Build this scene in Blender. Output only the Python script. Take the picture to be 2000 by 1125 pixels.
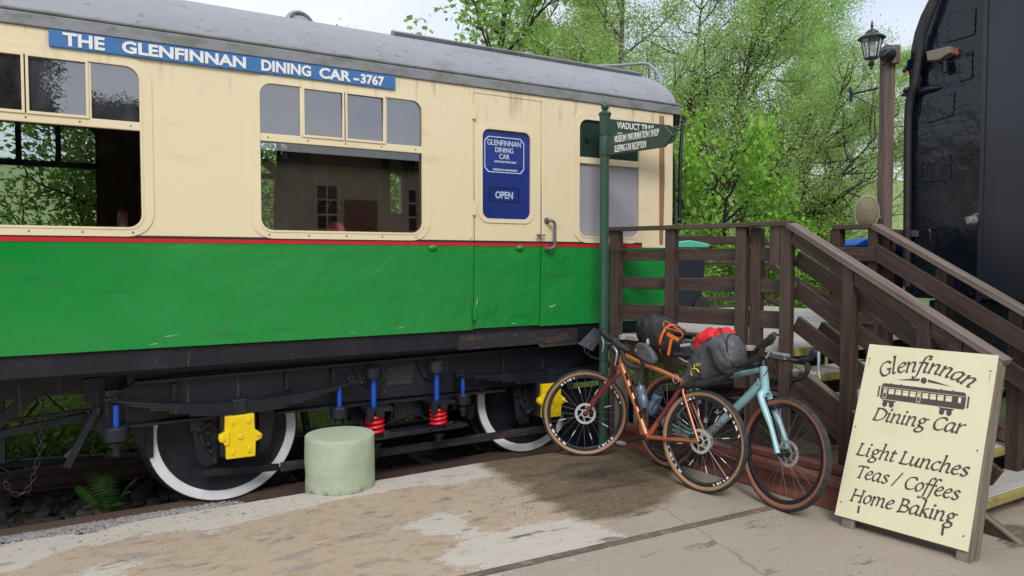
import bpy, bmesh, math, random
import numpy as np
from mathutils import Vector, Matrix, noise as mnoise
random.seed(7); RNG=np.random.default_rng(7)
for o in list(bpy.data.objects): bpy.data.objects.remove(o)
SC=bpy.context.scene; COL=SC.collection
R=math.radians
V=Vector
# ------------------------------------------------------------ camera
EYE=V((0,0,1.77)); FPX=1400.0
PITCH=math.atan(57.5/FPX)
ANG=math.atan2(2376.0, FPX/math.cos(PITCH))           # how far the coach's long side turns away
FH=V((math.cos(ANG),math.sin(ANG),0)); RT=V((math.sin(ANG),-math.cos(ANG),0))
FW=FH*math.cos(PITCH)+V((0,0,-math.sin(PITCH))); UP=RT.cross(FW)
cd=bpy.data.cameras.new('camera'); cam=bpy.data.objects.new('camera',cd); COL.objects.link(cam)
cd.sensor_width=36; cd.lens=36*FPX/2000; cd.clip_start=0.05; cd.clip_end=3000
cam.matrix_world=Matrix(((RT.x,UP.x,-FW.x,EYE.x),(RT.y,UP.y,-FW.y,EYE.y),(RT.z,UP.z,-FW.z,EYE.z),(0,0,0,1)))
SC.camera=cam
# ------------------------------------------------------------ sky, sun, exposure
W=bpy.data.worlds.new('World'); SC.world=W; W.use_nodes=True
wn=W.node_tree; wn.nodes.clear()
def N(t,typ,**k):
    n=t.nodes.new(typ)
    for a,b in k.items(): setattr(n,a,b)
    return n
sky=N(wn,'ShaderNodeTexSky',sky_type='NISHITA',sun_disc=False,sun_elevation=R(52),sun_rotation=R(205))
wc=N(wn,'ShaderNodeTexCoord'); wm=N(wn,'ShaderNodeMapping'); wm.inputs['Scale'].default_value=(1.6,1.6,4.0)
wz=N(wn,'ShaderNodeTexNoise'); wz.inputs['Scale'].default_value=1.5; wz.inputs['Detail'].default_value=5; wz.inputs['Roughness'].default_value=.5
wr=N(wn,'ShaderNodeMapRange'); wr.inputs[1].default_value=.36; wr.inputs[2].default_value=.62
wcl=N(wn,'ShaderNodeMix',data_type='RGBA'); wcl.inputs[6].default_value=(6.9,7.7,9.3,1); wcl.inputs[7].default_value=(9.4,9.7,10.0,1)
wmx=N(wn,'ShaderNodeMix',data_type='RGBA'); wmx.inputs[0].default_value=.9
wb=N(wn,'ShaderNodeBackground'); wb.inputs['Strength'].default_value=.08
wo=N(wn,'ShaderNodeOutputWorld')
for a,b in ((wc.outputs['Generated'],wm.inputs[0]),(wm.outputs[0],wz.inputs['Vector']),(wz.outputs[0],wr.inputs[0]),(wr.outputs[0],wcl.inputs[0]),
            (sky.outputs[0],wmx.inputs[6]),(wcl.outputs[2],wmx.inputs[7]),(wmx.outputs[2],wb.inputs[0]),(wb.outputs[0],wo.inputs[0])): wn.links.new(a,b)
sl=bpy.data.lights.new('sun','SUN'); sl.energy=1.5; sl.angle=R(22); sl.color=(1,.96,.9)
so=bpy.data.objects.new('sun',sl); COL.objects.link(so)
sd=V((-.40,-.85,.92)).normalized(); so.rotation_euler=sd.to_track_quat('Z','Y').to_euler()
SC.view_settings.view_transform='Standard'; SC.view_settings.look='None'; SC.view_settings.gamma=1
SC.view_settings.exposure=.5; SC.view_settings.use_curve_mapping=False
SC.render.engine='CYCLES'
SC.cycles.max_bounces=10; SC.cycles.transparent_max_bounces=16; SC.cycles.diffuse_bounces=7; SC.cycles.glossy_bounces=3
SC.cycles.use_denoising=True
# ------------------------------------------------------------ pixel -> point on a real plane
def ray(x,y): return FW*FPX+RT*(x-1000)+UP*(562.5-y)
def PY(x,y,Y=5.10):
    d=ray(x,y); return EYE+d*(Y/d.y)
def PX(x,y,X):
    d=ray(x,y); return EYE+d*(X/d.x)
def PZ(x,y,z=0):
    d=ray(x,y); return EYE+d*((z-EYE.z)/d.z)
def PD(x,y,dep):
    d=ray(x,y); return EYE+d*(dep/FPX)
def PP(x,y,p0,n):
    d=ray(x,y); return EYE+d*((p0-EYE).dot(n)/d.dot(n))
def sstep(a,b,x):
    t=min(1,max(0,(x-a)/(b-a))); return t*t*(3-2*t)
def ground_h(X,Y): return .15
def PG(x,y):
    z=0.
    for _ in range(25):
        p=PZ(x,y,z); z=.5*z+.5*ground_h(p.x,p.y)
    return PZ(x,y,z)
# ------------------------------------------------------------ objects
WMAT={}
def wmat(o): return WMAT.get(o.name,Matrix.Identity(4))
def link(o,parent=None,mw=None):
    COL.objects.link(o)
    mw=mw or Matrix.Identity(4)
    if parent is not None:
        o.parent=parent; o.matrix_parent_inverse=wmat(parent).inverted()
    o.matrix_basis=mw
    WMAT[o.name]=mw
    return o
def tag(o,label=None,cat=None,group=None,kind=None):
    for k,v in (('label',label),('category',cat),('group',group),('kind',kind)):
        if v: o[k]=v
    return o
def thing(name,loc,label,cat,group=None):
    o=bpy.data.objects.new(name,None); o.empty_display_size=.1
    link(o,None,Matrix.Translation(V(loc))); return tag(o,label,cat,group)
class MB:
    def __init__(s): s.v=[]; s.f=[]; s.mi=[]; s.m=0
    def add(s,vs,fs):
        b=len(s.v); s.v+= [tuple(p) for p in vs]; s.f+=[tuple(i+b for i in f) for f in fs]; s.mi+=[s.m]*len(fs); return s
    def box(s,x0,x1,y0,y1,z0,z1):
        return s.add([(x0,y0,z0),(x1,y0,z0),(x1,y1,z0),(x0,y1,z0),(x0,y0,z1),(x1,y0,z1),(x1,y1,z1),(x0,y1,z1)],
            [(0,3,2,1),(4,5,6,7),(0,1,5,4),(1,2,6,5),(2,3,7,6),(3,0,4,7)])
    def obox(s,c,a,b,d):
        c,a,b,d=V(c),V(a),V(b),V(d)
        if a.cross(b).dot(d)<0: d=-d
        return s.add([c-a-b-d,c+a-b-d,c+a+b-d,c-a+b-d,c-a-b+d,c+a-b+d,c+a+b+d,c-a+b+d],
            [(0,3,2,1),(4,5,6,7),(0,1,5,4),(1,2,6,5),(2,3,7,6),(3,0,4,7)])
    def beam(s,p0,p1,w,h,up=(0,0,1)):
        p0,p1=V(p0),V(p1); x=(p1-p0); L=x.length; x=x/L; y=V(up).cross(x)
        if y.length<1e-5: y=V((0,1,0)).cross(x)
        y.normalize(); z=x.cross(y)
        return s.obox((p0+p1)/2,x*L/2,y*w/2,z*h/2)
    def frame(s,d):
        d=V(d).normalized(); a=V((0,0,1)) if abs(d.z)<.9 else V((1,0,0))
        u=d.cross(a).normalized(); return u,d.cross(u)
    def cyl(s,p0,p1,r0,r1=None,n=12,cap=True):
        p0,p1=V(p0),V(p1); r1=r0 if r1 is None else r1; u,w=s.frame(p1-p0); vs=[]
        for p,r in ((p0,r0),(p1,r1)):
            for i in range(n):
                a=2*math.pi*i/n; vs.append(p+u*math.cos(a)*r+w*math.sin(a)*r)
        fs=[(i,(i+1)%n,n+(i+1)%n,n+i) for i in range(n)]
        if cap: fs+=[tuple(range(n-1,-1,-1)),tuple(range(n,2*n))]
        return s.add(vs,fs)
    def tube(s,path,r,n=8,closed=False,cap=True,flat=None):
        P=[V(p) for p in path]; m=len(P); rs=r if isinstance(r,(list,tuple)) else [r]*m
        ts=[]
        for i in range(m):
            a=P[i-1] if (i>0 or closed) else P[i]; b=P[(i+1)%m] if (i<m-1 or closed) else P[i]
            t=(b-a); ts.append(t.normalized() if t.length>1e-9 else V((0,0,1)))
        u,_=s.frame(ts[0]); vs=[]
        for i in range(m):
            u=(u-ts[i]*u.dot(ts[i])).normalized(); w=ts[i].cross(u)
            for k in range(n):
                a=2*math.pi*k/n; vs.append(P[i]+u*math.cos(a)*rs[i]+w*math.sin(a)*rs[i]*(flat or 1))
        fs=[]
        for i in range(m if closed else m-1):
            j=(i+1)%m
            for k in range(n): fs.append((i*n+k,i*n+(k+1)%n,j*n+(k+1)%n,j*n+k))
        if cap and not closed: fs+=[tuple(range(n-1,-1,-1)),tuple(range((m-1)*n,m*n))]
        return s.add(vs,fs)
    def lathe(s,prof,c,axis,n=24,cap=True):
        c=V(c); ax=V(axis).normalized(); u,w=s.frame(ax); vs=[]
        for r,h in prof:
            for i in range(n):
                a=2*math.pi*i/n; vs.append(c+ax*h+u*math.cos(a)*r+w*math.sin(a)*r)
        m=len(prof); fs=[(i*n+k,i*n+(k+1)%n,(i+1)*n+(k+1)%n,(i+1)*n+k) for i in range(m-1) for k in range(n)]
        if cap: fs+=[tuple(range(n-1,-1,-1)),tuple(range((m-1)*n,m*n))]
        return s.add(vs,fs)
    def torus(s,c,axis,Rr,r,n=40,m=10,flat=1.0,a0=0,a1=None):
        c=V(c); ax=V(axis).normalized(); u,w=s.frame(ax); vs=[]
        for i in range(n):
            a=2*math.pi*i/n; d=u*math.cos(a)+w*math.sin(a)
            for k in range(m):
                b=2*math.pi*k/m; vs.append(c+d*(Rr+r*math.cos(b))+ax*r*flat*math.sin(b))
        return s.add(vs,[(i*m+k,i*m+(k+1)%m,((i+1)%n)*m+(k+1)%m,((i+1)%n)*m+k) for i in range(n) for k in range(m)])
    def prism(s,pts,dv):
        pts=[V(p) for p in pts]; dv=V(dv); n=len(pts)
        nrm=V((0,0,0))
        for i in range(n): nrm+=pts[i].cross(pts[(i+1)%n])
        if nrm.dot(dv)>0: pts=pts[::-1]
        return s.add(pts+[p+dv for p in pts],[tuple(range(n))]+[tuple(range(2*n-1,n-1,-1))]+[(i,i+n,(i+1)%n+n,(i+1)%n) for i in range(n)])
    def ball(s,c,rx,ry=None,rz=None,n=16,m=10,M=None):
        c=V(c); ry=ry or rx; rz=rz or rx; vs=[]
        for j in range(1,m):
            t=math.pi*j/m
            for i in range(n):
                a=2*math.pi*i/n; p=V((rx*math.sin(t)*math.cos(a),ry*math.sin(t)*math.sin(a),rz*math.cos(t)))
                vs.append(c+(M@p if M else p))
        top=V((0,0,rz)); vs.append(c+(M@top if M else top)); vs.append(c-(M@top if M else top))
        k=(m-1)*n; fs=[]
        for j in range(m-2):
            for i in range(n): fs.append((j*n+i,(j+1)*n+i,(j+1)*n+(i+1)%n,j*n+(i+1)%n))
        for i in range(n): fs.append((k,i,(i+1)%n)); fs.append((k+1,(m-2)*n+(i+1)%n,(m-2)*n+i))
        return s.add(vs,fs)
    def mesh(s,name,mats,smooth=None):
        me=bpy.data.meshes.new(name); me.from_pydata(s.v,[],s.f)
        for m in (mats if isinstance(mats,(list,tuple)) else [mats]): me.materials.append(m)
        if any(s.mi): me.polygons.foreach_set('material_index',s.mi)
        if smooth is not None:
            me.polygons.foreach_set('use_smooth',[True]*len(me.polygons)); me.set_sharp_from_angle(angle=R(smooth))
        me.validate(); me.update(); return me
    def build(s,name,mats,parent=None,smooth=None,bevel=0,segs=2):
        o=bpy.data.objects.new(name,s.mesh(name,mats,smooth)); link(o,parent)
        if bevel:
            b=o.modifiers.new('bevel','BEVEL'); b.width=bevel; b.segments=segs; b.limit_method='ANGLE'; b.angle_limit=R(40)
        return o
BC={}
def board(name,p0,p1,w,h,mat,parent=None,up=(0,0,1),bevel=.004):
    """a timber of its own: length along its local X, w across, h along 'up'"""
    p0,p1=V(p0),V(p1); x=(p1-p0); L=x.length; x/=L; y=V(up).cross(x).normalized(); z=x.cross(y)
    key=(round(L,3),round(w,3),round(h,3),mat.name)
    if key not in BC: BC[key]=MB().box(-L/2,L/2,-w/2,w/2,-h/2,h/2).mesh(name,mat)
    o=bpy.data.objects.new(name,BC[key]); c=(p0+p1)/2
    mw=Matrix(((x.x,y.x,z.x,c.x),(x.y,y.y,z.y,c.y),(x.z,y.z,z.z,c.z),(0,0,0,1)))
    link(o,parent,mw)
    if bevel:
        b=o.modifiers.new('bevel','BEVEL'); b.width=bevel; b.segments=2
    return o
# ------------------------------------------------------------ materials
def newmat(name):
    m=bpy.data.materials.new(name); m.use_nodes=True; t=m.node_tree; t.nodes.clear()
    o=N(t,'ShaderNodeOutputMaterial'); b=N(t,'ShaderNodeBsdfPrincipled'); t.links.new(b.outputs[0],o.inputs[0]); return m,t,b,o
def noise_fac(t,co,scale,lo,hi,detail=4,rough=.55):
    mp=N(t,'ShaderNodeMapping'); sc=scale if isinstance(scale,(tuple,list)) else (scale,)*3
    mp.inputs['Scale'].default_value=sc; t.links.new(co,mp.inputs[0])
    mp.inputs['Location'].default_value=(random.uniform(-9,9),)*3
    n=N(t,'ShaderNodeTexNoise'); n.inputs['Scale'].default_value=1; n.inputs['Detail'].default_value=detail; n.inputs['Roughness'].default_value=rough
    t.links.new(mp.outputs[0],n.inputs['Vector'])
    r=N(t,'ShaderNodeMapRange'); r.inputs[1].default_value=lo; r.inputs[2].default_value=hi
    t.links.new(n.outputs[0],r.inputs[0]); return r.outputs[0],n.outputs[0]
def pm(name,base,rough=.5,metal=0,mixes=(),bump=(),coat=0,spec=.5,coord='Object',rnd=0,roughmix=None,zmask=None):
    """painted/weathered surface: base colour, then layers (colour, scale, lo, hi, strength)"""
    m,t,b,o=newmat(name); L=t.links.new
    tc=N(t,'ShaderNodeTexCoord'); co=tc.outputs[coord]
    if rnd:
        oi=N(t,'ShaderNodeObjectInfo'); vm=N(t,'ShaderNodeVectorMath',operation='MULTIPLY_ADD'); vm.inputs[1].default_value=(1,1,1)
        ml=N(t,'ShaderNodeMath',operation='MULTIPLY'); ml.inputs[1].default_value=rnd; L(oi.outputs['Random'],ml.inputs[0])
        L(co,vm.inputs[0]); L(ml.outputs[0],vm.inputs[2]); co=vm.outputs[0]
    cur=None
    rgb=N(t,'ShaderNodeRGB'); rgb.outputs[0].default_value=(*base,1); cur=rgb.outputs[0]
    for mx in mixes:
        col,sc,lo,hi,st=mx[:5]
        f,_=noise_fac(t,co,sc,lo,hi,mx[5] if len(mx)>5 else 4)
        k=N(t,'ShaderNodeMath',operation='MULTIPLY'); k.inputs[1].default_value=st; L(f,k.inputs[0]); fo=k.outputs[0]
        if len(mx)>6:   # height window in metres: (z0,z1) fades in from z0 to z1
            sx=N(t,'ShaderNodeSeparateXYZ'); L(tc.outputs['Object'],sx.inputs[0]); zr=N(t,'ShaderNodeMapRange'); zr.inputs[1].default_value=mx[6][0]; zr.inputs[2].default_value=mx[6][1]
            L(sx.outputs[2],zr.inputs[0]); k2=N(t,'ShaderNodeMath',operation='MULTIPLY'); L(fo,k2.inputs[0]); L(zr.outputs[0],k2.inputs[1]); fo=k2.outputs[0]
        c=N(t,'ShaderNodeMix',data_type='RGBA'); L(fo,c.inputs[0]); L(cur,c.inputs[6]); c.inputs[7].default_value=(*col,1); cur=c.outputs[2]
    L(cur,b.inputs['Base Color'])
    b.inputs['Roughness'].default_value=rough; b.inputs['Metallic'].default_value=metal
    b.inputs['Specular IOR Level'].default_value=spec; b.inputs['Coat Weight'].default_value=coat; b.inputs['Coat Roughness'].default_value=.15
    if roughmix:
        sc,lo,hi,r0,r1=roughmix; f,_=noise_fac(t,co,sc,0,1); r=N(t,'ShaderNodeMapRange'); r.inputs[1].default_value=lo; r.inputs[2].default_value=hi; r.inputs[3].default_value=r0; r.inputs[4].default_value=r1
        L(f,r.inputs[0]); L(r.outputs[0],b.inputs['Roughness'])
    nrm=None
    for sc,st,ds in bump:
        _,f=noise_fac(t,co,sc,0,1,5); bn=N(t,'ShaderNodeBump'); bn.inputs['Strength'].default_value=st; bn.inputs['Distance'].default_value=ds
        L(f,bn.inputs['Height'])
        if nrm: L(nrm,bn.inputs['Normal'])
        nrm=bn.outputs[0]
    if nrm: L(nrm,b.inputs['Normal'])
    return m
def glass(name,tint=(.8,.86,.84),refl=.06,dirt=.0,rough=0.0,ior=1.5,film=(.5,.5,.55)):
    m,t,b,o=newmat(name); L=t.links.new; t.nodes.remove(b)
    tr=N(t,'ShaderNodeBsdfTransparent'); tr.inputs[0].default_value=(*tint,1)
    gl=N(t,'ShaderNodeBsdfGlossy'); gl.inputs['Roughness'].default_value=rough; gl.inputs[0].default_value=(.95,.96,1,1)
    fr=N(t,'ShaderNodeFresnel'); gb2=N(t,'ShaderNodeNewGeometry'); im=N(t,'ShaderNodeMapRange'); im.inputs[3].default_value=ior; im.inputs[4].default_value=1/ior; L(gb2.outputs['Backfacing'],im.inputs[0]); L(im.outputs[0],fr.inputs[0])
    ad=N(t,'ShaderNodeMath',operation='ADD'); ad.inputs[1].default_value=refl; ad.use_clamp=True; L(fr.outputs[0],ad.inputs[0])
    mx=N(t,'ShaderNodeMixShader'); L(ad.outputs[0],mx.inputs[0]); L(tr.outputs[0],mx.inputs[1]); L(gl.outputs[0],mx.inputs[2]); out=mx.outputs[0]
    if dirt:
        df=N(t,'ShaderNodeBsdfDiffuse'); df.inputs[0].default_value=(*film,1)
        tc=N(t,'ShaderNodeTexCoord'); f,_=noise_fac(t,tc.outputs['Object'],(7,7,2.5),.3,.75); k=N(t,'ShaderNodeMath',operation='MULTIPLY'); k.inputs[1].default_value=dirt; L(f,k.inputs[0])
        m2=N(t,'ShaderNodeMixShader'); L(k.outputs[0],m2.inputs[0]); L(out,m2.inputs[1]); L(df.outputs[0],m2.inputs[2]); out=m2.outputs[0]
    L(out,o.inputs[0]); return m
def leafmat(name,c0,c1,trans=.45,rough=.6):
    m,t,b,o=newmat(name); L=t.links.new; t.nodes.remove(b)
    g=N(t,'ShaderNodeNewGeometry'); oi=N(t,'ShaderNodeObjectInfo')
    mx=N(t,'ShaderNodeMix',data_type='RGBA'); mx.inputs[6].default_value=(*c0,1); mx.inputs[7].default_value=(*c1,1); L(g.outputs['Random Per Island'],mx.inputs[0])
    hs=N(t,'ShaderNodeHueSaturation'); r=N(t,'ShaderNodeMapRange'); r.inputs[3].default_value=.82; r.inputs[4].default_value=1.18; L(oi.outputs['Random'],r.inputs[0]); L(r.outputs[0],hs.inputs['Value'])
    r2=N(t,'ShaderNodeMapRange'); r2.inputs[3].default_value=.485; r2.inputs[4].default_value=.515; L(oi.outputs['Random'],r2.inputs[0]); L(r2.outputs[0],hs.inputs['Hue'])
    L(mx.outputs[2],hs.inputs['Color'])
    d=N(t,'ShaderNodeBsdfDiffuse'); tl=N(t,'ShaderNodeBsdfTranslucent'); gl=N(t,'ShaderNodeBsdfGlossy'); gl.inputs['Roughness'].default_value=rough
    L(hs.outputs[0],d.inputs[0]); L(hs.outputs[0],tl.inputs[0])
    a=N(t,'ShaderNodeMixShader'); a.inputs[0].default_value=trans; L(d.outputs[0],a.inputs[1]); L(tl.outputs[0],a.inputs[2])
    k=N(t,'ShaderNodeMixShader'); k.inputs[0].default_value=.025; L(a.outputs[0],k.inputs[1]); L(gl.outputs[0],k.inputs[2]); L(k.outputs[0],o.inputs[0]); return m
CREAM=pm('cream_paint',(.80,.69,.462),.42,mixes=[((.72,.60,.38),(.6,1,.5),.4,.75,.5),((.25,.22,.16),(18,1,2.2),.58,.72,.5,3,(2.80,3.06)),((.60,.47,.27),(2.2,1,9),.60,.72,.35),((.12,.10,.07),(60,1,60),.77,.80,.7),((.55,.40,.2),(9,1,5),.73,.8,.5)],bump=[(1.1,.25,.05),(26,.06,.01)])
GREEN=pm('green_paint',(.008,.25,.042),.3,mixes=[((.02,.275,.055),(.5,1,.8),.45,.75,.35),((.012,.21,.04),(1.1,1,1.6),.55,.8,.25),((.10,.38,.16),(30,1,30),.76,.8,.6),((.45,.47,.40),(70,1,55),.79,.81,.6),((.02,.12,.03),(2,1,14),.62,.75,.4)],bump=[(.75,.95,.12),(3.2,.10,.02),(45,.08,.008)],coat=.45,roughmix=((1.2,1,1.6),.35,.65,.18,.42))
REDL=pm('red_line_paint',(.55,.015,.02),.4,mixes=[((.2,.02,.02),(8,1,30),.6,.75,.5)])
BLK=pm('black_line_paint',(.025,.02,.02),.45)
ROOF=pm('roof_grey_paint',(.27,.28,.315),.5,mixes=[((.31,.32,.355),(.8,.8,.8),.4,.7,.6),((.225,.235,.265),(2,2,2.5),.5,.75,.5),((.14,.135,.125),(14,26,26),.60,.66,.55),((.10,.11,.10),(60,60,60),.66,.72,.7),((.38,.385,.40),(10,10,9),.62,.72,.35),((.16,.165,.13),(1.6,3,4),.60,.72,.5)],bump=[(3,.35,.02),(18,.3,.008),(70,.2,.003)])
ROOFD=pm('gutter_grey_paint',(.245,.25,.27),.55,mixes=[((.11,.12,.075),(5,5,12),.45,.7,.75),((.10,.10,.09),(30,30,30),.6,.75,.7),((.32,.32,.33),(12,12,12),.65,.78,.5)],bump=[(30,.3,.006)])
FRAMEB=pm('black_underframe_paint',(.006,.0075,.014),.46,mixes=[((.020,.022,.032),(3,3,3),.45,.75,.7),((.16,.16,.165),(30,30,30),.69,.75,.6),((.06,.035,.022),(7,7,12),.66,.8,.5),((.14,.14,.15),(22,3,1.4),.66,.74,.5),((.5,.5,.5),(48,48,48),.765,.785,.8)],bump=[(14,.4,.01),(60,.35,.004)])
FRAMER=pm('rusted_black_paint',(.02,.02,.025),.6,mixes=[((.10,.05,.03),(6,6,14),.5,.7,.8),((.28,.17,.13),(14,14,30),.66,.74,.7)],bump=[(30,.5,.006)])
WHITEW=pm('white_tyre_paint',(.80,.81,.83),.45,mixes=[((.55,.54,.52),(9,9,9),.5,.75,.6),((.10,.09,.08),(40,40,40),.72,.78,.7)],bump=[(20,.2,.004)])
YEL=pm('yellow_paint',(.83,.60,.002),.38,mixes=[((.65,.42,.0),(14,14,14),.5,.75,.5)],bump=[(25,.35,.006)],coat=.2)
REDP=pm('red_spring_paint',(.62,.012,.025),.35,mixes=[((.35,.01,.015),(18,18,18),.5,.75,.6)],bump=[(40,.3,.004)],coat=.2)
BLUEP=pm('blue_rod_paint',(.006,.07,.46),.38,mixes=[((.004,.03,.2),(20,20,20),.55,.75,.6)],bump=[(40,.3,.004)])
SIGNB=pm('blue_nameboard_paint',(.045,.165,.42),.45,mixes=[((.035,.12,.32),(6,1,9),.5,.75,.6),((.15,.28,.5),(30,1,30),.7,.8,.4)],bump=[(30,.1,.004)])
WHT=pm('white_lettering',(.80,.80,.78),.5,mixes=[((.6,.62,.65),(20,20,20),.6,.75,.5)])
NAVY=pm('navy_poster',(.008,.032,.235),.28,mixes=[((.006,.018,.11),(3,1,2),.45,.75,.6)])
PALE=pm('pale_blue_print',(.62,.74,.85),.4)
RUBB=pm('black_rubber',(.016,.016,.018),.6,mixes=[((.07,.066,.06),(14,14,14),.5,.75,.4)],bump=[(60,.3,.003)])
CHAR=pm('black_coach_paint',(.006,.009,.017),.2,mixes=[((.012,.015,.024),(.9,.9,.6),.4,.7,.7),((.16,.17,.19),(50,50,50),.74,.79,.5),((.04,.043,.05),(7,7,1.2),.62,.78,.45)],bump=[(2.2,.45,.06),(9,.35,.014),(40,.12,.004)],roughmix=((1.5,1.5,.7),.35,.7,.08,.24))
CHARF=pm('black_gangway_board',(.018,.021,.032),.24,mixes=[((.026,.028,.038),(5,5,.6),.4,.7,.7),((.012,.013,.02),(2,2,1),.5,.7,.6)],bump=[(40,.12,.004),((9,9,.8),.15,.01)])
RUST=pm('rust_bracket',(.215,.185,.145),.75,mixes=[((.26,.10,.05),(20,20,20),.58,.70,.7)],bump=[(40,.4,.004)])
LEAD=pm('pinkish_grey_fitting',(.17,.15,.17),.6,mixes=[((.5,.46,.48),(20,20,20),.5,.7,.6)],bump=[(30,.4,.006)])
TIMB=pm('brown_timber_stain',(.056,.033,.026),.55,mixes=[((.10,.068,.052),(1.5,22,22),.4,.7,.75),((.030,.017,.016),(2.5,34,34),.52,.72,.7),((.17,.125,.10),(5,50,50),.60,.74,.6),((.02,.013,.012),(9,14,14),.74,.8,.8)],bump=[((3,60,60),.35,.004),((1,8,8),.2,.006)],rnd=37)
TIMBW=pm('worn_timber_top',(.155,.118,.096),.65,mixes=[((.26,.21,.20),(1.6,30,30),.42,.68,.8),((.06,.038,.034),(2,26,26),.55,.72,.8)],bump=[((3,60,60),.5,.004)],rnd=37)
POSTW=pm('old_reddish_post',(.105,.075,.062),.7,mixes=[((.22,.165,.14),(1.2,24,24),.42,.65,.85),((.28,.17,.10),(2.2,10,10),.66,.76,.7),((.02,.013,.012),(10,22,22),.7,.78,.9)],bump=[((3,60,60),.5,.006)],rnd=37)
GREYW=pm('grey_weathered_timber',(.17,.145,.11),.8,mixes=[((.27,.235,.19),(1.4,36,36),.42,.68,.8),((.07,.06,.045),(2,40,40),.55,.72,.8)],bump=[((3,70,70),.6,.004)],rnd=37)
DECK=pm('pale_deck_board',(.44,.42,.39),.8,mixes=[((.30,.29,.265),(2,12,12),.45,.7,.7),((.20,.19,.15),(4,14,14),.64,.78,.6)],bump=[(60,.25,.003)],rnd=37)
MOSS=pm('mossy_nosing',(.30,.255,.075),.9,mixes=[((.16,.14,.05),(16,16,16),.45,.7,.7),((.42,.39,.27),(30,30,30),.6,.75,.6)],bump=[(60,.5,.006)],rnd=37)
IRONR=pm('red_brown_rail_steel',(.165,.060,.042),.75,mixes=[((.25,.085,.05),(7,7,7),.45,.7,.8),((.09,.04,.03),(12,12,12),.55,.75,.7),((.30,.17,.12),(40,40,40),.66,.76,.6)],bump=[(40,.4,.004)])
STRIPM=pm('worn_strip_steel',(.17,.125,.10),.75,mixes=[((.10,.065,.05),(6,6,6),.42,.65,.8),((.27,.235,.205),(14,14,14),.55,.68,.8)],bump=[(40,.4,.004)])
RAILD=pm('rusty_track_rail',(.10,.062,.05),.7,mixes=[((.14,.075,.055),(9,20,20),.5,.7,.7),((.30,.26,.24),(5,30,30),.68,.78,.5)],bump=[(40,.4,.004)])
POSTG=pm('signpost_green',(.026,.075,.050),.36,mixes=[((.036,.095,.064),(4,4,2),.4,.7,.6),((.11,.17,.13),(60,60,40),.75,.79,.6)],bump=[(30,.15,.004)])
ARMG=pm('sign_arm_green',(.026,.060,.040),.42,mixes=[((.036,.075,.052),(4,4,4),.4,.7,.6)])
CONC=pm('pale_green_masonry_paint',(.40,.465,.335),.75,mixes=[((.45,.52,.385),(4,4,4),.4,.7,.6),((.33,.385,.28),(9,9,6),.55,.75,.5),((.06,.055,.045),(42,42,42),.73,.76,.8),((.33,.38,.275),(3,3,9),.55,.7,.45),((.07,.065,.05),(12,12,20),.40,.62,.9,4,(.195,.15))],bump=[(9,.35,.02),(45,.4,.006)])
BCREAM=pm('cream_signboard',(.765,.715,.50),.5,mixes=[((.70,.65,.44),(3,3,3),.45,.75,.6),((.60,.55,.38),(7,7,3),.62,.75,.4),((.45,.38,.22),(70,70,70),.78,.81,.6)])
BROWNT=pm('brown_sign_print',(.082,.055,.052),.6)
ORANGE=pm('copper_orange_paint',(.52,.175,.062),.28,metal=.35,mixes=[((.42,.10,.075),(3,3,3),.45,.65,.7),((.10,.07,.05),(50,50,50),.72,.80,.5)],coat=.6)
MAROON=pm('maroon_paint',(.27,.045,.06),.3,metal=.3,mixes=[((.38,.08,.06),(3,3,3),.5,.7,.6),((.10,.07,.05),(50,50,50),.72,.80,.5)],coat=.6)
SKYB=pm('pale_blue_paint',(.30,.535,.575),.35,mixes=[((.36,.60,.64),(9,9,9),.45,.6,.6),((.26,.49,.53),(14,14,14),.55,.7,.6),((.22,.19,.15),(55,55,55),.63,.72,.55)],coat=.4)
DIRTY=pm('muddy_pale_paint',(.38,.40,.42),.6,mixes=[((.10,.085,.065),(45,45,45),.47,.6,.8)])
TYRE=pm('tyre_tread_rubber',(.030,.029,.029),.75,mixes=[((.10,.095,.085),(25,25,25),.45,.75,.55)],bump=[(90,.6,.004)])
TAN=pm('tan_sidewall',(.36,.205,.105),.65,mixes=[((.30,.16,.08),(12,12,12),.5,.75,.6)])
TANR=pm('rusty_tan_sidewall',(.28,.105,.06),.65,mixes=[((.20,.08,.05),(12,12,12),.5,.75,.6)])
RIMB=pm('black_rim',(.016,.018,.024),.28,coat=.3,mixes=[((.05,.05,.05),(20,20,20),.6,.8,.4)])
CARB=pm('black_component',(.018,.018,.021),.4,mixes=[((.06,.055,.05),(30,30,30),.6,.8,.4)])
STEEL=pm('bright_steel',(.60,.59,.57),.4,metal=.4,mixes=[((.3,.28,.26),(30,30,30),.5,.75,.5)])
SPOKE=pm('spoke_steel',(.16,.165,.18),.35,metal=.7)
SILV=pm('silver_lever',(.40,.42,.46),.3,metal=.5)
REFL=pm('white_reflector',(.78,.79,.80),.35)
BAGG=pm('grey_dry_bag',(.085,.088,.10),.5,mixes=[((.115,.12,.135),(5,5,5),.4,.7,.6),((.04,.04,.048),(9,9,9),.5,.75,.5)],bump=[((9,9,9),.8,.03),((24,24,24),.6,.012),(90,.12,.003)])
BAGD=pm('dark_dry_bag',(.026,.026,.034),.52,mixes=[((.045,.045,.055),(6,6,6),.4,.7,.6)],bump=[((10,10,10),.9,.03),((26,26,26),.6,.012)])
STRAP=pm('black_webbing',(.012,.012,.014),.7)
ORST=pm('orange_webbing',(.85,.17,.02),.6)
REDC=pm('red_cloth',(.72,.018,.028),.6,mixes=[((.5,.012,.02),(9,9,9),.5,.75,.6)],bump=[((14,14,14),.5,.02)])
BOTT=pm('blue_grey_bottle',(.10,.14,.22),.35,mixes=[((.045,.06,.10),(9,9,9),.45,.7,.6)],coat=.3)
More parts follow.
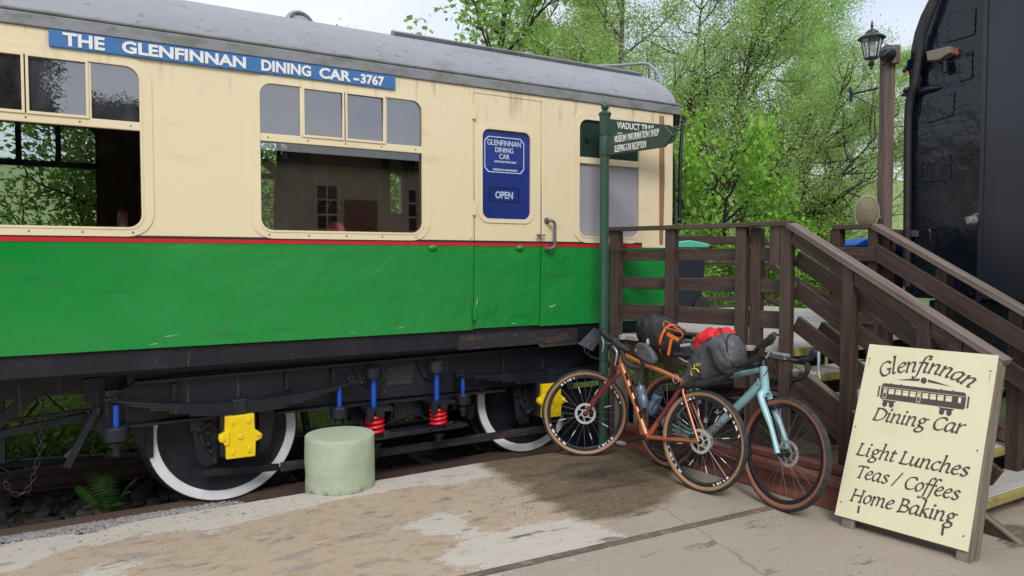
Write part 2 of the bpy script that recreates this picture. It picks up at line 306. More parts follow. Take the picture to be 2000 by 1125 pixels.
YLOGO=pm('yellow_print',(.70,.53,.02),.5)
GPRINT=pm('grey_print',(.45,.46,.48),.5)
MAHOG=pm('dark_mahogany',(.09,.036,.03),.4,mixes=[((.085,.035,.026),(3,3,12),.45,.7,.7)])
CREAMI=pm('cream_inner_wall',(.80,.68,.52),.6,mixes=[((.48,.40,.29),(2,2,2),.4,.7,.6)])
DARKI=pm('dark_inner_lining',(.045,.038,.036),.6)
CEIL=pm('pale_ceiling',(.82,.80,.76),.6)
CARPET=pm('dark_red_carpet',(.34,.20,.18),.9)
PINKS=pm('red_moquette_seat',(.55,.08,.12),.8,mixes=[((.25,.03,.05),(20,20,20),.5,.7,.6)])
REDBR=pm('red_counter_wood',(.30,.10,.08),.45,mixes=[((.11,.035,.03),(2,2,14),.45,.7,.7)])
SKIN=pm('skin',(.42,.22,.15),.55)
COATC=pm('dark_slate_coat',(.13,.145,.15),.8,mixes=[((.10,.11,.12),(8,8,8),.4,.7,.6)],bump=[((7,7,3),.4,.02)])
HAIR=pm('dark_hair',(.03,.02,.014),.6)
BINB=pm('dark_blue_bin_plastic',(.012,.018,.034),.45)
MINT=pm('mint_green_lid',(.10,.50,.36),.45)
BLID=pm('bright_blue_lid',(.005,.13,.72),.4)
BARK=pm('grey_brown_bark',(.12,.105,.09),.85,mixes=[((.13,.115,.10),(8,8,3),.5,.7,.7),((.03,.025,.02),(14,14,5),.55,.75,.7)],bump=[((20,20,8),.5,.02)])
DBARK=pm('dark_twig_bark',(.045,.037,.03),.85)
BRICK=pm('station_render',(.72,.58,.40),.85,mixes=[((.52,.44,.34),(1,1,1),.4,.7,.6)])
SLATE=pm('slate_roof',(.10,.105,.115),.6,mixes=[((.045,.048,.055),(3,9,3),.45,.7,.7)])
LAMPB=pm('lamp_black_metal',(.022,.024,.03),.4,bump=[(30,.2,.004)])
DISHM=pm('mossy_dish_metal',(.235,.205,.125),.85,mixes=[((.15,.13,.08),(18,18,18),.45,.7,.7),((.04,.035,.028),(50,50,50),.70,.76,.8)],bump=[(50,.3,.004)])
ALU=pm('dull_aluminium',(.38,.40,.42),.4,metal=.6)
PVC=pm('pale_pvc_pipe',(.30,.30,.30),.5)
SLAB=pm('grey_flap_plastic',(.085,.095,.125),.4,mixes=[((.14,.15,.18),(5,5,5),.45,.7,.6)])
BARE=pm('bare_stripped_wood',(.30,.155,.06),.6,mixes=[((.45,.27,.13),(30,30,1.5),.5,.68,.8),((.15,.08,.035),(60,60,3),.6,.74,.7),((.55,.43,.26),(9,9,2),.66,.76,.6)])
GLASS=glass('clear_window_glass',tint=(.93,.96,.95),refl=.04)
GLASSV=glass('sky_sheen_vent_glass',tint=(.45,.46,.49),refl=.20,dirt=.18,film=(.34,.34,.40))  # strong sky sheen put in as extra gloss and a grey film
GLASSF=pm('frosted_lavatory_glass',(.33,.33,.36),.22,mixes=[((.40,.40,.43),(1.5,1,1.2),.4,.7,.7),((.27,.27,.30),(3,1,1),.5,.75,.6)],coat=.3)
GLASSD=pm('dark_green_vent_glass',(.022,.045,.040),.12)
GLASSL=glass('lantern_glass',tint=(.88,.90,.92),refl=.10,dirt=.25,film=(.75,.78,.82))
BIRCHL=leafmat('birch_leaf',(.37,.555,.165),(.48,.66,.24),.52)
ALDERL=leafmat('alder_leaf',(.25,.42,.09),(.39,.57,.16),.5)
MAPLEL=leafmat('maple_leaf',(.22,.40,.04),(.36,.56,.10),.48)
SHRUBL=leafmat('shrub_leaf',(.19,.36,.05),(.31,.50,.11),.48)
WEEDL=leafmat('weed_leaf',(.30,.48,.11),(.48,.64,.22),.48)
FERNL=leafmat('fern_leaf',(.055,.155,.025),(.09,.22,.04),.35)
CONIF=leafmat('conifer_leaf',(.02,.045,.015),(.04,.075,.022),.2)
# ------------------------------------------------------------ shape helpers
def rr(x0,x1,z0,z1,r,n=7):
    rs=r if isinstance(r,(list,tuple)) else [r]*4; P=[]   # bl, br, tr, tl
    for (cx,cz,a0,q) in ((x0,z0,180,0),(x1,z0,270,1),(x1,z1,0,2),(x0,z1,90,3)):
        k=rs[q]; ox=cx+(k if cx==x0 else -k); oz=cz+(k if cz==z0 else -k)
        if k<1e-4: P.append((cx,cz)); continue
        for i in range(n+1):
            a=R(a0+90*i/n); P.append((ox+k*math.cos(a),oz+k*math.sin(a)))
    return P
def flat_mesh(name,polys,thick):
    cu=bpy.data.curves.new(name,'CURVE'); cu.dimensions='2D'; cu.fill_mode='BOTH'; cu.extrude=thick/2
    for P in polys:
        s=cu.splines.new('POLY'); s.points.add(len(P)-1); s.use_cyclic_u=True
        for q,p in zip(s.points,P): q.co=(p[0],p[1],0,1)
    o=bpy.data.objects.new('tmp',cu); me=bpy.data.meshes.new_from_object(o); bpy.data.objects.remove(o); bpy.data.curves.remove(cu); me.name=name
    return me
def panel(name,outer,holes,y,thick,mat,parent=None):
    """sheet in the X-Z plane whose outer face lies at y, with real openings"""
    me=flat_mesh(name,[outer]+list(holes),thick)
    me.transform(Matrix(((1,0,0,0),(0,0,-1,y+thick/2),(0,1,0,0),(0,0,0,1)))); me.materials.clear(); me.materials.append(mat)
    o=bpy.data.objects.new(name,me); link(o,parent); return o
def text_obj(name,body,size,mw,mat,parent=None,sx=1.0,bold=0.0,align='LEFT',spacing=1.0,shear=0.0,lead=1.0,thick=.0015):
    cu=bpy.data.curves.new(name,'FONT'); cu.body=body; cu.size=size; cu.align_x=align; cu.offset=bold; cu.space_character=spacing; cu.shear=shear; cu.space_line=lead; cu.extrude=thick; cu.resolution_u=3
    o=bpy.data.objects.new('tmp',cu); me=bpy.data.meshes.new_from_object(o); bpy.data.objects.remove(o); bpy.data.curves.remove(cu); me.name=name
    me.transform(mw@Matrix.Diagonal((sx,1,1,1))); me.materials.clear(); me.materials.append(mat)
    o=bpy.data.objects.new(name,me); link(o,parent); return o
def face_mat(o,x,y):
    """text plane: origin o, x to the right, y up"""
    o,x,y=V(o),V(x).normalized(),V(y).normalized(); z=x.cross(y)
    return Matrix(((x.x,y.x,z.x,o.x),(x.y,y.y,z.y,o.y),(x.z,y.z,z.z,o.z),(0,0,0,1)))
SIDE=lambda p: face_mat(p,(1,0,0),(0,0,1))
def qcurve(a,b,c,n=10):
    a,b,c=V(a),V(b),V(c); return [a*(1-t)**2+b*2*t*(1-t)+c*t*t for t in [i/n for i in range(n+1)]]
def smoothpath(P,n=6):
    P=[V(p) for p in P]; out=[]
    for i in range(len(P)-1):
        p0=P[max(0,i-1)];p1=P[i];p2=P[i+1];p3=P[min(len(P)-1,i+2)]
        for k in range(n):
            t=k/n; out.append(.5*((2*p1)+(p2-p0)*t+(2*p0-5*p1+4*p2-p3)*t*t+(3*p1-p0-3*p2+p3)*t**3))
    out.append(P[-1]); return out
# ============================================================ THE SETTING
def in_poly(P,x,y):
    P=np.array(P); ins=np.zeros(x.shape,bool); n=len(P)
    for i in range(n):
        x0,y0=P[i-1]; x1,y1=P[i]
        c=((y0>y)!=(y1>y)); 
        with np.errstate(divide='ignore',invalid='ignore'): xi=(x1-x0)*(y-y0)/(y1-y0)+x0
        ins^=c&(x<xi)
    return ins.astype(float)
def blur(A,k):
    for ax in (0,1):
        for _ in range(2):
            c=np.cumsum(np.pad(A,[(k+1,k) if a==ax else (0,0) for a in (0,1)],mode='edge'),axis=ax)
            A=(np.take(c,range(2*k+1,c.shape[ax]),ax)-np.take(c,range(0,c.shape[ax]-2*k-1),ax))/(2*k+1)
    return A
def grid_obj(name,xs,ys,hf,mat,kind,masks=None):
    nx,ny=len(xs),len(ys); X,Y=np.meshgrid(xs,ys,indexing='ij'); Z=hf(X,Y)
    co=np.stack([X,Y,Z],-1).reshape(-1,3).astype(np.float32)
    i=np.arange(nx*ny).reshape(nx,ny); q=np.stack([i[:-1,:-1],i[1:,:-1],i[1:,1:],i[:-1,1:]],-1).reshape(-1,4)
    me=np_mesh(name,co,q); me.materials.append(mat)
    if masks is not None:
        a=me.color_attributes.new('mask','FLOAT_COLOR','POINT'); a.data.foreach_set('color',np.stack(masks,-1).reshape(-1).astype(np.float32))
    me.polygons.foreach_set('use_smooth',np.ones(len(q),bool))
    o=bpy.data.objects.new(name,me); link(o); o['kind']=kind; return o
def np_mesh(name,co,q):
    k=q.shape[1]; me=bpy.data.meshes.new(name); me.vertices.add(len(co)); me.vertices.foreach_set('co',np.ascontiguousarray(co,np.float32).reshape(-1))
    me.loops.add(q.size); me.loops.foreach_set('vertex_index',np.ascontiguousarray(q,np.int32).reshape(-1))
    me.polygons.add(len(q)); me.polygons.foreach_set('loop_start',np.arange(0,q.size,k,dtype=np.int32)); me.update(calc_edges=True); return me
def g_np(X,Y): return X*0+.15
def edge_y(x):  # broken front edge of the slab, as measured along it
    E_=[(-9,4.92),(-1.4,4.92),(-.47,4.915),(-.13,4.91),(-.08,4.85),(.0,4.855),(.10,4.905),(.22,4.93),(.43,4.94),(1.27,4.945),(2.6,4.975),(3.2,4.935),(4.04,4.93),(9,4.93)]
    return float(np.interp(x,[e[0] for e in E_],[e[1] for e in E_]))
# pavement: real stains laid out on the concrete (paint, tan dirt, damp cement patch)
xs=np.arange(-3,8.01,.025); ys=np.concatenate([np.arange(-1.2,4.93,.025),[4.935]]); GX,GY=np.meshgrid(xs,ys,indexing='ij')
def pxpoly(pts): return [tuple(PG(*p))[:2] for p in pts]
POL=dict(
 white=[[(-250,1110),(0,1062),(100,1040),(330,1000),(600,955),(740,933),(940,900),(985,912),(960,935),(850,947),(740,962),(590,992),(500,1012),(420,1035),(300,1040),(140,1068),(60,1100),(-60,1140),(-250,1200)],
        [(880,1048),(1000,1035),(1060,1012),(1130,1013),(1225,1046),(1100,1082),(935,1125),(850,1105),(890,1075)],[(787,1037),(825,1012),(875,1002),(915,1008),(908,1034),(850,1045)],[(955,1022),(1010,1008),(1000,1030)],[(120,1140),(200,1105),(290,1100),(250,1140)]],
 damp=[[(930,905),(1000,880),(1060,875),(1215,855),(1300,905),(1345,955),(1300,985),(1205,1008),(1165,1030),(1130,1012),(1040,968),(985,935)]],
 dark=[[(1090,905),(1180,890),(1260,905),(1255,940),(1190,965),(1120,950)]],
 right=[[(1345,955),(1300,985),(1205,1008),(1165,1030),(1225,1046),(935,1125),(900,1400),(2600,1400),(2300,1000),(1640,990),(1215,850),(1300,905)]],
 grey=[[(235,1045),(300,1010),(330,1025),(280,1050)],[(215,1100),(260,1065),(300,1070),(300,1095)],[(370,1030),(410,1010),(450,1035),(400,1060)],[(620,1045),(660,1035),(650,1058)],[(520,1090),(600,1075),(640,1110),(540,1120)]])
def msk(n,k):
    A=np.zeros(GX.shape)
    for P in POL[n]: A=np.maximum(A,in_poly(pxpoly(P),GX,GY))
    return blur(A,k)
PAVE,t,b,o=newmat('worn_concrete'); L=t.links.new
at=N(t,'ShaderNodeAttribute',attribute_name='mask'); sp=N(t,'ShaderNodeSeparateColor'); L(at.outputs['Color'],sp.inputs[0]); tc=N(t,'ShaderNodeTexCoord'); oc=tc.outputs['Object']
def cmix(fac,a,col):
    c=N(t,'ShaderNodeMix',data_type='RGBA'); L(fac,c.inputs[0]); L(a,c.inputs[6])
    if isinstance(col,tuple): c.inputs[7].default_value=(*col,1)
    else: L(col,c.inputs[7])
    return c.outputs[2]
def mth(op,a,b_=None,clamp=False):
    n=N(t,'ShaderNodeMath',operation=op); n.use_clamp=clamp
    for i,v in enumerate((a,b_)):
        if v is None: continue
        if isinstance(v,(int,float)): n.inputs[i].default_value=v
        else: L(v,n.inputs[i])
    return n.outputs[0]
def mr(v,a,b_,c=0,d=1):
    r=N(t,'ShaderNodeMapRange'); r.inputs[1].default_value=a; r.inputs[2].default_value=b_; r.inputs[3].default_value=c; r.inputs[4].default_value=d; L(v,r.inputs[0]); return r.outputs[0]
_,n1=noise_fac(t,oc,(3.2,6.5,4),0,1,7,.62); _,n2=noise_fac(t,oc,(1.1,1.1,1),0,1,5,.6); _,n3=noise_fac(t,oc,(38,38,38),0,1,5,.7); _,n4=noise_fac(t,oc,(9,14,9),0,1,6,.65); _,n6=noise_fac(t,oc,(2.2,9,4),0,1,8,.7)
tan=N(t,'ShaderNodeRGB'); tan.outputs[0].default_value=(.415,.325,.24,1); cur=tan.outputs[0]
cur=cmix(mr(n2,.4,.65,0,.75),cur,(.44,.355,.275)); cur=cmix(mr(n4,.50,.68,0,.65),cur,(.24,.17,.11)); cur=cmix(mr(n6,.58,.66,0,.75),cur,(.165,.13,.095)); cur=cmix(mr(n1,.60,.68,0,.6),cur,(.27,.235,.20))
grey=N(t,'ShaderNodeRGB'); grey.outputs[0].default_value=(.335,.284,.232,1); gc=cmix(mr(n2,.4,.65,0,.6),grey.outputs[0],(.385,.335,.282)); gc=cmix(mr(n4,.5,.75,0,.5),gc,(.29,.25,.21)); gc=cmix(mr(n3,.62,.72,0,.35),gc,(.20,.17,.145))
dc=cmix(mr(n3,.4,.65,0,.8),grey.outputs[0],(.10,.075,.05))
damp=N(t,'ShaderNodeRGB'); damp.outputs[0].default_value=(.145,.108,.070,1); dcur=cmix(mr(n3,.42,.62,0,.8),damp.outputs[0],(.22,.165,.11)); dcur=cmix(mr(n4,.5,.7,0,.6),dcur,(.085,.062,.042))
wob=mth('MULTIPLY',mth('SUBTRACT',mth('ADD',n1,n6),1.0),2.3); wob2=mth('MULTIPLY',mth('SUBTRACT',n3,.5),.9)
mR=mr(mth('ADD',mth('ADD',sp.outputs[0],wob),wob2),.46,.54); mG=mr(mth('ADD',sp.outputs[1],mth('ADD',mth('MULTIPLY',wob,.4),mth('MULTIPLY',wob2,.35))),.30,.72); mB=mr(mth('ADD',sp.outputs[2],mth('MULTIPLY',wob,.5)),.42,.58)
mA=mr(mth('ADD',mth('ADD',at.outputs['Alpha'],mth('MULTIPLY',wob,.9)),wob2),.42,.60)
cur=cmix(mB,cur,gc)
cur=cmix(mth('MULTIPLY',mA,.8),cur,(.27,.245,.235))
pw=N(t,'ShaderNodeRGB'); pw.outputs[0].default_value=(.52,.475,.43,1); pwc=cmix(mr(n4,.45,.7,0,.5),pw.outputs[0],(.43,.385,.335)); pwc=cmix(mr(n3,.64,.72,0,.6),pwc,(.30,.25,.20))
cur=cmix(mth('MULTIPLY',mR,.93),cur,pwc)
cur=cmix(mG,cur,dcur)
a2=N(t,'ShaderNodeAttribute',attribute_name='mask2'); s2=N(t,'ShaderNodeSeparateColor'); L(a2.outputs['Color'],s2.inputs[0])
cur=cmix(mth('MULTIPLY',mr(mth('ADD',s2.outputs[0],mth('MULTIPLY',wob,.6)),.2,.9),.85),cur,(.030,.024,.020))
cur=cmix(mth('MULTIPLY',mr(mth('ADD',s2.outputs[1],wob),.4,.65),.8),cur,(.10,.075,.045))
# cracks and specks
vo=N(t,'ShaderNodeTexVoronoi',feature='DISTANCE_TO_EDGE'); vo.inputs['Scale'].default_value=.33; mpv=N(t,'ShaderNodeMapping'); L(oc,mpv.inputs[0]); nv=N(t,'ShaderNodeTexNoise'); nv.inputs['Scale'].default_value=3; nv.inputs['Detail'].default_value=6; L(oc,nv.inputs['Vector'])
va=N(t,'ShaderNodeMix',data_type='RGBA',blend_type='ADD'); va.inputs[0].default_value=.22; L(mpv.outputs[0],va.inputs[6]); L(nv.outputs['Color'],va.inputs[7]); L(va.outputs[2],vo.inputs['Vector'])
crk=mth('MULTIPLY',mr(vo.outputs['Distance'],.0035,.0010),mth('MULTIPLY',mB,mr(n2,.42,.5)))
cur=cmix(mth('MULTIPLY',crk,.38),cur,(.10,.08,.065))
_,n5=noise_fac(t,oc,(17,17,17),0,1,2,.5); cur=cmix(mr(n5,.735,.75,0,.7),cur,(.07,.045,.03))
L(cur,b.inputs['Base Color']); L(mr(mG,0,1,.85,.62),b.inputs['Roughness']); b.inputs['Specular IOR Level'].default_value=.35
bm=N(t,'ShaderNodeBump'); bm.inputs['Strength'].default_value=.5; bm.inputs['Distance'].default_value=.006
hgt=mth('ADD',mth('MULTIPLY',n3,.5),mth('ADD',n4,mth('MULTIPLY',mR,.25))); hgt=mth('SUBTRACT',hgt,mth('MULTIPLY',crk,.5)); L(hgt,bm.inputs['Height']); L(bm.outputs[0],b.inputs['Normal'])
GYs=GY
def shape_edge(o):
    n=len(o.data.vertices); co=np.empty(n*3,np.float32); o.data.vertices.foreach_get('co',co); co=co.reshape(-1,3); top=co[:,1]>4.93-.0001
    for i in np.where(co[:,1]>4.70)[0]:
        ey=edge_y(co[i,0])+.006*mnoise.noise(V((co[i,0]*9,0,3)))+.004*mnoise.noise(V((co[i,0]*31,0,1))); k=(co[i,1]-4.70)/(4.935-4.70); co[i,1]=4.70+k*(ey-4.70)
    o.data.vertices.foreach_set('co',co.reshape(-1)); o.data.update()
pave=grid_obj('pavement',xs,ys,g_np,PAVE,'structure',[msk('white',3),msk('damp',5),msk('right',4),msk('grey',4)])
a=pave.data.color_attributes.new('mask2','FLOAT_COLOR','POINT'); moss=blur(in_poly(pxpoly([(1925,1035),(2050,1000),(2300,1060),(2200,1120),(1990,1065)]),GX,GY),5)
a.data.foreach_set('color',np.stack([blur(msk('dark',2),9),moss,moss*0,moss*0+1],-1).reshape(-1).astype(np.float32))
shape_edge(pave)
m_=MB(); ex=np.arange(-3,8.01,.05); tp=[(x,edge_y(x)+.006*mnoise.noise(V((x*9,0,3)))+.004*mnoise.noise(V((x*31,0,1))),.1502) for x in ex]
m_.add(tp+[(x,y+.012*mnoise.noise(V((x*5,7,1))),-.3) for x,y,z in tp],[(i,i+1,len(ex)+i+1,len(ex)+i) for i in range(len(ex)-1)]); eo=m_.build('pavement_edge',GREYC:=pm('slab_edge_concrete',(.33,.30,.27),.9,mixes=[((.18,.16,.13),(9,9,14),.45,.7,.8)],bump=[(25,.6,.01)])); eo['kind']='structure'
# steel strip let into the concrete
mb=MB(); pts=[PG(x,1125-(x-930)*.2288) for x in range(800,1541,20)]
for i in range(len(pts)-1):
    a_,b_=pts[i],pts[i+1]; mb.beam(a_+V((0,0,-.01)),b_+V((0,0,-.01)),.042,.030); mb.beam(a_+V((.025,.034,-.012)),b_+V((.025,.034,-.012)),.012,.030)
o=mb.build('inset_rail',STRIPM); o['kind']='structure'
# ground, bank and hill
GRASS=pm('grass_ground',(.105,.15,.035),.95,mixes=[((.17,.20,.06),(.3,.3,.3),.4,.7,.8),((.07,.10,.03),(2,2,2),.5,.7,.7),((.16,.13,.075),(.9,.9,.9),.62,.75,.6)],bump=[(3,.5,.1)])
HILLM=pm('hill_turf',(.25,.30,.11),.95,mixes=[((.17,.21,.085),(.05,.05,.07),.42,.62,.8),((.16,.14,.11),(.12,.12,.2),.56,.68,.75),((.13,.135,.13),(.3,.3,.5),.66,.72,.8),((.24,.26,.08),(.2,.2,.2),.55,.7,.6)],bump=[(.5,.6,.5)])
EARTH=pm('dark_ballast_earth',(.030,.025,.022),.95,mixes=[((.06,.05,.042),(9,9,9),.45,.7,.8)],bump=[(20,.7,.02)])
def terr(X,Y):
    z=np.full(X.shape,-.34); z+=np.clip((Y-8.6)/2.6,0,1)**1.2*.75; d=np.clip(Y-13,0,None); z+=d*.06+np.clip(Y-26,0,None)*.06
    z+=np.clip(X-16,0,60)*.11*np.clip((Y-2)/20,0,1)
    z+=np.sin(X*.07+1)*np.cos(Y*.05)*np.clip((Y-22)/40,0,1)*3+np.sin(X*.31+Y*.23)*.12*np.clip((Y-8)/5,0,1); return z
gx=np.concatenate([np.arange(-260,-30,14),np.arange(-30,60,1.0),np.arange(60,420,14)]); gy=np.concatenate([np.arange(-150,-10,10),np.arange(-10,40,.8),np.arange(40,330,7)])
terrain=grid_obj('ground',gx,gy,terr,GRASS,'structure'); terrain.data.materials.append(HILLM)
cy=np.array([terrain.data.polygons[i].center.y for i in range(len(terrain.data.polygons))]); terrain.data.polygons.foreach_set('material_index',(cy>19).astype(np.int32))
TARM=pm('worn_yard_ground',(.30,.27,.235),.9,mixes=[((.22,.20,.18),(.8,.8,.8),.4,.7,.7)],bump=[(30,.3,.01)])
o=MB().box(-30,30,-7.5,-1.15,-.3,.145).build('yard',TARM); o['kind']='structure'
def stonemesh(seed,s=1):
    rg=random.Random(seed); bm_=bmesh.new(); bmesh.ops.create_icosphere(bm_,subdivisions=1,radius=1)
    for v in bm_.verts: v.co*=rg.uniform(.68,1.15)
    for v in bm_.verts: v.co=V((v.co.x*1.0,v.co.y*.8,v.co.z*.62))
    me=bpy.data.meshes.new('stone'); bm_.to_mesh(me); bm_.free(); return me
STONE=pm('dark_ballast_stone',(.038,.034,.034),.85,mixes=[((.075,.068,.066),(9,9,9),.4,.7,.8),((.085,.055,.042),(14,14,14),.62,.75,.6)],bump=[(30,.5,.006)],rnd=20)
GRAV=pm('pale_grey_gravel',(.25,.24,.235),.85,mixes=[((.36,.35,.34),(30,30,30),.4,.65,.8),((.13,.125,.12),(18,18,18),.5,.7,.7)],rnd=20)
bal=grid_obj('ballast_bed',np.arange(-9,16.1,.16),np.arange(5.56,8.7,.16),lambda X,Y:-.17+.03*np.sin(X*7)*np.cos(Y*6)-.10*np.clip((Y-7.7),0,1),EARTH,'structure')
stones=[stonemesh(i) for i in range(7)]
for m_ in stones: m_.materials.append(STONE)
rg=random.Random(3); cnt=0
def stone_mat(x,y,z,s,rg): return Matrix.Translation((x,y,z))@Matrix.Rotation(rg.uniform(0,6.28),4,'Z')@Matrix.Rotation(rg.uniform(-.5,.5),4,'X')@Matrix.Diagonal((s,s,s,1))
for _ in range(280):
    x=rg.uniform(-1.1,1.9); y=rg.uniform(5.62,6.75)
    if .05<x<0 : continue
    s=rg.uniform(.03,.075); o=bpy.data.objects.new('stone',stones[rg.randrange(7)]); link(o,bal,stone_mat(x,y,-.165+s*.3,s,rg))
def scatter(name,n,fn,mats,seed,mat,parent=None):
    rg=random.Random(seed); vs=[];fs=[]
    base=[( [v.co.copy() for v in m.vertices],[tuple(p.vertices) for p in m.polygons]) for m in stones]
    for _ in range(n):
        q=fn(rg)
        if q is None: continue
        x,y,z,s=q; M=stone_mat(x,y,z,s,rg); bv,bf=base[rg.randrange(7)]; k=len(vs); vs+=[tuple(M@v) for v in bv]; fs+=[tuple(i+k for i in f) for f in bf]
    me=bpy.data.meshes.new(name); me.from_pydata(vs,[],fs); me.materials.append(mat); o=bpy.data.objects.new(name,me); link(o,parent); o['kind']='stuff'; return o
scatter('ballast_stones',2600,lambda r:(r.uniform(-4.5,5.5),r.uniform(5.6,8.1),-.17+r.uniform(-.01,.02),r.uniform(.018,.055)),0,5,STONE)
def gtop(x,y): t=min(1,max(0,(5.5-y)/.5)); return .0+.135*t
def ginside(r):
    x=r.uniform(-2.4,.85); y=r.uniform(4.83,5.50)
    if x>.35 and r.random()<(x-.35)*1.9: return None
    return (x,y,gtop(x,y)+r.uniform(-.006,.006),r.uniform(.008,.018)) if y>edge_y(x)-.004 else None
scatter('gravel',9000,ginside,0,6,GRAV)
grid_obj('gravel_bed',np.arange(-9,9.1,.1),np.arange(4.80,5.53,.06),lambda X,Y:-.012+.135*np.clip((5.5-Y)/.5,0,1)*np.where(X<.9,1,.0)-.1*(X>=.9),GRAV,'structure')
scatter('grit',900,lambda r:((lambda p:(p.x,p.y,p.z+.001,r.uniform(.002,.006)))(PG(r.uniform(100,1900),r.uniform(1010,1124)))),0,8,GRAV)
scatter('loose_grit',260,lambda r:((lambda x,y:(x,y,.151,r.uniform(.003,.008)))(r.uniform(-1.6,2.2),4.9-abs(r.gauss(0,.14))-.01)),0,18,GRAV)
scatter('damp_grit',420,lambda r:((lambda p:(p.x,p.y,.1505,r.uniform(.003,.007)))(PG(r.uniform(960,1330),r.uniform(890,1010)))),0,19,STONE)
# track
trk=bpy.data.objects.new('railway_track',None); link(trk,None,Matrix.Translation((0,6.3,0))); trk['kind']='structure'
for y0 in (5.51,7.03):
    mb=MB(); mb.prism([(-9,y0,.03),(-9,y0+.07,.03),(-9,y0+.07,-.03),(-9,y0+.045,-.045),(-9,y0+.045,-.12),(-9,y0+.1,-.135),(-9,y0+.1,-.15),(-9,y0-.03,-.15),(-9,y0-.03,-.135),(-9,y0+.025,-.12),(-9,y0+.025,-.045),(-9,y0,-.03)],(25,0,0)); mb.build('rail',RAILD,trk)
for i in range(24):
    x=-7+i*.7
    if abs(x-.4)>0: board('sleeper',(x,5.585,-.215),(x,7.75,-.215),.25,.12,GREYW,trk,bevel=.008)
# ============================================================ DINING CAR
car=thing('dining_car',(.8,6.45,0),'cream and green railway dining carriage with blue name board along its roof edge','railway carriage')
YS=5.10; XE=4.77; XL=-6.6
w1=(-.905,.301,1.958,2.972); w2=(1.010,2.214,1.958,2.972); wt=(3.676,4.362,1.958,2.988); wd=(2.732,3.186,2.094,2.812); w0=(-2.82,-1.62,1.958,2.972); w00=(-4.735,-3.535,1.958,2.972)
def hole(w,m=.03,r=.09): return rr(w[0]-m,w[1]+m,w[2]-m,w[3]+m,r+m)
Z0,ZM,ZT=1.195,1.878,3.127
for xa,xb,hs in ((XL,2.654,(w00,w0,w1,w2)),(3.298,XE,(wt,))):
    panel('upper_side',[(xa,ZM),(xb,ZM),(xb,ZT),(xa,ZT)],[hole(w) for w in hs],YS,.04,CREAM,car)
    MB().prism([(xa,YS,ZM-.002),(xa,YS+.022,Z0),(xa,YS+.06,Z0),(xa,YS+.06,ZM-.002)],(xb-xa,0,0)).build('lower_side',GREEN,car)
dpart=panel('door',[(2.662,ZM),(3.290,ZM),(3.290,3.085),(2.662,3.085)],[rr(wd[0]-.02,wd[1]+.02,wd[2]-.02,wd[3]+.02,.09)],YS+.004,.04,CREAM,car)
MB().prism([(2.662,YS+.004,ZM-.002),(2.662,YS+.026,Z0+.01),(2.662,YS+.064,Z0+.01),(2.662,YS+.064,ZM-.002)],(.628,0,0)).build('door_lower_panel',GREEN,dpart)
MB().box(2.656,3.296,YS,YS+.04,3.087,ZT).build('door_head',CREAM,car)
panel('door_frame',rr(wd[0]-.034,wd[1]+.034,wd[2]-.034,wd[3]+.034,.09),[rr(*wd,.062)],YS-.004,.018,CREAM,dpart)
MB().prism([(p[0],YS+.02,p[1]) for p in rr(wd[0]-.01,wd[1]+.01,wd[2]-.01,wd[3]+.01,.07)],(0,.006,0)).build('poster',NAVY,dpart)
zo=lambda x,y:PY(x,y,YS)
# poster print
def ring2(x0,x1,z0,z1,r,w,y,name,mat,parent):
    def oct_(a): return [(x0+a+r,z0+a),(x1-a-r,z0+a),(x1-a,z0+a+r),(x1-a,z1-a-r),(x1-a-r,z1-a),(x0+a+r,z1-a),(x0+a,z1-a-r),(x0+a,z0+a+r)]
    return panel(name,oct_(0),[oct_(w)],y,.002,mat,parent)
ring2(2.760,3.135,2.470,2.760,.035,.007,YS+.017,'poster_border',PALE,dpart)
yp=YS+.0185
for txt,z,s,sx in (('GLENFINNAN',2.690,.062,.83),('DINING',2.635,.058,.85),('CAR',2.583,.058,.85),('OPEN DAILY FROM 9.30AM',2.552,.0215,.80),('EVENINGS BY ARRANGEMENT',2.487,.0215,.80)):
    text_obj('poster_lettering',txt,s,SIDE((2.945 if s>.05 else 2.955,yp,z)),PALE,dpart,sx=sx,align='CENTER',bold=.0006)
ring2(2.80,3.09,2.232,2.352,.004,.010,YS+.0165,'open_panel_moulding',pm('dark_navy_line',(.004,.012,.09),.3),dpart)
text_obj('poster_lettering','OPEN',.080,SIDE((2.945,yp,2.262)),PALE,dpart,sx=.82,align='CENTER',bold=.001)
MB().prism([(p[0],YS+.012,p[1]) for p in rr(wd[0]-.008,wd[1]+.008,wd[2]-.008,wd[3]+.008,.07)],(0,.003,0)).build('window_pane',glass('door_glass',tint=(.97,.97,.98),refl=.0,ior=1.14),dpart)
for z in (2.93,2.17,1.33):
    MB().box(2.640,2.672,YS-.016,YS-.001,z-.055,z+.055).build('hinge',CREAM if z>ZM else GREEN,dpart,bevel=.004)
mb=MB(); mb.box(2.618,2.642,YS-.006,YS,1.93,3.115); mb.build('door_pillar_bead',CREAM,car,bevel=.003); MB().prism([(2.618,YS-.004,1.862),(2.618,YS+.018,Z0+.002),(2.618,YS+.03,Z0+.002),(2.618,YS+.01,1.862)],(.024,0,0)).build('door_pillar_bead',GREEN,car,bevel=.003)
MB().box(3.312,3.322,YS-.005,YS,1.93,3.1).build('body_bead',CREAM,car)
mb=MB(); p0=zo(1067,431); p1=zo(1067,486)
mb.tube(smoothpath([p0+V((0,-.003,0)),p0+V((.01,-.045,0)),p0+V((.045,-.055,-.02)),p0+V((.05,-.055,-.09)),p1+V((.05,-.055,.08)),p1+V((.045,-.055,.02)),p1+V((.01,-.045,0)),p1+V((0,-.003,0))],5),.0135,10)
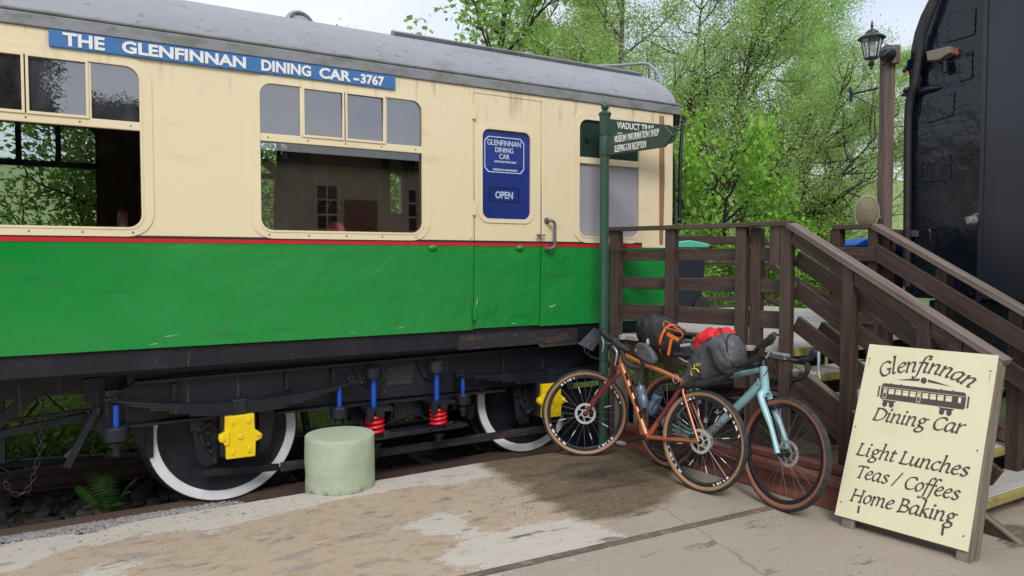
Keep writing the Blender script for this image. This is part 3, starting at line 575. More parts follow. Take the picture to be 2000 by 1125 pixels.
mb.cyl(p0,p0+V((0,-.012,0)),.026); mb.cyl(p1,p1+V((0,-.012,0)),.026); mb.build('grab_handle',pm('dull_handle_metal',(.16,.145,.15),.5,metal=.4,mixes=[((.3,.28,.27),(25,25,25),.5,.7,.6)]),car,smooth=40)
p=zo(1052,459); mb=MB(); mb.cyl(p,p+V((0,-.03,0)),.014); mb.tube([p+V((-.04,-.03,0)),p+V((-.02,-.034,.002)),p+V((.02,-.034,-.002)),p+V((.045,-.03,0))],[.012,.009,.009,.013],8,flat=.8); mb.build('door_lever',ALU,dpart,smooth=40)
for q in ((845,484),(1015,484)):
    p=zo(*q); mb=MB(); mb.ball(p+V((0,-.005,0)),.036,.018,.022,12,8); mb.build('vent_lump',GREEN,car,smooth=60)
# waist lines
for xa,xb,y in ((XL,2.654,YS),(2.662,3.290,YS+.004),(3.298,4.40,YS)):
    MB().box(xa,xb,y-.0035,y+.002,1.872,1.899).build('red_line',REDL,car); MB().box(xa,xb,y-.005,y+.002,1.899,1.915).build('black_line',BLK,car)
MB().box(4.40,XE,YS-.003,YS+.002,1.872,1.9).build('bare_line',CREAM,car)
MB().prism([(4.612,YS-.004,1.90),(4.655,YS-.004,1.90),(4.668,YS-.004,2.5),(4.655,YS-.004,3.10),(4.598,YS-.004,3.10),(4.606,YS-.004,2.4)],(0,.006,0)).build('stripped_wood_strip',BARE,car)
# windows
def window(w,vents,lower=GLASS,trans=(2.572,2.624),up=GLASSV,parent=car,lift=0):
    f=panel('window',rr(w[0]-.062,w[1]+.062,w[2]-.05,w[3]+.055,.15),[rr(w[0],w[1],w[2],w[3],.085)],YS-.007,.03,CREAM,parent)
    panel('window_bead',rr(w[0]-.006,w[1]+.006,w[2]-.006,w[3]+.006,.09),[rr(w[0]+.008,w[1]-.008,w[2]+.008,w[3]-.008,.08)],YS-.011,.02,CREAM,f)
    MB().box(w[0]-.004,w[1]+.004,YS-.004,YS+.02,*trans).build('transom',CREAM,f,bevel=.003)
    MB().prism([(p[0],YS+.018,p[1]) for p in rr(w[0]-.01,w[1]+.01,w[2]-.01,trans[0]+.01,[.09,.09,0,0])],(0,.005,0)).build('pane',lower,f)
    e=[w[0]]+vents+[w[1]]
    for i in range(len(e)-1):
        a,b_=e[i],e[i+1]; rs=[0,0,.085 if i==len(e)-2 else 0,.085 if i==0 else 0]
        d=.012*((i*7)%3-1); sl_=(i in(1,2) and len(e)==5)
        MB().prism([(p[0],YS+.012-(.006 if sl_ else 0)+(p[1]-trans[1])*d,p[1]) for p in rr(a-.004,b_+.004,trans[1]-.008,w[3]+.006,rs)],(0,.004,0)).build('vent_pane',up,f)
        if sl_:
            panel('vent_frame',[(a+.004,trans[1]-.004),(b_-.004,trans[1]-.004),(b_-.004,w[3]-.004),(a+.004,w[3]-.004)],[[(a+.018,trans[1]+.012),(b_-.018,trans[1]+.012),(b_-.018,w[3]-.016),(a+.018,w[3]-.016)]],YS-.012,.014,CREAM,f)
    for k,x in enumerate(vents):
        MB().box(x-.011,x+.011,YS-.006+.001*k,YS+.02,trans[1],w[3]).build('mullion',FRAMER if (len(vents)==3 and k==1) else CREAM,f,bevel=.002)
    return f
window(w2,[1.300,1.607,1.915])
window(w1,[-.61,-.301,.023])
window(w0,[-2.52,-2.22,-1.92]); window(w00,[-4.435,-4.135,-3.835])
wl=window(wt,[3.965],lower=GLASSF,trans=(2.600,2.655),up=GLASSD)
p=zo(1147,272); MB().cyl(p+V((0,.008,0)),p+V((0,-.003,0)),.022,n=16).build('vent_disc',FRAMEB,wl)
mb=MB()
for w in (w1,w2):
    for x in np.linspace(w[0]+.06,w[1]-.06,5): mb.ball((x,YS-.0075,w[2]-.025),.007,.004,.007,8,6); mb.ball((x,YS-.005,2.598),.006,.004,.006,8,6)
mb.build('screw_heads',LEAD,car)['kind']='stuff'
CHIP=pm('bare_primer_chip',(.45,.47,.46),.5); RCHIP=pm('rust_chip',(.28,.10,.05),.8)
for (x,y,sx_,sz_,mt_,sd_) in ((338,655,.055,.006,CHIP,1),(445,636,.012,.012,RCHIP,2),(1080,597,.045,.012,CHIP,3),(1098,545,.010,.010,RCHIP,4),(931,590,.006,.03,CHIP,5),(300,672,.03,.005,CHIP,6),(780,640,.05,.005,CHIP,7),(690,650,.04,.004,CHIP,8),(1003,632,.05,.006,CHIP,9)):
    p=PY(x,y,YS+.018); r_=random.Random(sd_); P=[(p.x+sx_*math.cos(a)*r_.uniform(.4,1)+.35*sx_*math.sin(a),p.z+sz_*math.sin(a)*r_.uniform(.4,1)+.3*sz_*math.cos(a)*2) for a in [2*math.pi*k/11 for k in range(11)]]
    yy_=lambda z: YS+.022*(ZM-z)/(ZM-Z0)
    MB().prism([(a,yy_(b)-.0012,b) for a,b in P],(0,.004,0)).build('paint_chip',mt_,car)
mb=MB()
for z in (1.235,1.84):
    for k in range(150):
        x=XL+.05+k*.0755
        if abs(x-2.66)<.02 or abs(x-3.29)<.02: continue
        mb.ball((x,YS+.022*(ZM-z)/(ZM-Z0)-.0005,z),.005,.0022,.005,6,4)
mb.build('side_rivets',GREEN,car)['kind']='stuff'
# name board
nb=MB().box(-.178,1.990,YS-.022,YS-.002,3.024,3.123).build('name_board',SIGNB,car,bevel=.003)
for txt,xa,xb,s in (('THE',123,205,.105),('GLENFINNAN',238,480,.098),('DINING',510,607,.098),('CAR',623,685,.098),('-',690,701,.09),('3767',704,750,.088)):
    xa,xb=PY(xa,100,YS-.024).x,PY(xb,100,YS-.024).x
    o=text_obj('board_lettering',txt,s,SIDE((0,0,0)),WHT,nb,bold=.0035,align='LEFT')
    xs_=[v.co.x for v in o.data.vertices]; k=(xb-xa)/(max(xs_)-min(xs_)); o.data.transform(Matrix.Translation((xa-min(xs_)*k,YS-.0245,3.0395 if s>.1 else 3.042))@Matrix.Diagonal((k,1,1,1)))
# roof
RA,RB,RZ,RY=1.37,.592,3.135,YS+1.37
def rp(t,off=0): return (RY-(RA+off)*math.cos(t),RZ+(RB+off)*math.sin(t))
mb=MB(); ths=[math.pi*i/40 for i in range(41)]
mb.prism([(XL,*rp(t)) for t in ths],(4.83-XL,0,0)); mb.build('roof',ROOF,car,smooth=35)
best=max(np.linspace(0,1.5,600),key=lambda t:(rp(t)[1]-1.77)/rp(t)[0])
ty,tz=rp(best)
MB().box(XL,4.835,YS-.016,YS+.03,3.129,3.205).build('gutter_board',ROOFD,car,bevel=.006)
mb=MB(); mb.tube([(XL,YS-.002,3.222),(4.84,YS-.002,3.222)],.014,8); mb.build('drip_strip',ROOFD,car,smooth=60)
xa=PY(765,66,ty).x
mb=MB(); t2=best+.03; q=[rp(best-.055),rp(best-.055,.035),rp(best+.03,.04),rp(best+.03,-.01)]
mb.prism([(xa,*p) for p in q],(4.80-xa,0,0)); mb.build('roof_rib',ROOFD,car,bevel=.006)
for (px,py,yy,r) in ((587,28,RY-.25,.135),(1035,103,RY-.20,.135)):
    x=PY(px,py,yy).x; zz=RZ+RB*math.sqrt(max(0,1-((yy-RY)/RA)**2)); c=V((x,yy,zz))
    mb=MB(); mb.torus(c,(.35,-1,.1),r,.018,32,8,1.6); mb.lathe([(r*.86,-.05),(r*.86,.0),(r*.7,.045),(r*.35,.075),(.01,.085)],c,(.35,-1,.1),24); mb.build('roof_vent',ROOF,car,smooth=50)
yq=RY-.5
mb=MB(); mb.tube(smoothpath([PY(1165,129,yq+.1),PY(1215,127,yq),PY(1258,124,yq-.1),PY(1275,132,yq-.2),PY(1287,148,yq-.3),PY(1292,166,yq-.4)],6),.016,8); mb.build('roof_end_pipe',ROOF,car,smooth=60)
# end of the body
mb=MB(); mb.prism([(XE,YS+.05,Z0),(XE,YS+.05,ZT),*[(XE,*rp(t,-.02)) for t in ths[1:-1]],(XE,2*RY-YS-.05,ZT),(XE,2*RY-YS-.05,Z0)],(-.05,0,0)); mb.build('end_wall',FRAMEB,car)
mb=MB(); mb.box(4.79,5.15,6.02,6.92,1.2,3.25); mb.build('gangway',RUBB,car,bevel=.02)
MB().prism([(XE+.02,YS-.008,3.13),(XE+.09,YS-.008,3.13),(XE+.085,YS+.01,3.04),(XE+.03,YS+.01,3.02)],(0,.25,0)).build('gutter_end',FRAMEB,car)
mb=MB(); mb.tube([PY(1327,436,5.30),PY(1329,300,5.32),PY(1334,236,5.36)],.019,10); mb.tube([PY(1334,232,5.36),PY(1334.5,227,5.36)],.021,10); mb.build('end_pipe',FRAMEB,car,smooth=60)
mb=MB(); mb.tube(smoothpath([PY(1317,438,5.2),PY(1317,330,5.2),PY(1314,300,5.2),PY(1309,262,5.14),PY(1307,240,5.12)],5),.013,8); mb.beam(PY(1312,428,5.2),PY(1331,428,5.3),.03,.03); mb.build('end_pipe',FRAMEB,car,smooth=60)
MB().box(4.772,4.80,5.16,7.8,1.0,1.19).build('end_beam',FRAMEB,car)
# far wall, floor, partitions
YF=2*RY-YS
f1=(-1.16,.085,1.958,2.985); f2=(.93,1.95,1.958,2.985); f3=(2.955,3.105,1.55,2.745); f0=(-2.9,-1.75,1.958,2.985); f00=(-4.8,-3.6,1.958,2.985); f000=(3.5,4.5,1.958,2.985)
panel('far_wall',[(XL,Z0),(XE-.05,Z0),(XE-.05,ZT),(XL,ZT)],[rr(*f,.07) for f in (f1,f2,f3,f0,f00,f000)],YF-.06,.06,CREAMI,car)
def farwin(w,vents):
    f=panel('far_window',rr(w[0]-.03,w[1]+.03,w[2]-.03,w[3]+.03,.09),[rr(w[0]+.012,w[1]-.012,w[2]+.012,w[3]-.012,.075)],YF-.075,.012,FRAMEB,car)
    MB().box(w[0],w[1],YF-.078,YF-.05,2.600,2.655).build('transom',FRAMEB,f)
    for x in vents: MB().box(x-.022,x+.022,YF-.078,YF-.05,2.655,w[3]).build('mullion',FRAMEB,f)
    MB().box(w[0],w[1],YF-.04,YF-.035,w[2],w[3]).build('pane',glass('far_glass',tint=(.90,.94,.93),refl=0),f)
farwin(f1,[-.86,-.52,-.22]); farwin(f2,[1.2,1.47,1.74]); farwin(f0,[-2.6,-2.3,-2.0]); farwin(f00,[-4.5,-4.2,-3.9]); farwin(f000,[3.8,4.0,4.2])
panel('far_window',rr(f3[0]-.03,f3[1]+.03,f3[2]-.03,f3[3]+.03,.06),[rr(*f3,.05)],YF-.075,.012,CREAMI,car)
mb=MB(); mb.box(XL,4.7,5.2,YF-.07,1.19,1.25); mb.build('floor',CARPET,car)
mb=MB(); mb.box(XL,4.7,5.16,YF-.07,3.10,3.125); mb.build('ceiling',CEIL,car)
mb=MB(); mb.box(.09,.80,YF-.10,YF-.065,1.25,3.1); mb.box(.42,.46,5.9,YF-.1,1.25,3.1); mb.build('mahogany_partition',MAHOG,car)
cp=MB().box(2.10,2.86,YF-.10,YF-.065,1.25,3.1).build('cream_partition',CREAMI,car)
mb=MB(); dx0,dx1,dz0,dz1=2.12,2.42,1.98,2.42
for x in np.linspace(dx0,dx1,3): mb.box(x-.012,x+.012,YF-.125,YF-.105,dz0,dz1)
for z in np.linspace(dz0,dz1,6): mb.box(dx0-.012,dx1+.012,YF-.123,YF-.107,z-.008,z+.008)
mb.build('glazing_bars',CREAMI,cp); MB().box(dx0,dx1,YF-.106,YF-.102,dz0,dz1).build('dark_panes',MAHOG,cp)
mb=MB(); mb.box(2.50,2.90,6.9,YF-.11,1.25,2.17); mb.build('counter',REDBR,car); mb=MB(); mb.box(2.46,2.93,6.86,YF-.105,2.172,2.225); mb.build('counter_top',DARKI,car)
MB().box(2.87,2.945,YF-.14,YF-.065,1.25,3.1).build('door_post',DARKI,car); MB().box(3.115,3.25,YF-.13,YF-.065,1.25,3.1).build('door_post',DARKI,car)
mb=MB(); mb.box(3.26,3.30,5.4,7.6,1.25,3.1); mb.build('vestibule_partition',pm('grey_brown_partition',(.20,.16,.145),.5),car)
MB().box(3.225,3.262,5.5,6.9,2.33,2.41).build('partition_rail',pm('grey_rail',(.28,.27,.28),.4),car)
# solebar and underframe
MB().box(XL,4.73,YS+.05,YS+.12,1.052,1.188).build('solebar',FRAMEB,car,bevel=.006)
MB().box(XL,4.72,YS+.045,YS+.09,1.188,1.197).build('side_sill',FRAMER,car)
mb=MB(); a,b_=PY(895,684,YS+.045),PY(1128,664,YS+.045); mb.prism([PY(895,655,YS+.047),PY(1128,640,YS+.047),PY(1128,666,YS+.047),PY(895,684,YS+.047)],(0,.004,0)); mb.build('rusted_solebar_patch',FRAMER,car)
mb=MB(); mb.box(XL,4.7,5.25,7.7,1.02,1.19); mb.box(-1.0,4.6,5.5,7.45,.88,1.02); mb.build('underframe',FRAMEB,car)
mb=MB(); a=PY(1060,674,YS+.13); b_=PY(1135,667,YS+.13); mb.tube([a,b_+V((.05,0,0))],.021,10); mb.tube(smoothpath([a+V((.01,0,0)),a+V((-.015,.0,.006)),a+V((-.02,.02,.03)),a+V((-.02,.06,.05))],4),.024,10); mb.build('drain_pipe',PVC,car,smooth=50)
# ------------------------------------------------------------ bogie
bog=MB(); yf=5.335
B=lambda x,y,Y=5.335: PY(x,y,Y)
bog.prism([B(*p) for p in ((205,778),(262,750),(340,732),(620,711),(900,690),(1140,674),(1140,742),(978,757),(820,772),(700,784),(560,800),(420,806),(300,822),(205,834))],(0,.03,0))
bg=bog.build('bogie',FRAMEB,car,bevel=.004)
def bpart(mb,name,mat=None,**k): return mb.build(name,mat or FRAMEB,bg,**k)
mb=MB(); mb.beam(B(262,748,5.30)+V((0,.03,0)),B(1140,671,5.30)+V((0,.03,0)),.10,.02); mb.beam(B(210,838,5.30)+V((0,.03,0)),B(430,812,5.30)+V((0,.03,0)),.10,.016); mb.beam(B(540,806,5.30)+V((0,.03,0)),B(985,762,5.30)+V((0,.03,0)),.10,.016); bpart(mb,'frame_flange')
mb=MB()
for x,y in ((340,765),(560,742),(650,735)): mb.beam(B(x,y-16,5.32),B(x,y+18,5.32),.03,.03,up=(0,1,0))
bpart(mb,'frame_rib')
mb=MB()
for (x,y) in ((772,762),(793,759),(905,763),(700,777),(1060,700),(1005,715),(960,705),(350,790),(600,760),(640,756),(580,786),(520,770)): p=B(x,y); mb.ball(p,.012,.010,.012,10,6)
bpart(mb,'frame_rivets',smooth=60)
bpart(MB().prism([B(*p,5.328) for p in ((754,718),(806,712),(807,748),(755,753))],(0,.006,0)),'frame_patch',FRAMER)
def wheel(xc,r=.51):
    c=V((xc,0,.53)); w=MB(); w.lathe([(.10,5.46),(.12,5.50),(.30,5.53),(.42,5.515),(.445,5.50),(.505,5.50),(.522,5.505),(.522,5.63),(.552,5.64),(.552,5.665),(.44,5.67),(.1,5.68)],c,(0,1,0),56)
    o=bpart(w,'wheel',FRAMEB,smooth=35)
    q=MB(); q.lathe([(.441,5.499),(.441,5.489),(.445,5.486),(.505,5.486),(.509,5.490),(.509,5.5)],c,(0,1,0),64,cap=False); bpart(q,'wheel_rim',WHITEW,smooth=40)
    w=MB(); w.cyl(c+V((0,5.4,0)),c+V((0,7.3,0)),.075,n=16); w.lathe([(.1,7.1),(.552,7.11),(.552,7.14),(.522,7.15),(.522,7.27),(.1,7.3)],c,(0,1,0),40); bpart(w,'axle',FRAMEB,smooth=35)
wheel(.82); wheel(3.40)
def axlebox(dx,dz,flip):
    """casting cover measured on the left one, shifted for the other"""
    S=V((dx,0,dz)); q=lambda x,y,Y=5.17: PY(x,y,Y)+S
    body=[(440,815),(497,808),(498,838),(506,843),(513,848),(512,856),(500,862),(499,891),(442,898),(441,868),(433,866),(427,859),(428,851),(439,845)]
    m=MB(); m.prism([q(*p) for p in body],(0,.045,0)); cov=bpart(m,'axle_box_cover',YEL,bevel=.006)
    m=MB()
    for x,y in ((454,827),(486,822),(455,884),(487,879)): m.beam(q(x,y-5),q(x,y+4),.018,.016,up=(0,1,0))
    m.cyl(q(470,853)+V((0,.01,0)),q(470,853)+V((0,-.010,0)),.018); m.cyl(q(433,858)+V((0,.01,0)),q(433,858)+V((0,-.016,0)),.020); m.cyl(q(506,848)+V((0,.01,0)),q(506,848)+V((0,-.012,0)),.014)
    m.box(q(437,845).x,q(448,845).x,5.160,5.175,q(440,870).z,q(440,844).z)
    m.build('cover_boss',YEL,bg,bevel=.003,smooth=40)['kind']='stuff'
    m=MB(); m.box(q(432,845).x,q(503,845).x,5.215,5.42,q(470,893).z,q(470,806).z); bpart(m,'axle_box',FRAMEB,bevel=.01)
    
    for pts in (((370,805),(425,800),(425,905),(400,912),(386,900),(376,845)),((505,800),(540,797),(528,870),(505,890))):
        m=MB(); m.prism([q(*p,5.34) for p in pts],(0,.03,0)); bpart(m,'horn_guide',bevel=.004)
    m=MB()
    for x,y in ((407,828),(406,845),(405,866),(388,838)): m.cyl(q(x,y,5.33),q(x,y,5.33)+V((0,-.02,0)),.024,.018,n=6)
    m.box(q(377,838).x,q(396,838).x,5.315,5.34,q(385,850).z,q(385,830).z); m.tube(smoothpath([q(393,848,5.31),q(398,868,5.30),(q(412,882,5.30)),q(425,872,5.27)],5),.011,8); bpart(m,'horn_guide_bolts',smooth=40)['kind']='stuff'
axlebox(0,0,False)
d=PY(1074,782,5.17)-PY(470,852,5.17); axlebox(2.58,d.z+.0,True)
def leafspring(pl,pc,pr,Y=5.25,buckle=True):
    a,c,b_=B(*pl,Y),B(*pc,Y),B(*pr,Y); mid=c*2-(a+b_)/2; m=MB()
    for k in range(5):
        t0=.5-.5*(1-.15*k); t1=1-t0; P=[]
        for i in range(13):
            t=t0+(t1-t0)*i/12; P.append(a*(1-t)**2+mid*2*t*(1-t)+b_*t*t-V((0,0,.0165*k)))
        for i in range(12): m.beam(P[i],P[i+1],.075,.0145)
    bpart(m,'leaf_spring')
    m=MB(); m.box(c.x-.045,c.x+.045,Y-.055,Y+.055,c.z-.085,c.z+.03); bpart(m,'spring_buckle',bevel=.006)
    for e in (a,b_): m=MB(); m.torus(e+V((.02 if e is a else -.02,-.04,.03)),(0,1,0),.018,.009,14,6); m.beam(e+V((-.03,-.002,.008)),e+V((.05,-.002,.008)),.09,.016); bpart(m,'spring_eye',smooth=50)
leafspring((213,781),(465,786),(687,746)); 
sh=PY(903,722,5.25); a2=PY(213,781,5.25)
leafspring((893,733),(1072,727),(1230,700))
def hanger(x,y0,y1,rt,cup,stem,Y=5.25):
    a,b_=B(x,y0,Y),B(x,y1,Y); m=MB(); m.cyl(a+V((0,0,.02)),b_-V((0,0,.02)),rt,n=12); bpart(m,'hanger_rod',BLUEP,smooth=40)
    m=MB(); w,y2,y3=cup; c0,c1=B(x,y2,Y),B(x,y3,Y); m.lathe([(w*.9,0),(w,.005),(w,(c0-c1).length),(w*.85,(c0-c1).length+.012)],c1,(0,0,1),20); m.cyl(B(x,y3,Y),B(x,stem,Y),w*.36,n=10); m.cyl(B(x,y3+4,Y),B(x,y3+12,Y),w*.55,n=6); bpart(m,'hanger_cup',smooth=35)
hanger(227,797,833,.019,(.080,836,860),890); hanger(663,760,790,.018,(.070,796,815),830); hanger(904,742,766,.017,(.068,771,789),812)
for x,y0,y1,cy0,cy1 in ((730,738,799,721,739),(853,727,787,708,727)):
    m=MB(); m.cyl(B(x,y0-5,5.22),B(x,y1+8,5.22),.021,n=12); bpart(m,'swing_link',BLUEP,smooth=40)
    m=MB(); a,b_=B(x,cy0,5.22),B(x,cy1,5.22); m.lathe([(.055,0),(.066,.006),(.066,a.z-b_.z),(.05,a.z-b_.z+.012)],b_,(0,0,1),20); bpart(m,'link_cup',smooth=35)
    m=MB(); m.prism([B(*p,5.31) for p in ((x-42,cy0-6),(x-34,cy0-10),(x+20,cy0-12),(x+26,cy0+18),(x+4,cy0+32),(x-18,cy0+34),(x-26,cy0+28))],(0,.02,0))
    for dx_,dy_ in ((-35,-1),(13,-4),(-23,27)): p=B(x+dx_,cy0+dy_,5.31); m.ball(p,.016,.014,.016,8,6)
    bpart(m,'link_bracket')
def coil(x,yt,yb,turns,Rr,Y=5.205):
    a,b_=B(x,yt,Y),B(x,yb,Y); P=[]; n=int(turns*18)
    for i in range(n+1):
        t=i/n; an=2*math.pi*turns*t; P.append(V((b_.x+Rr*math.cos(an),Y+Rr*math.sin(an),b_.z+(a.z-b_.z)*t)))
    m=MB(); m.tube(P,.0155,8); bpart(m,'coil_spring',REDP,smooth=60)
    m=MB(); w=Rr+.03; m.box(a.x-w,a.x+w+.03,Y-.075,5.34,a.z+.015,a.z+.045); m.prism([(a.x-w,Y-.08,a.z+.02),(a.x-w+.05,Y-.08,a.z+.02),(a.x-w+.05,Y-.08,a.z-.03),(a.x-w,Y-.08,a.z-.06)],(0,.02,0)); m.box(a.x-.02,a.x+.04,Y-.09,Y-.08,a.z-.02,a.z+.03)
    m.prism([(a.x+w+.02,5.34,a.z+.03),(a.x+w+.02,Y-.07,a.z+.03),(a.x+w+.02,Y-.05,a.z-.03),(a.x+w+.02,5.3,a.z-.12)],(.012,0,0)); bpart(m,'spring_bracket',bevel=.003)
    m=MB(); m.lathe([(.03,-.13),(.035,-.09),(.05,-.085),(.055,-.06),(.02,-.05),(.02,.0)],b_,(0,0,1),12); bpart(m,'spring_bolt',smooth=35)
    m=MB(); m.box(b_.x-w,b_.x+w,Y-.08,Y+.1,b_.z-.03,b_.z-.012); m.box(b_.x+.035,b_.x+w,Y-.082,Y-.074,b_.z-.02,b_.z+.035); bpart(m,'spring_seat',bevel=.003)
coil(733,806,848,4.5,.058); coil(856,792,830,4.5,.058)
m=MB(); m.beam(B(640,862,5.24),B(905,826,5.24),.16,.022); m.beam(B(640,868,5.16),B(905,830,5.16),.012,.04); bpart(m,'spring_plank',bevel=.003)
m=MB(); m.prism([B(*p,5.36) for p in ((770,785),(822,781),(822,812),(770,820))],(0,.03,0))
for x,y in ((772,801),(798,797),(808,806),(820,792),(812,788)): m.ball(B(x,y,5.355),.014,.012,.014,8,6)
m.box(B(690,800).x,B(900,800).x,5.40,5.9,.50,.74); bpart(m,'bolster')
m=MB(); m.beam(B(548,912,5.30),B(1085,834,5.30),.02,.062); bpart(m,'brake_beam',FRAMER)
m=MB(); m.beam(B(385,925,5.35),B(545,912,5.35),.02,.05); bpart(m,'brake_beam')
for pts,yy in ((((281,827),(300,824),(300,893),(288,896),(282,880)),5.47),(((252,838),(283,830),(283,878),(268,870),(262,852)),5.45),(((590,800),(600,798),(612,860),(600,862)),5.5),(((912,790),(928,788),(926,818),(914,820)),5.48)):
    m=MB(); m.prism([B(*p,yy) for p in pts],(0,.08,0)); bpart(m,'brake_block',bevel=.004)

m=MB(); m.prism([B(*p,5.36) for p in ((1103,762),(1240,745),(1240,860),(1103,885))],(0,.02,0)); bpart(m,'bogie_end_plate'); bpart(MB().box(3.05,4.5,5.72,7.2,.55,.95),'bogie_back_frame'); bpart(MB().box(.35,1.3,5.75,7.1,.55,.95),'bogie_back_frame'); bpart(MB().box(.2,4.4,5.36,5.46,.93,1.06),'bogie_shade_box')  # last box is added, to fill the shaded gap above the frame with dark
m=MB(); m.cyl(B(1149,830,5.45),B(1149,880,5.45),.045,n=14); bpart(m,'sand_pipe',smooth=40)
# left underframe gear
def under(mb,name,mat=FRAMEB,**k): return mb.build(name,mat,car,**k)
U=lambda x,y,Y=5.6: PY(x,y,Y)
m=MB(); m.beam(U(-60,860),U(190,808),.05,.05); m.beam(U(-80,835),U(176,800),.03,.018); under(m,'truss_rod')
m=MB(); m.beam(U(-10,830),U(70,765),.06,.075); under(m,'truss_brace'); m=MB(); m.beam(U(20,855,5.8),U(75,785,5.8),.03,.02); under(m,'truss_brace')
m=MB(); m.beam(U(192,795,5.45),U(130,912,5.45),.05,.04); m.tube(smoothpath([U(176,800),U(168,840),U(150,872),U(130,893)],5),.028,8); under(m,'brake_hanger')
m=MB(); m.box(U(-60,800).x,U(52,800).x,5.35,5.9,.98,1.06); m.prism([U(*p,5.62) for p in ((-300,760),(95,735),(95,765),(60,778),(-300,800))],(0,.06,0)); m.prism([U(*p,5.455) for p in ((163,742),(205,735),(205,850),(185,840),(178,790),(163,785))],(0,.05,0)); under(m,'underframe_bracket')
m=MB(); m.prism([U(*p,5.6) for p in ((-30,780),(8,775),(10,905),(-30,910))],(0,.08,0)); m.torus(U(3,928,5.55),(0,1,0),.055,.008,4,6); under(m,'queen_post')
m=MB(); m.tube(smoothpath([U(8,905,6.2),U(60,888,6.2),U(90,875,6.2),U(120,845,6.2),U(140,810,6.2)],5),.008,6); m.tube(smoothpath([U(72,790,6),U(78,760,6),U(110,790,6),U(140,812,6)],5),.006,6); m.beam(U(-20,908,6.3),U(260,890,6.3),.04,.05); under(m,'brake_pipe')
m=MB(); ch=smoothpath([U(11,942,5.5),U(22,962,5.5),U(42,966,5.5),U(56,955,5.5),U(66,930,5.5),U(76,890,5.5),U(82,840,5.5),U(84,790,5.5),U(86,765,5.5)],8)
L_=0; pts=[ch[0]]
for i in range(1,len(ch)):
    if (ch[i]-pts[-1]).length>.036: pts.append(ch[i])
for i in range(len(pts)-1):
    a,b_=pts[i],pts[i+1]; d_=(b_-a); c=(a+b_)/2; n_=d_.normalized(); s_=(V((0,1,0)) if i%2 else V((1,0,.2))); s_=(s_-n_*s_.dot(n_)).normalized()
    m.tube([c+n_*d_.length*.62*math.cos(t)+s_*.014*math.sin(t) for t in [2*math.pi*k/10 for k in range(10)]],.0034,5,closed=True)
under(m,'chain',pm('dull_chain_steel',(.035,.035,.042),.55,metal=.3),smooth=60)
m=MB(); m.beam(PY(205,893,5.9),PY(330,880,5.9),.03,.03); under(m,'brake_rigging'); m=MB(); m.tube([PY(187,855,5.5),PY(180,880,5.5),PY(176,885,5.5)],.006,6); under(m,'brake_wire')
flap=MB(); q=[PY(*p,YS-.03) for p in ((1161,640),(1182,650),(1158,686),(1130,672))]; flap.prism(q,(0,.006,0)); under(flap,'plastic_flap',SLAB)
# ============================================================ BLACK SLEEPING COACH
bc=thing('sleeping_car',(8,2.2,0),'black painted end of a second railway coach standing beyond the wooden stairs','railway carriage')
cn=PD(1770,330,6.1); XB=cn.x; YB=cn.y; zb=PD(1772,581,6.1).z; zg=PD(1770,112,6.1).z; YC=YB-1.36
def bprof(off=0,n=24,zb_=zb):
    P=[(YB-off,zb_)]
    ZG=zg-.12
    for i in range(n+1):
        t=math.pi*i/n; c_,s_=math.cos(t),math.sin(t); P.append((YC+(1.36-off)*math.copysign(abs(c_)**.82,c_),ZG+(1.02-off)*abs(s_)**.9))
    P.append((2*YC-YB+off,zb_)); return P
m=MB(); m.prism([(XB+.05,*p) for p in bprof(.05)],(16,0,0)); m.prism([(XB,*p) for p in bprof(.0)],(.06,0,0)); m.build('coach_body',CHAR,bc,smooth=30,bevel=.015)
bp=lambda x,y,off=0: PX(x,y,XB-off)
gx_=XB-.10; gA=PX(1916,300,gx_)
m=MB(); m.box(gx_,XB+.02,YC-(gA.y-YC),gA.y,PX(1916,584,gx_).z,zg+.62); m.build('gangway_board',CHARF,bc,bevel=.012)
m=MB(); m.beam(V((gx_-.004,gA.y-.012,zb)),V((gx_-.004,gA.y-.012,zg+.6)),.03,.012,up=(1,0,0)); m.build('gangway_strip',CHARF,bc)
for q in (((1852,26),(1907,14),(1905,68),(1850,84)),((1876,106),(1900,99),(1900,153),(1875,161)),((1813,192),(1866,180),(1863,226),(1812,241)),((1804,312),(1857,300),(1857,351),(1804,356))):
    pts=[bp(*p,.0) for p in q]; c=sum(pts,V((0,0,0)))/4
    m=MB(); m.prism(pts,(-.012,0,0)); pl=m.build('cover_plate',CHAR,bc,bevel=.003)
    m=MB()
    for a_,b_ in ((0,1),(1,2),(2,3),(3,0)):
        for t_ in (.1,.37,.63,.9): r_=pts[a_].lerp(pts[b_],t_).lerp(c,.09); m.ball(r_+V((-.012,0,0)),.006,.008,.008,8,5)
    s_=m.build('rivets',CHAR,pl); s_['kind']='stuff'
m=MB()
for k in range(46):
    z=zb+.03+k*(zg+.3-zb)/46
    m.ball((XB-.0,gA.y+.03,z),.005,.007,.007,6,4); m.ball((XB,YB-.10,z),.005,.007,.007,6,4) if k<36 else None
m.build('rivet_row',CHAR,bc)['kind']='stuff'
m=MB(); m.box(XB-.006,XB+.01,gA.y+.005,YB-.06,PX(1850,240,XB).z,PX(1850,240,XB).z+.012); m.box(XB-.008,XB+.01,gA.y,YB-.02,zb,zb+.03); m.build('seam_strip',CHAR,bc)['kind']='stuff'
m=MB(); hp=[bp(1850,-60,.05),bp(1832,-10,.06),bp(1820,18,.07),bp(1800,75,.07),bp(1792,125,.07),bp(1786,165,.07),bp(1776,200,.06),bp(1773,260,.05),bp(1772,400,.05),bp(1771,560,.05)]
m.tube(smoothpath(hp,6),.030,12); m.build('hose',RUBB,bc,smooth=60)
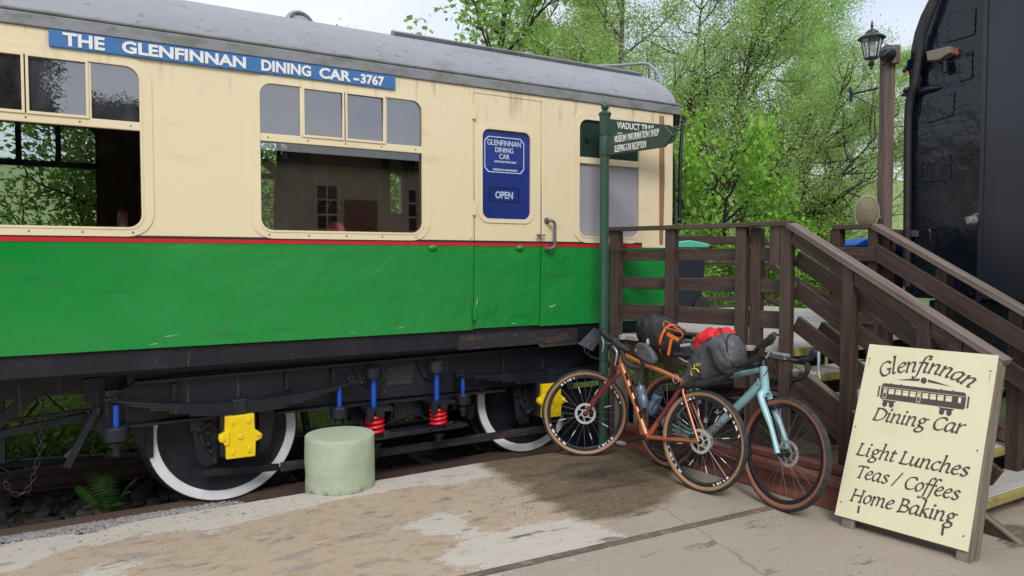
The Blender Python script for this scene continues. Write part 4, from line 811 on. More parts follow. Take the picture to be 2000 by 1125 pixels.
m=MB(); m.prism([bp(*p,.03) for p in ((1771,118),(1786,108),(1797,118),(1795,146),(1776,148),(1769,135))],(.25,0,0)); m.tube([bp(1770,130,.02),bp(1766,140,.06)],.018,8); m.build('lamp_iron',CHAR,bc,bevel=.02)
m=MB(); m.beam(bp(1767,146,.05),bp(1773,140,.03),.02,.02); m.build('lamp_tip',pm('orange_lamp_tip',(.75,.33,.10),.4),bc)
m=MB(); m.ball(bp(1773,177,.04),.05,.035,.03,12,8); m.ball(bp(1800,178,.0),.05,.18,.035,12,8); m.build('moulding_lump',CHAR,bc,smooth=60)
m=MB(); m.prism([bp(*p,.0) for p in ((1822,104),(1868,93),(1868,106),(1846,120),(1824,122))],(-.10,0,0)); br=m.build('alarm_bracket',RUST,bc,bevel=.006)
m=MB(); m.cyl(bp(1846,120,.05),bp(1847,142,.05),.024,n=12); m.build('bracket_pipe',CHAR,br,smooth=40); MB().prism([bp(*p,.11) for p in ((1866,94),(1870,93),(1870,106),(1866,108))],(.02,0,0)).build('bracket_end',pm('rust_red',(.30,.06,.025),.8),br)
m=MB(); m.cyl(bp(1912,430),bp(1912,430)+V((-.03,0,0)),.062,.055,n=20); m.cyl(bp(1908,430,.02),bp(1896,431,.16),.045,.035,n=16); m.prism([bp(*p,.16) for p in ((1889,425),(1899,422),(1903,436),(1893,440))],(-.04,0,0)); m.build('gangway_lamp',LEAD,bc,bevel=.005,smooth=40)
m=MB(); m.tube(smoothpath([bp(1809,449,.0),bp(1813,449,.05),bp(1817,455,.05),bp(1818,478,.05),bp(1823,498,.01)],5),.012,8); m.build('coach_handle',CHAR,bc,smooth=60)
m=MB(); m.box(XB+.25,XB+15,YC-1.1,YC+1.1,.85,zb-.04); m.box(XB+.02,XB+.25,YC-1.15,YC+1.15,1.02,zb-.015); m.build('coach_underframe',FRAMEB,bc)
def bufcyl(y): 
    m=MB(); m.cyl((XB+.05,y,1.16),(XB-.28,y,1.16),.09,n=16); m.cyl((XB-.28,y,1.16),(XB-.33,y,1.16),.20,n=24); m.build('buffer',FRAMEB,bc,smooth=40,bevel=.004)
bufcyl(YC-.87)
# corrugated hose under the coach end
m=MB(); c0=PD(1952,668,5.7); 
prof=[]
for i in range(15): prof+= [(.052,i*.024),(.066,i*.024+.012)]
m.lathe(prof,c0-V((0,0,.22)),(0,0,1),18); m.build('corrugated_hose',RUBB,bc,smooth=60)
m=MB(); m.tube([c0+V((-.05,.02,.16)),c0+V((.02,0,.18)),c0+V((.09,-.02,.17))],.018,8); m.ball(c0+V((.03,0,.12)),.06,.06,.05,10,8); m.build('hose_coupling',LEAD,bc,smooth=60)
for k in range(3):
    c=V((XB+2.1+k*2.3,YC,.45)); m=MB(); m.cyl(c+V((0,-.9,0)),c+V((0,.9,0)),.07); m.lathe([(.1,-.86),(.5,-.85),(.5,-.75),(.53,-.73),(.1,-.72)],c,(0,1,0),36); m.lathe([(.1,.86),(.5,.85),(.5,.75),(.53,.73),(.1,.72)],c,(0,1,0),36); m.build('coach_wheel',FRAMEB,bc,smooth=35)
# ============================================================ TIMBER DECK AND STAIRS
dk=thing('boarding_stairs',(4.6,3.6,.15),'brown timber deck and stairs with plank railings between the two carriages','wooden stairs')
def bd(name,p0,p1,w,h,mat=TIMB,up=(0,0,1),bevel=.004): return board(name,p0,p1,w,h,mat,dk,up,bevel)
A_=V((4.045,5.065,0)); B_=V((4.53,3.60,0)); fd=(B_-A_).normalized(); fn=V((-fd.y,fd.x,0))
if fn.x>0: fn=-fn
DZ=1.09
def on_line(px,P=A_,D=fd):
    d=ray(px,505); n=V((-d.y,d.x,0)); t=-(P-V((0,0,0))).dot(n)/D.dot(n); return P+D*t
def zat(px,py,P): return EYE.z+(ray(px,py)*( (P-EYE).dot(FH)/ray(px,py).dot(FH) )).z
TOP=2.03
posts=[on_line(1204),on_line(1312),on_line(1450),B_]
for i,p in enumerate(posts):
    bd('post',p+V((0,0,.15 if i in(0,3) else .75)),p+V((0,0,TOP-.02 if i<3 else TOP-.02)),.085,.085,TIMB,up=fd)
p=on_line(1472)+fn*-.07; bd('post',p+V((0,0,.2)),p+V((0,0,TOP-.02)),.085,.085,TIMB,up=fd)
p=B_-fd*.085+V((0,0,0)); bd('post_packer',p+V((0,0,1.72)),p+V((0,0,TOP-.02)),.08,.08,TIMB,up=fd)
j=on_line(1469)
bd('handrail',A_-fd*.08+fn*.01+V((0,0,TOP)),j+fn*.01+V((0,0,TOP)),.115,.036); bd('handrail',j+fn*.01+V((0,0,TOP+.003)),B_+fd*.045+fn*.01+V((0,0,TOP+.003)),.115,.036)
for zc,h in ((1.802,.10),(1.556,.105),(1.298,.135)):
    o_=fn*-.055
    for a_,b_ in ((posts[0],posts[2]),(posts[2]+fd*.002,B_-fd*.02)): bd('fence_rail',a_+o_+V((0,0,zc)),b_+o_+V((0,0,zc)),.034,h)
# edge beams and boards
bd('edge_beam',A_+fn*-.05+V((0,0,.955)),B_+fn*-.05+V((0,0,.955)),.045,.17); bd('edge_beam',A_+V((.3,.05,.955)),V((4.86,5.16,.955)),.045,.17)
yy=3.575; k=0
while yy<7.15:
    y1=yy+.135; ym=(yy+y1)/2
    xl=(A_+fd*((ym-A_.y)/fd.y)).x-.01 if ym<5.1 else 4.90
    if ym<3.6: xl=4.55
    xr=5.56 if ym<3.66 else (5.74 if ym<YB+.1 else 8.4)
    xm=min(xr-.4,xl+1.9+.35*(k%3))
    for a_,b_ in ((xl,xm-.003),(xm+.003,xr)):
        if b_-a_>.1: bd('deck_board',(a_,ym,DZ-.02),(b_,ym,DZ-.02),.130,.04,DECK,bevel=.003)
    yy+=.138; k+=1
bd('nosing',(4.575,3.56,DZ-.028),(5.56,3.56,DZ-.028),.035,.06,MOSS)
for i in range(6):
    x=4.5+i*.75; bd('joist',(x,5.2 if x<4.9 else 3.8,.95),(x,7.1,.95),.05,.17)
# stairs: descend towards the camera
SL=.573; RUN=.31; RISE=.165
LX,RX=4.53,5.45
def rail_z(y): return TOP+.012-(3.60-y)*SL
zz=lambda y,dz: rail_z(y)+dz
ye=2.085
bd('handrail',(LX-.005,3.565,rail_z(3.565)),(LX-.005,ye,rail_z(ye)),.115,.040,TIMBW)
bd('handrail_support',(LX-.005,3.54,zz(3.54,-.075)),(LX-.005,ye+.03,zz(ye+.03,-.075)),.05,.10)
for px in (1662,1813):
    d=ray(px,505); y=LX*d.y/d.x; bd('post',(LX,y,.14),(LX,y,rail_z(y)-.03),.085,.085,TIMB,up=(0,1,0))
bd('post',(LX,ye+.27,.14),(LX,ye+.27,rail_z(ye+.27)-.03),.085,.085,TIMB,up=(0,1,0))
for dz,h in ((-.245,.115),(-.475,.125),(-.735,.12)):
    bd('stair_rail',(LX+.06,3.56,zz(3.56,dz)),(LX+.06,ye+.06,zz(ye+.06,dz)),.034,h)
for X in (LX+.01,RX+.16):
    bd('stringer',(X,3.52,.83),(X,1.80,.83-(3.52-1.80)*.545),.055,.24); bd('stringer_cap',(X,3.50,.970),(X,1.84,.970-(3.50-1.84)*.545),.058,.016,GREYW)
for k in range(1,6):
    z=.93-.155*(k-1); yf_=3.355-.28*(k-1); bd('tread',(LX+.04,yf_+.15,z-.03),(RX+.13,yf_+.15,z-.03),.27,.055,DECK,bevel=.012); bd('nosing',(LX+.035,yf_+.008,z-.034),(RX+.135,yf_+.008,z-.034),.03,.062,MOSS,bevel=.012)
    if k<5: bd('riser',(LX+.06,yf_+.27,z-.11),(RX+.10,yf_+.27,z-.11),.02,.10)
# right railing
ra=V((5.41,3.80,0)); rb=V((5.47,3.50,0))
bd('handrail',ra+V((0,.03,TOP)),rb+V((0,0,TOP)),.115,.04); bd('handrail',(5.465,3.50,TOP+.003),(5.465,2.0,TOP+.003-1.5*SL),.115,.042,TIMBW)
for p in (ra,rb): bd('post',p+V((0,0,.2)),p+V((0,0,TOP-.02)),.085,.085,TIMB,up=(0,1,0))
bd('post',(5.53,3.44,.2),(5.53,3.44,TOP-.06),.085,.085,TIMB,up=(0,1,0))
for dz,h in ((-.225,.115),(-.48,.115),(-.73,.12)):
    bd('fence_rail',ra+V((-.05,.05,TOP+dz)),rb+V((-.05,-.03,TOP+dz)),.034,h)
    if dz>-.5: bd('stair_rail',(5.42,3.47,TOP+.02+dz),(5.42,2.2,TOP+.02+dz-1.27*SL),.034,h+.01)
for px in (1845,1992):
    d=ray(px,505); y=5.50*d.y/d.x; bd('post',(5.50,y,.14),(5.50,y,TOP-(3.5-y)*SL-.03),.085,.085,TIMB,up=(0,1,0))
bd('post',(5.50,2.06,.1),(5.50,2.06,TOP-(3.5-2.06)*SL-.03),.085,.085,TIMB,up=(0,1,0))
# rail towards the black coach and the back fence
pl=PD(1712,452,6.25); pr_=PD(1795,457,6.02); bd('fence_rail',pl,pr_,.04,.055); bd('fence_rail',PD(1712,468,6.25),PD(1768,466,6.1),.034,.05,TIMBW); bd('fence_rail',PD(1735,520,6.25),PD(1770,521,6.1),.034,.06)
for px in (1742,): pass
YR=7.05
for xx in (5.3,6.1,7.2,8.38): bd('post',(xx,YR+.05,.2),(xx,YR+.05,2.06),.09,.09)
for zc,h in ((2.02,.115),(1.70,.05),(1.50,.06),(1.22,.06),(1.095,.05)): bd('fence_rail',(5.0,YR,zc),(8.42,YR,zc),.034,h)
for zc,h in ((2.0,.03),(1.68,.07),(1.22,.085)):
    bd('stair_rail',(8.40,YR-.02,zc),(10.0,YR-.5,zc-.75),.034,h)
bd('post',(9.3,YR-.25,.1),(9.3,YR-.25,1.5),.09,.09)
bd('ramp_block',PD(1602,640,5.55),PD(1668,692,5.30),.05,.12)
for px,y in ((1462,1.0),(1240,1.0)):
    p=on_line(px)+fn*-.12; bd('support_post',p+V((0,0,.0)),p+V((0,0,.87)),.10,.10,GREYW,up=fd)
p=on_line(1216); bd('support_post',p+V((0,0,.1)),p+V((0,0,.87)),.09,.09,GREYW,up=fd)
# cable tie on first post
m=MB(); pz=posts[0]; m.tube([pz+V((-.05,-.05,1.83)),pz+V((.05,-.06,1.828)),pz+V((.05,.05,1.828)),pz+V((-.05,.05,1.83))],.004,6,closed=True); m.build('cable_tie',RUBB,dk)
# ============================================================ SIGNPOST
sp_=PD(1180,505,6.12); sx_,sy_=sp_.x,sp_.y; DS=6.12
zs=lambda y: EYE.z+(505-y)*DS/FPX*.9995
fp=thing('signpost',(sx_,sy_,.15),'dark green fingerpost with ball top and two arms beside the railing','signpost')
m=MB(); m.lathe([(.042,.10),(.042,.2),(.040,.21),(.040,zs(305)),],(sx_,sy_,0),(0,0,1),24); m.build('post',POSTG,fp,smooth=40)
m=MB(); m.lathe([(.040,zs(740)),(.0435,zs(739)),(.0435,zs(736)),(.040,zs(735))],(sx_,sy_,0),(0,0,1),24); m.build('collar',POSTG,fp,smooth=40); m=MB(); m.lathe([(.044,zs(306)),(.046,zs(304)),(.046,zs(270)),(.044,zs(268))],(sx_,sy_,0),(0,0,1),24); m.build('collar',POSTG,fp,smooth=40); m=MB(); m.lathe([(.044,zs(267)),(.046,zs(265)),(.046,zs(232)),(.050,zs(228)),(.056,zs(226)),(.056,zs(224)),(.042,zs(222)),(.028,zs(219))],(sx_,sy_,0),(0,0,1),24); m.build('collar',POSTG,fp,smooth=40)
m=MB(); c=V((sx_,sy_,zs(211))); m.ball(c,.034,.034,.036,20,14); m.lathe([(.020,-.05),(.016,-.03)],c,(0,0,1),16); m.ball(c+V((0,0,.036)),.009,.009,.010,10,6); m.build('finial',POSTG,fp,smooth=60)
P0=V((sx_,sy_,0)); tip=PD(1310,505,5.585); a1=(V((tip.x,tip.y,0))-P0); L1=a1.length; a1.normalize(); n1_=V((a1.y,-a1.x,0)); n1_=n1_ if n1_.x<0 else -n1_
z1t,z1b=zs(268.5),zs(306)
def armP(u,z,s=0): return P0+a1*u+n1_*s+V((0,0,z))
hz=(z1t+z1b)/2
m=MB(); m.prism([armP(.04,z1t,.014),armP(L1-.06,z1t,.014),armP(L1+.015,hz,.014),armP(L1-.06,z1b,.014),armP(.04,z1b,.014)],n1_*-.022); ar=m.build('sign_arm',ARMG,fp,bevel=.003)
ar['label']='pointed arm aimed towards the camera, with museum lettering'
for txt,z,wd_ in (('MUSEUM / INFORMATION / SHOP',hz+.013,L1*.84-.125),('SLEEPING CAR RECEPTION',hz-.066,(L1*.84-.125)*.72)):
    mw=face_mat(armP(.125,z,.0165),a1,(0,0,1)); o=text_obj('arm_lettering',txt,.080,Matrix.Identity(4),WHT,ar,bold=.0006)
    w_=max(v.co.x for v in o.data.vertices); o.data.transform(mw@Matrix.Diagonal((wd_/w_,1,1,1)))
t2=PD(1303,505,6.42); a2=(V((t2.x,t2.y,0))-P0); L2=a2.length; a2.normalize(); n2=V((a2.y,-a2.x,0)); n2=n2 if n2.y<0 else -n2
z2t,z2b=zs(234),zs(272); h2=(z2t+z2b)/2; rr2=(z2t-z2b)/2
def arm2(u,z,s=0): return P0+a2*u+n2*s+V((0,0,z))
m=MB(); m.prism([arm2(.04,z2b,.012),arm2(L2,z2b,.012)]+[arm2(L2+rr2*math.sin(t),h2-rr2*math.cos(t),.012) for t in [math.pi*i/10 for i in range(1,10)]]+[arm2(L2,z2t,.012),arm2(.04,z2t,.012)],n2*-.02); ar2=m.build('sign_arm',ARMG,fp,bevel=.003)
ar2['label']='round-ended arm behind, with viaduct trail lettering'
mw=face_mat(arm2(.115,h2+.010,.0145),a2,(0,0,1)); o=text_obj('arm_lettering','VIADUCT TRAIL',.078,Matrix.Identity(4),WHT,ar2,bold=.0012); w_=max(v.co.x for v in o.data.vertices); o.data.transform(mw@Matrix.Diagonal((.40/w_,1,1,1)))
mw=face_mat(arm2(.115,h2-.066,.0145),a2,(0,0,1)); o=text_obj('arm_lettering','(COLL',.06,Matrix.Identity(4),WHT,ar2,bold=.0012); w_=max(v.co.x for v in o.data.vertices); o.data.transform(mw@Matrix.Diagonal((.15/w_,1,1,1)))
# ============================================================ LAMP POST
lp=PD(1727,440,6.12); LPX,LPY=lp.x,lp.y; dl=6.12; zl=lambda y: EYE.z+(505-y)*dl/FPX
lt=thing('lamp_post',(LPX,LPY,.2),'rough wooden post carrying a black lantern beside the black coach','lamp post')
rot=V((math.cos(R(-14)),math.sin(R(-14)),0)); rot2=V((-rot.y,rot.x,0))
o=board('post',(LPX,LPY,.2),(LPX,LPY,zl(100)),.088,.088,POSTW,lt,up=rot,bevel=.008)
lv=RT*-1
o=board('post_cap_block',V((LPX,LPY,zl(132)))+RT*.004-FH*.04+V((0,0,0)),V((LPX,LPY,zl(97)))+RT*.004-FH*.04,.125,.085,POSTW,lt,up=FH,bevel=.008)
m=MB(); bc_=V((LPX,LPY,zl(117)))-FH*.085-RT*.045; m.lathe([(.062,0),(.066,.02),(.05,.05),(.03,.075),(.012,.09)],bc_,-FH-RT*.6,16); m.tube(smoothpath([bc_-FH*.05-RT*.03,bc_-FH*.10-RT*.07+V((0,0,-.02)),bc_-FH*.07-RT*.095+V((0,0,-.045))],5),.016,8); m.build('lantern_bracket',LAMPB,lt,smooth=40)
lc=PD(1694,505,6.0); LC=lambda y: V((lc.x,lc.y,EYE.z+(505-y)*6.0/FPX))
m=MB(); n6=6; ax=V((0,0,1))
b0,b1=LC(118),LC(82)
m.lathe([(.105,b1.z+.0),(.107,b1.z+.008),(.055,b1.z+.045),(.052,b1.z+.055),(.03,b1.z+.075),(.010,b1.z+.080),(.008,b1.z+.10),(.014,b1.z+.105),(.010,b1.z+.118),(.007,b1.z+.14),(.001,b1.z+.155)],(lc.x,lc.y,0),(0,0,1),12); m.lathe([(.058,b0.z-.008),(.058,b0.z+.004),(.03,b0.z+.005)],(lc.x,lc.y,0),(0,0,1),6); m.lathe([(.024,b0.z-.03),(.018,b0.z-.045),(.026,b0.z-.052),(.012,b0.z-.07),(.014,b0.z-.085),(.004,b0.z-.095)],(lc.x,lc.y,0),(0,0,1),12)
for i in range(6):
    a=2*math.pi*i/6+.3; u=V((math.cos(a),math.sin(a),0)); m.beam(V((lc.x,lc.y,b0.z))+u*.054,V((lc.x,lc.y,b1.z+.005))+u*.084,.008,.008)
lan=m.build('lantern',LAMPB,lt,smooth=30)
m=MB()
vs=[];fs=[]
for i in range(6):
    a=2*math.pi*i/6+.3; u=V((math.cos(a),math.sin(a),0)); vs+=[V((lc.x,lc.y,b0.z))+u*.052,V((lc.x,lc.y,b1.z+.004))+u*.082]
m.add(vs,[(2*i,2*((i+1)%6),2*((i+1)%6)+1,2*i+1) for i in range(6)]); m.build('lantern_glass',GLASSL,lan)
m=MB(); m.cyl((lc.x,lc.y,b0.z+.005),(lc.x,lc.y,b0.z+.05),.018,n=12); m.ball((lc.x,lc.y,b0.z+.085),.028,.028,.04,14,10); m.build('bulb',pm('white_bulb',(.8,.8,.78),.3),lan,smooth=60)
m=MB(); e=PD(1662,184,5.9); m.tube([PD(1714,172,6.1),PD(1690,178,6.0),e],.009,8); m.beam(e+V((0,0,.03)),e+V((0,0,-.06)),.02,.02); m.tube(smoothpath([e+V((0,0,.04)),e+V((-.02,0,.05)),e+V((-.035,0,.02))],4),.01,6); brk=m.build('iron_bracket',LAMPB,lt,smooth=50)
m=MB(); m.tube([e+V((.01,0,-.005)),PD(1714,210,6.08)],.008,8); m.ball(PD(1690,198,6.0),.012,.012,.012); m.ball(PD(1700,203,6.03),.012,.012,.012); m.build('brace',ALU,brk,smooth=50)
dc=PD(1693,415,5.98); nrm=(-FH*.93-RT*.33+V((0,0,-.12))).normalized()
dish=thing('satellite_dish',dc-V((0,0,.15)),'mossy round satellite dish at the foot of the lamp post above the handrail','satellite dish')
u_=V((0,0,1)); u_=(u_-nrm*u_.dot(nrm)).normalized(); w_=nrm.cross(u_)
m=MB(); rows=6; n=28; vs=[];fs=[]
for s_ in (0,1):
    for j in range(rows+1):
        r=j/rows
        for i in range(n):
            a=2*math.pi*i/n; vs.append(dc+u_*math.cos(a)*r*.135+w_*math.sin(a)*r*.092+nrm*(.035*(1-r*r)+(-.006 if s_ else 0)))
for s_ in (0,1):
    for j in range(rows):
        for i in range(n):
            q=[s_*(rows+1)*n+j*n+i,s_*(rows+1)*n+j*n+(i+1)%n,s_*(rows+1)*n+(j+1)*n+(i+1)%n,s_*(rows+1)*n+(j+1)*n+i]; fs.append(tuple(q if not s_ else q[::-1]))
k=rows*n
for i in range(n): fs.append((k+i,k+(i+1)%n,(rows+1)*n+k+(i+1)%n,(rows+1)*n+k+i))
m.add(vs,fs); m.build('reflector',DISHM,dish,smooth=50)
m=MB(); m.torus(dc,nrm,.12,.007,32,6); m.v=[tuple(dc+u_*((V(v)-dc).dot(u_))*1.13+w_*((V(v)-dc).dot(w_))*.77+nrm*((V(v)-dc).dot(nrm))) for v in m.v]; m.build('rim',pm('pale_dish_rim',(.36,.34,.25),.8),dish,smooth=60)
m=MB(); m.tube([dc-nrm*.01,dc-nrm*.08-V((0,0,.02)),V((LPX,LPY,dc.z-.05))],.014,8); m.build('mount_arm',GREYW,dish)
# ============================================================ BINS
def bin_(name,base,h,wd,dp,fw,body,lid,label):
    fw=V(fw).normalized(); sd_=V((-fw.y,fw.x,0)); t=thing(name,base,label,'wheelie bin','wheelie bins on the deck'); b=V(base)
    m=MB(); vs=[]
    for z,k in ((.03,.78),(h*.86,1.0)):
        for a,c in ((-1,-1),(1,-1),(1,1),(-1,1)): vs.append(b+sd_*a*wd/2*k+fw*c*dp/2*k+V((0,0,z)))
    m.add(vs,[(0,3,2,1),(4,5,6,7),(0,1,5,4),(1,2,6,5),(2,3,7,6),(3,0,4,7)]); 
    m.obox(b+V((0,0,h*.85)),sd_*wd*.53,fw*dp*.53,V((0,0,.02))); m.build('bin_body',body,t,bevel=.012)
    m=MB(); m.prism([b-sd_*wd*.52+fw*dp*.56*c+V((0,0,h*z)) for c,z in ((-1,.885),(1,.885),(1,.91),(.6,.965),(0,.985),(-.6,.96),(-1.08,.93))],sd_*wd*1.04); m.build('bin_lid',lid,t,bevel=.015)
    for s_ in (-1,1):
        m=MB(); c=b-fw*dp*.40+sd_*s_*wd*.46+V((0,0,.10)); m.cyl(c-sd_*.025,c+sd_*.025,.10,n=20); m.cyl(c+sd_*s_*.026,c+sd_*s_*.03,.015); m.build('wheel',RUBB,t,bevel=.006)
    m=MB(); c=b-fw*dp*.60+V((0,0,h*.88)); m.tube([c-sd_*wd*.4,c+sd_*wd*.4],.014,8); m.build('handle',body,t)
pb=PD(1336,604,9.2); bin_('wheelie_bin',(pb.x,pb.y,1.092),.92,.50,.42,-RT,BINB,MINT,'dark wheelie bin with mint green lid behind the railing by the coach end')
pb=PD(1700,505,7.2); bin_('wheelie_bin',(pb.x,pb.y,1.092),.90,.50,.50,-RT,BINB,BLID,'wheelie bin with bright blue lid seen between the right railing posts')
# ============================================================ BOLLARD, RAILS, PLANK
bl_=PZ(665,947,.15); rb_=(PZ(733,947,.15)-PZ(598,947,.15)).dot(RT)/2*.985; hb=PD(665,846,(bl_-EYE).dot(FW)).z
m=MB(); n=56; prof=[(1.0,.10),(1.005,.17),(.995,.25),(1.0,.35),(.993,hb-.03),(.985,hb-.010),(.965,hb),(.5,hb+.002),(.05,hb+.001)]
m.lathe([(r*rb_,z) for r,z in prof],(bl_.x,bl_.y,0),(0,0,1),n)
rg=random.Random(4); 
for i,v in enumerate(m.v):
    ring=i//n if i<len(prof)*n else 0
    d_=V((v[0]-bl_.x,v[1]-bl_.y,0)); k=mnoise.noise(V(v)*7)*.006+mnoise.noise(V(v)*23)*.003*(2.2 if ring<=1 else 1); m.v[i]=tuple(V(v)+d_.normalized()*k) if d_.length>1e-3 else v
tag(m.build('bollard',CONC,smooth=40),'squat pale green painted concrete cylinder on the pavement beside the track','bollard')
def railpiece(name,p0,p1,label,sc=1.0):
    p0,p1=V(p0),V(p1); d=(p1-p0).normalized(); n=V((d.y,-d.x,0)); n=n if n.x<0 else -n; prof=[(0,0),(.14,0),(.14,.012),(.085,.03),(.085,.095),(.115,.105),(.115,.14),(.035,.14),(.035,.105),(.06,.095),(.06,.03),(0,.012)]
    m=MB(); m.prism([p0+n*(a-.07)*sc+V((0,0,b*sc)) for a,b in prof],p1-p0); return tag(m.build(name,IRONR,bevel=.004),label,'old rail','lengths of old rail along the railing foot')
q0=PG(1205,872)+V((.10,.05,0)); q1=PG(1650,1008)+V((.12,0,0)); railpiece('old_rail',q0,q1,'long red-brown steel rail lying on the concrete behind both bicycles',1.35)
q2=q0.lerp(q1,.52)+V((.17,.05,.0)); q3=q1+V((.20,-.05,.0)); railpiece('old_rail',q2+V((0,0,.03)),q3+V((0,0,.03)),'shorter red-brown steel rail raised behind the blue bicycle front wheel',1.3)
# ============================================================ A-BOARD
gb=.15; B0=PZ(1645,1030,gb); B1=PZ(1885,1100,gb); bb=(B1-B0); bb.z=0; bb.normalize(); nn=V((-bb.y,bb.x,0)).normalized(); nn=nn if nn.x<0 else -nn
TL=R(18.5); bu=V((0,0,math.cos(TL)))-nn*math.sin(TL); bn=bb.cross(bu); bn=bn if bn.dot(nn)>0 else -bn
def ab(u,v,s=0): return B0+bb*u+bu*v+bn*s
ab_=thing('sandwich_board',(B0+B1)/2,'cream sandwich board advertising the dining car standing on the pavement','sandwich board')
def abq(x,y): P=PP(x,y,B0,bn)-B0; return P.dot(bb),P.dot(bu)
cs=[abq(*p) for p in ((1698,672),(1950,694),(1890,1078),(1630,1005))]
m=MB(); m.prism([ab(*c,0) for c in cs],bn*-.012); face=m.build('face_board',BCREAM,ab_,bevel=.0015)
u0,u1=cs[3][0],cs[2][0]; vt=cs[1][1]
for u in (.02,.645): board('leg',ab(u,0,-.034),ab(u-.0,vt-.02,-.034),.075,.044,GREYW,ab_,up=bn,bevel=.004)
for v in (.12,vt-.06): board('cross_rail',ab(.06,v,-.034),ab(.61,v,-.034),.07,.04,GREYW,ab_,up=bn)
back=lambda u,v: ab(u,v,-.086)   # the rear frame is folded flat behind the front one
for u in (.0,.655): board('leg',back(u,.012),back(u,vt-.04),.075,.044,GREYW,ab_,up=bn,bevel=.004)
m=MB(); m.prism([back(u0,.08)-bn*.024,back(u1,.08)-bn*.024,back(u1,vt-.02)-bn*.024,back(u0,vt-.02)-bn*.024],bn*-.012); m.build('back_board',BCREAM,ab_)
m=MB()
for p in ((1699,700),(1935,725),(1909,880),(1671,833),(1643,980),(1882,1047)): c=ab(*abq(*p)); m.cyl(c,c+bn*.003,.005,n=10)
m.build('screw_heads',RUST,face)['kind']='stuff'
m=MB()
for p,h in (((1698,703),.05),((1934,730),.045)): u,v=abq(*p); m.prism([ab(u-.003,v,.0008),ab(u+.003,v,.0008),ab(u-.001+.002,v-h,.0008),ab(u-.002,v-h,.0008)],bn*-.0006)
m.build('rust_streak',pm('rust_streak_stain',(.55,.36,.10),.6),face)
m=MB()
for p in ((1677,995),(1841,1038)): u,v=abq(*p); m.prism([ab(u-.006,v-.022,.0015),ab(u+.006,v-.022,.0015),ab(u+.006,v+.022,.0015),ab(u-.006,v+.022,.0015)],bn*-.001)
m.build('slot_mark',BROWNT,face)
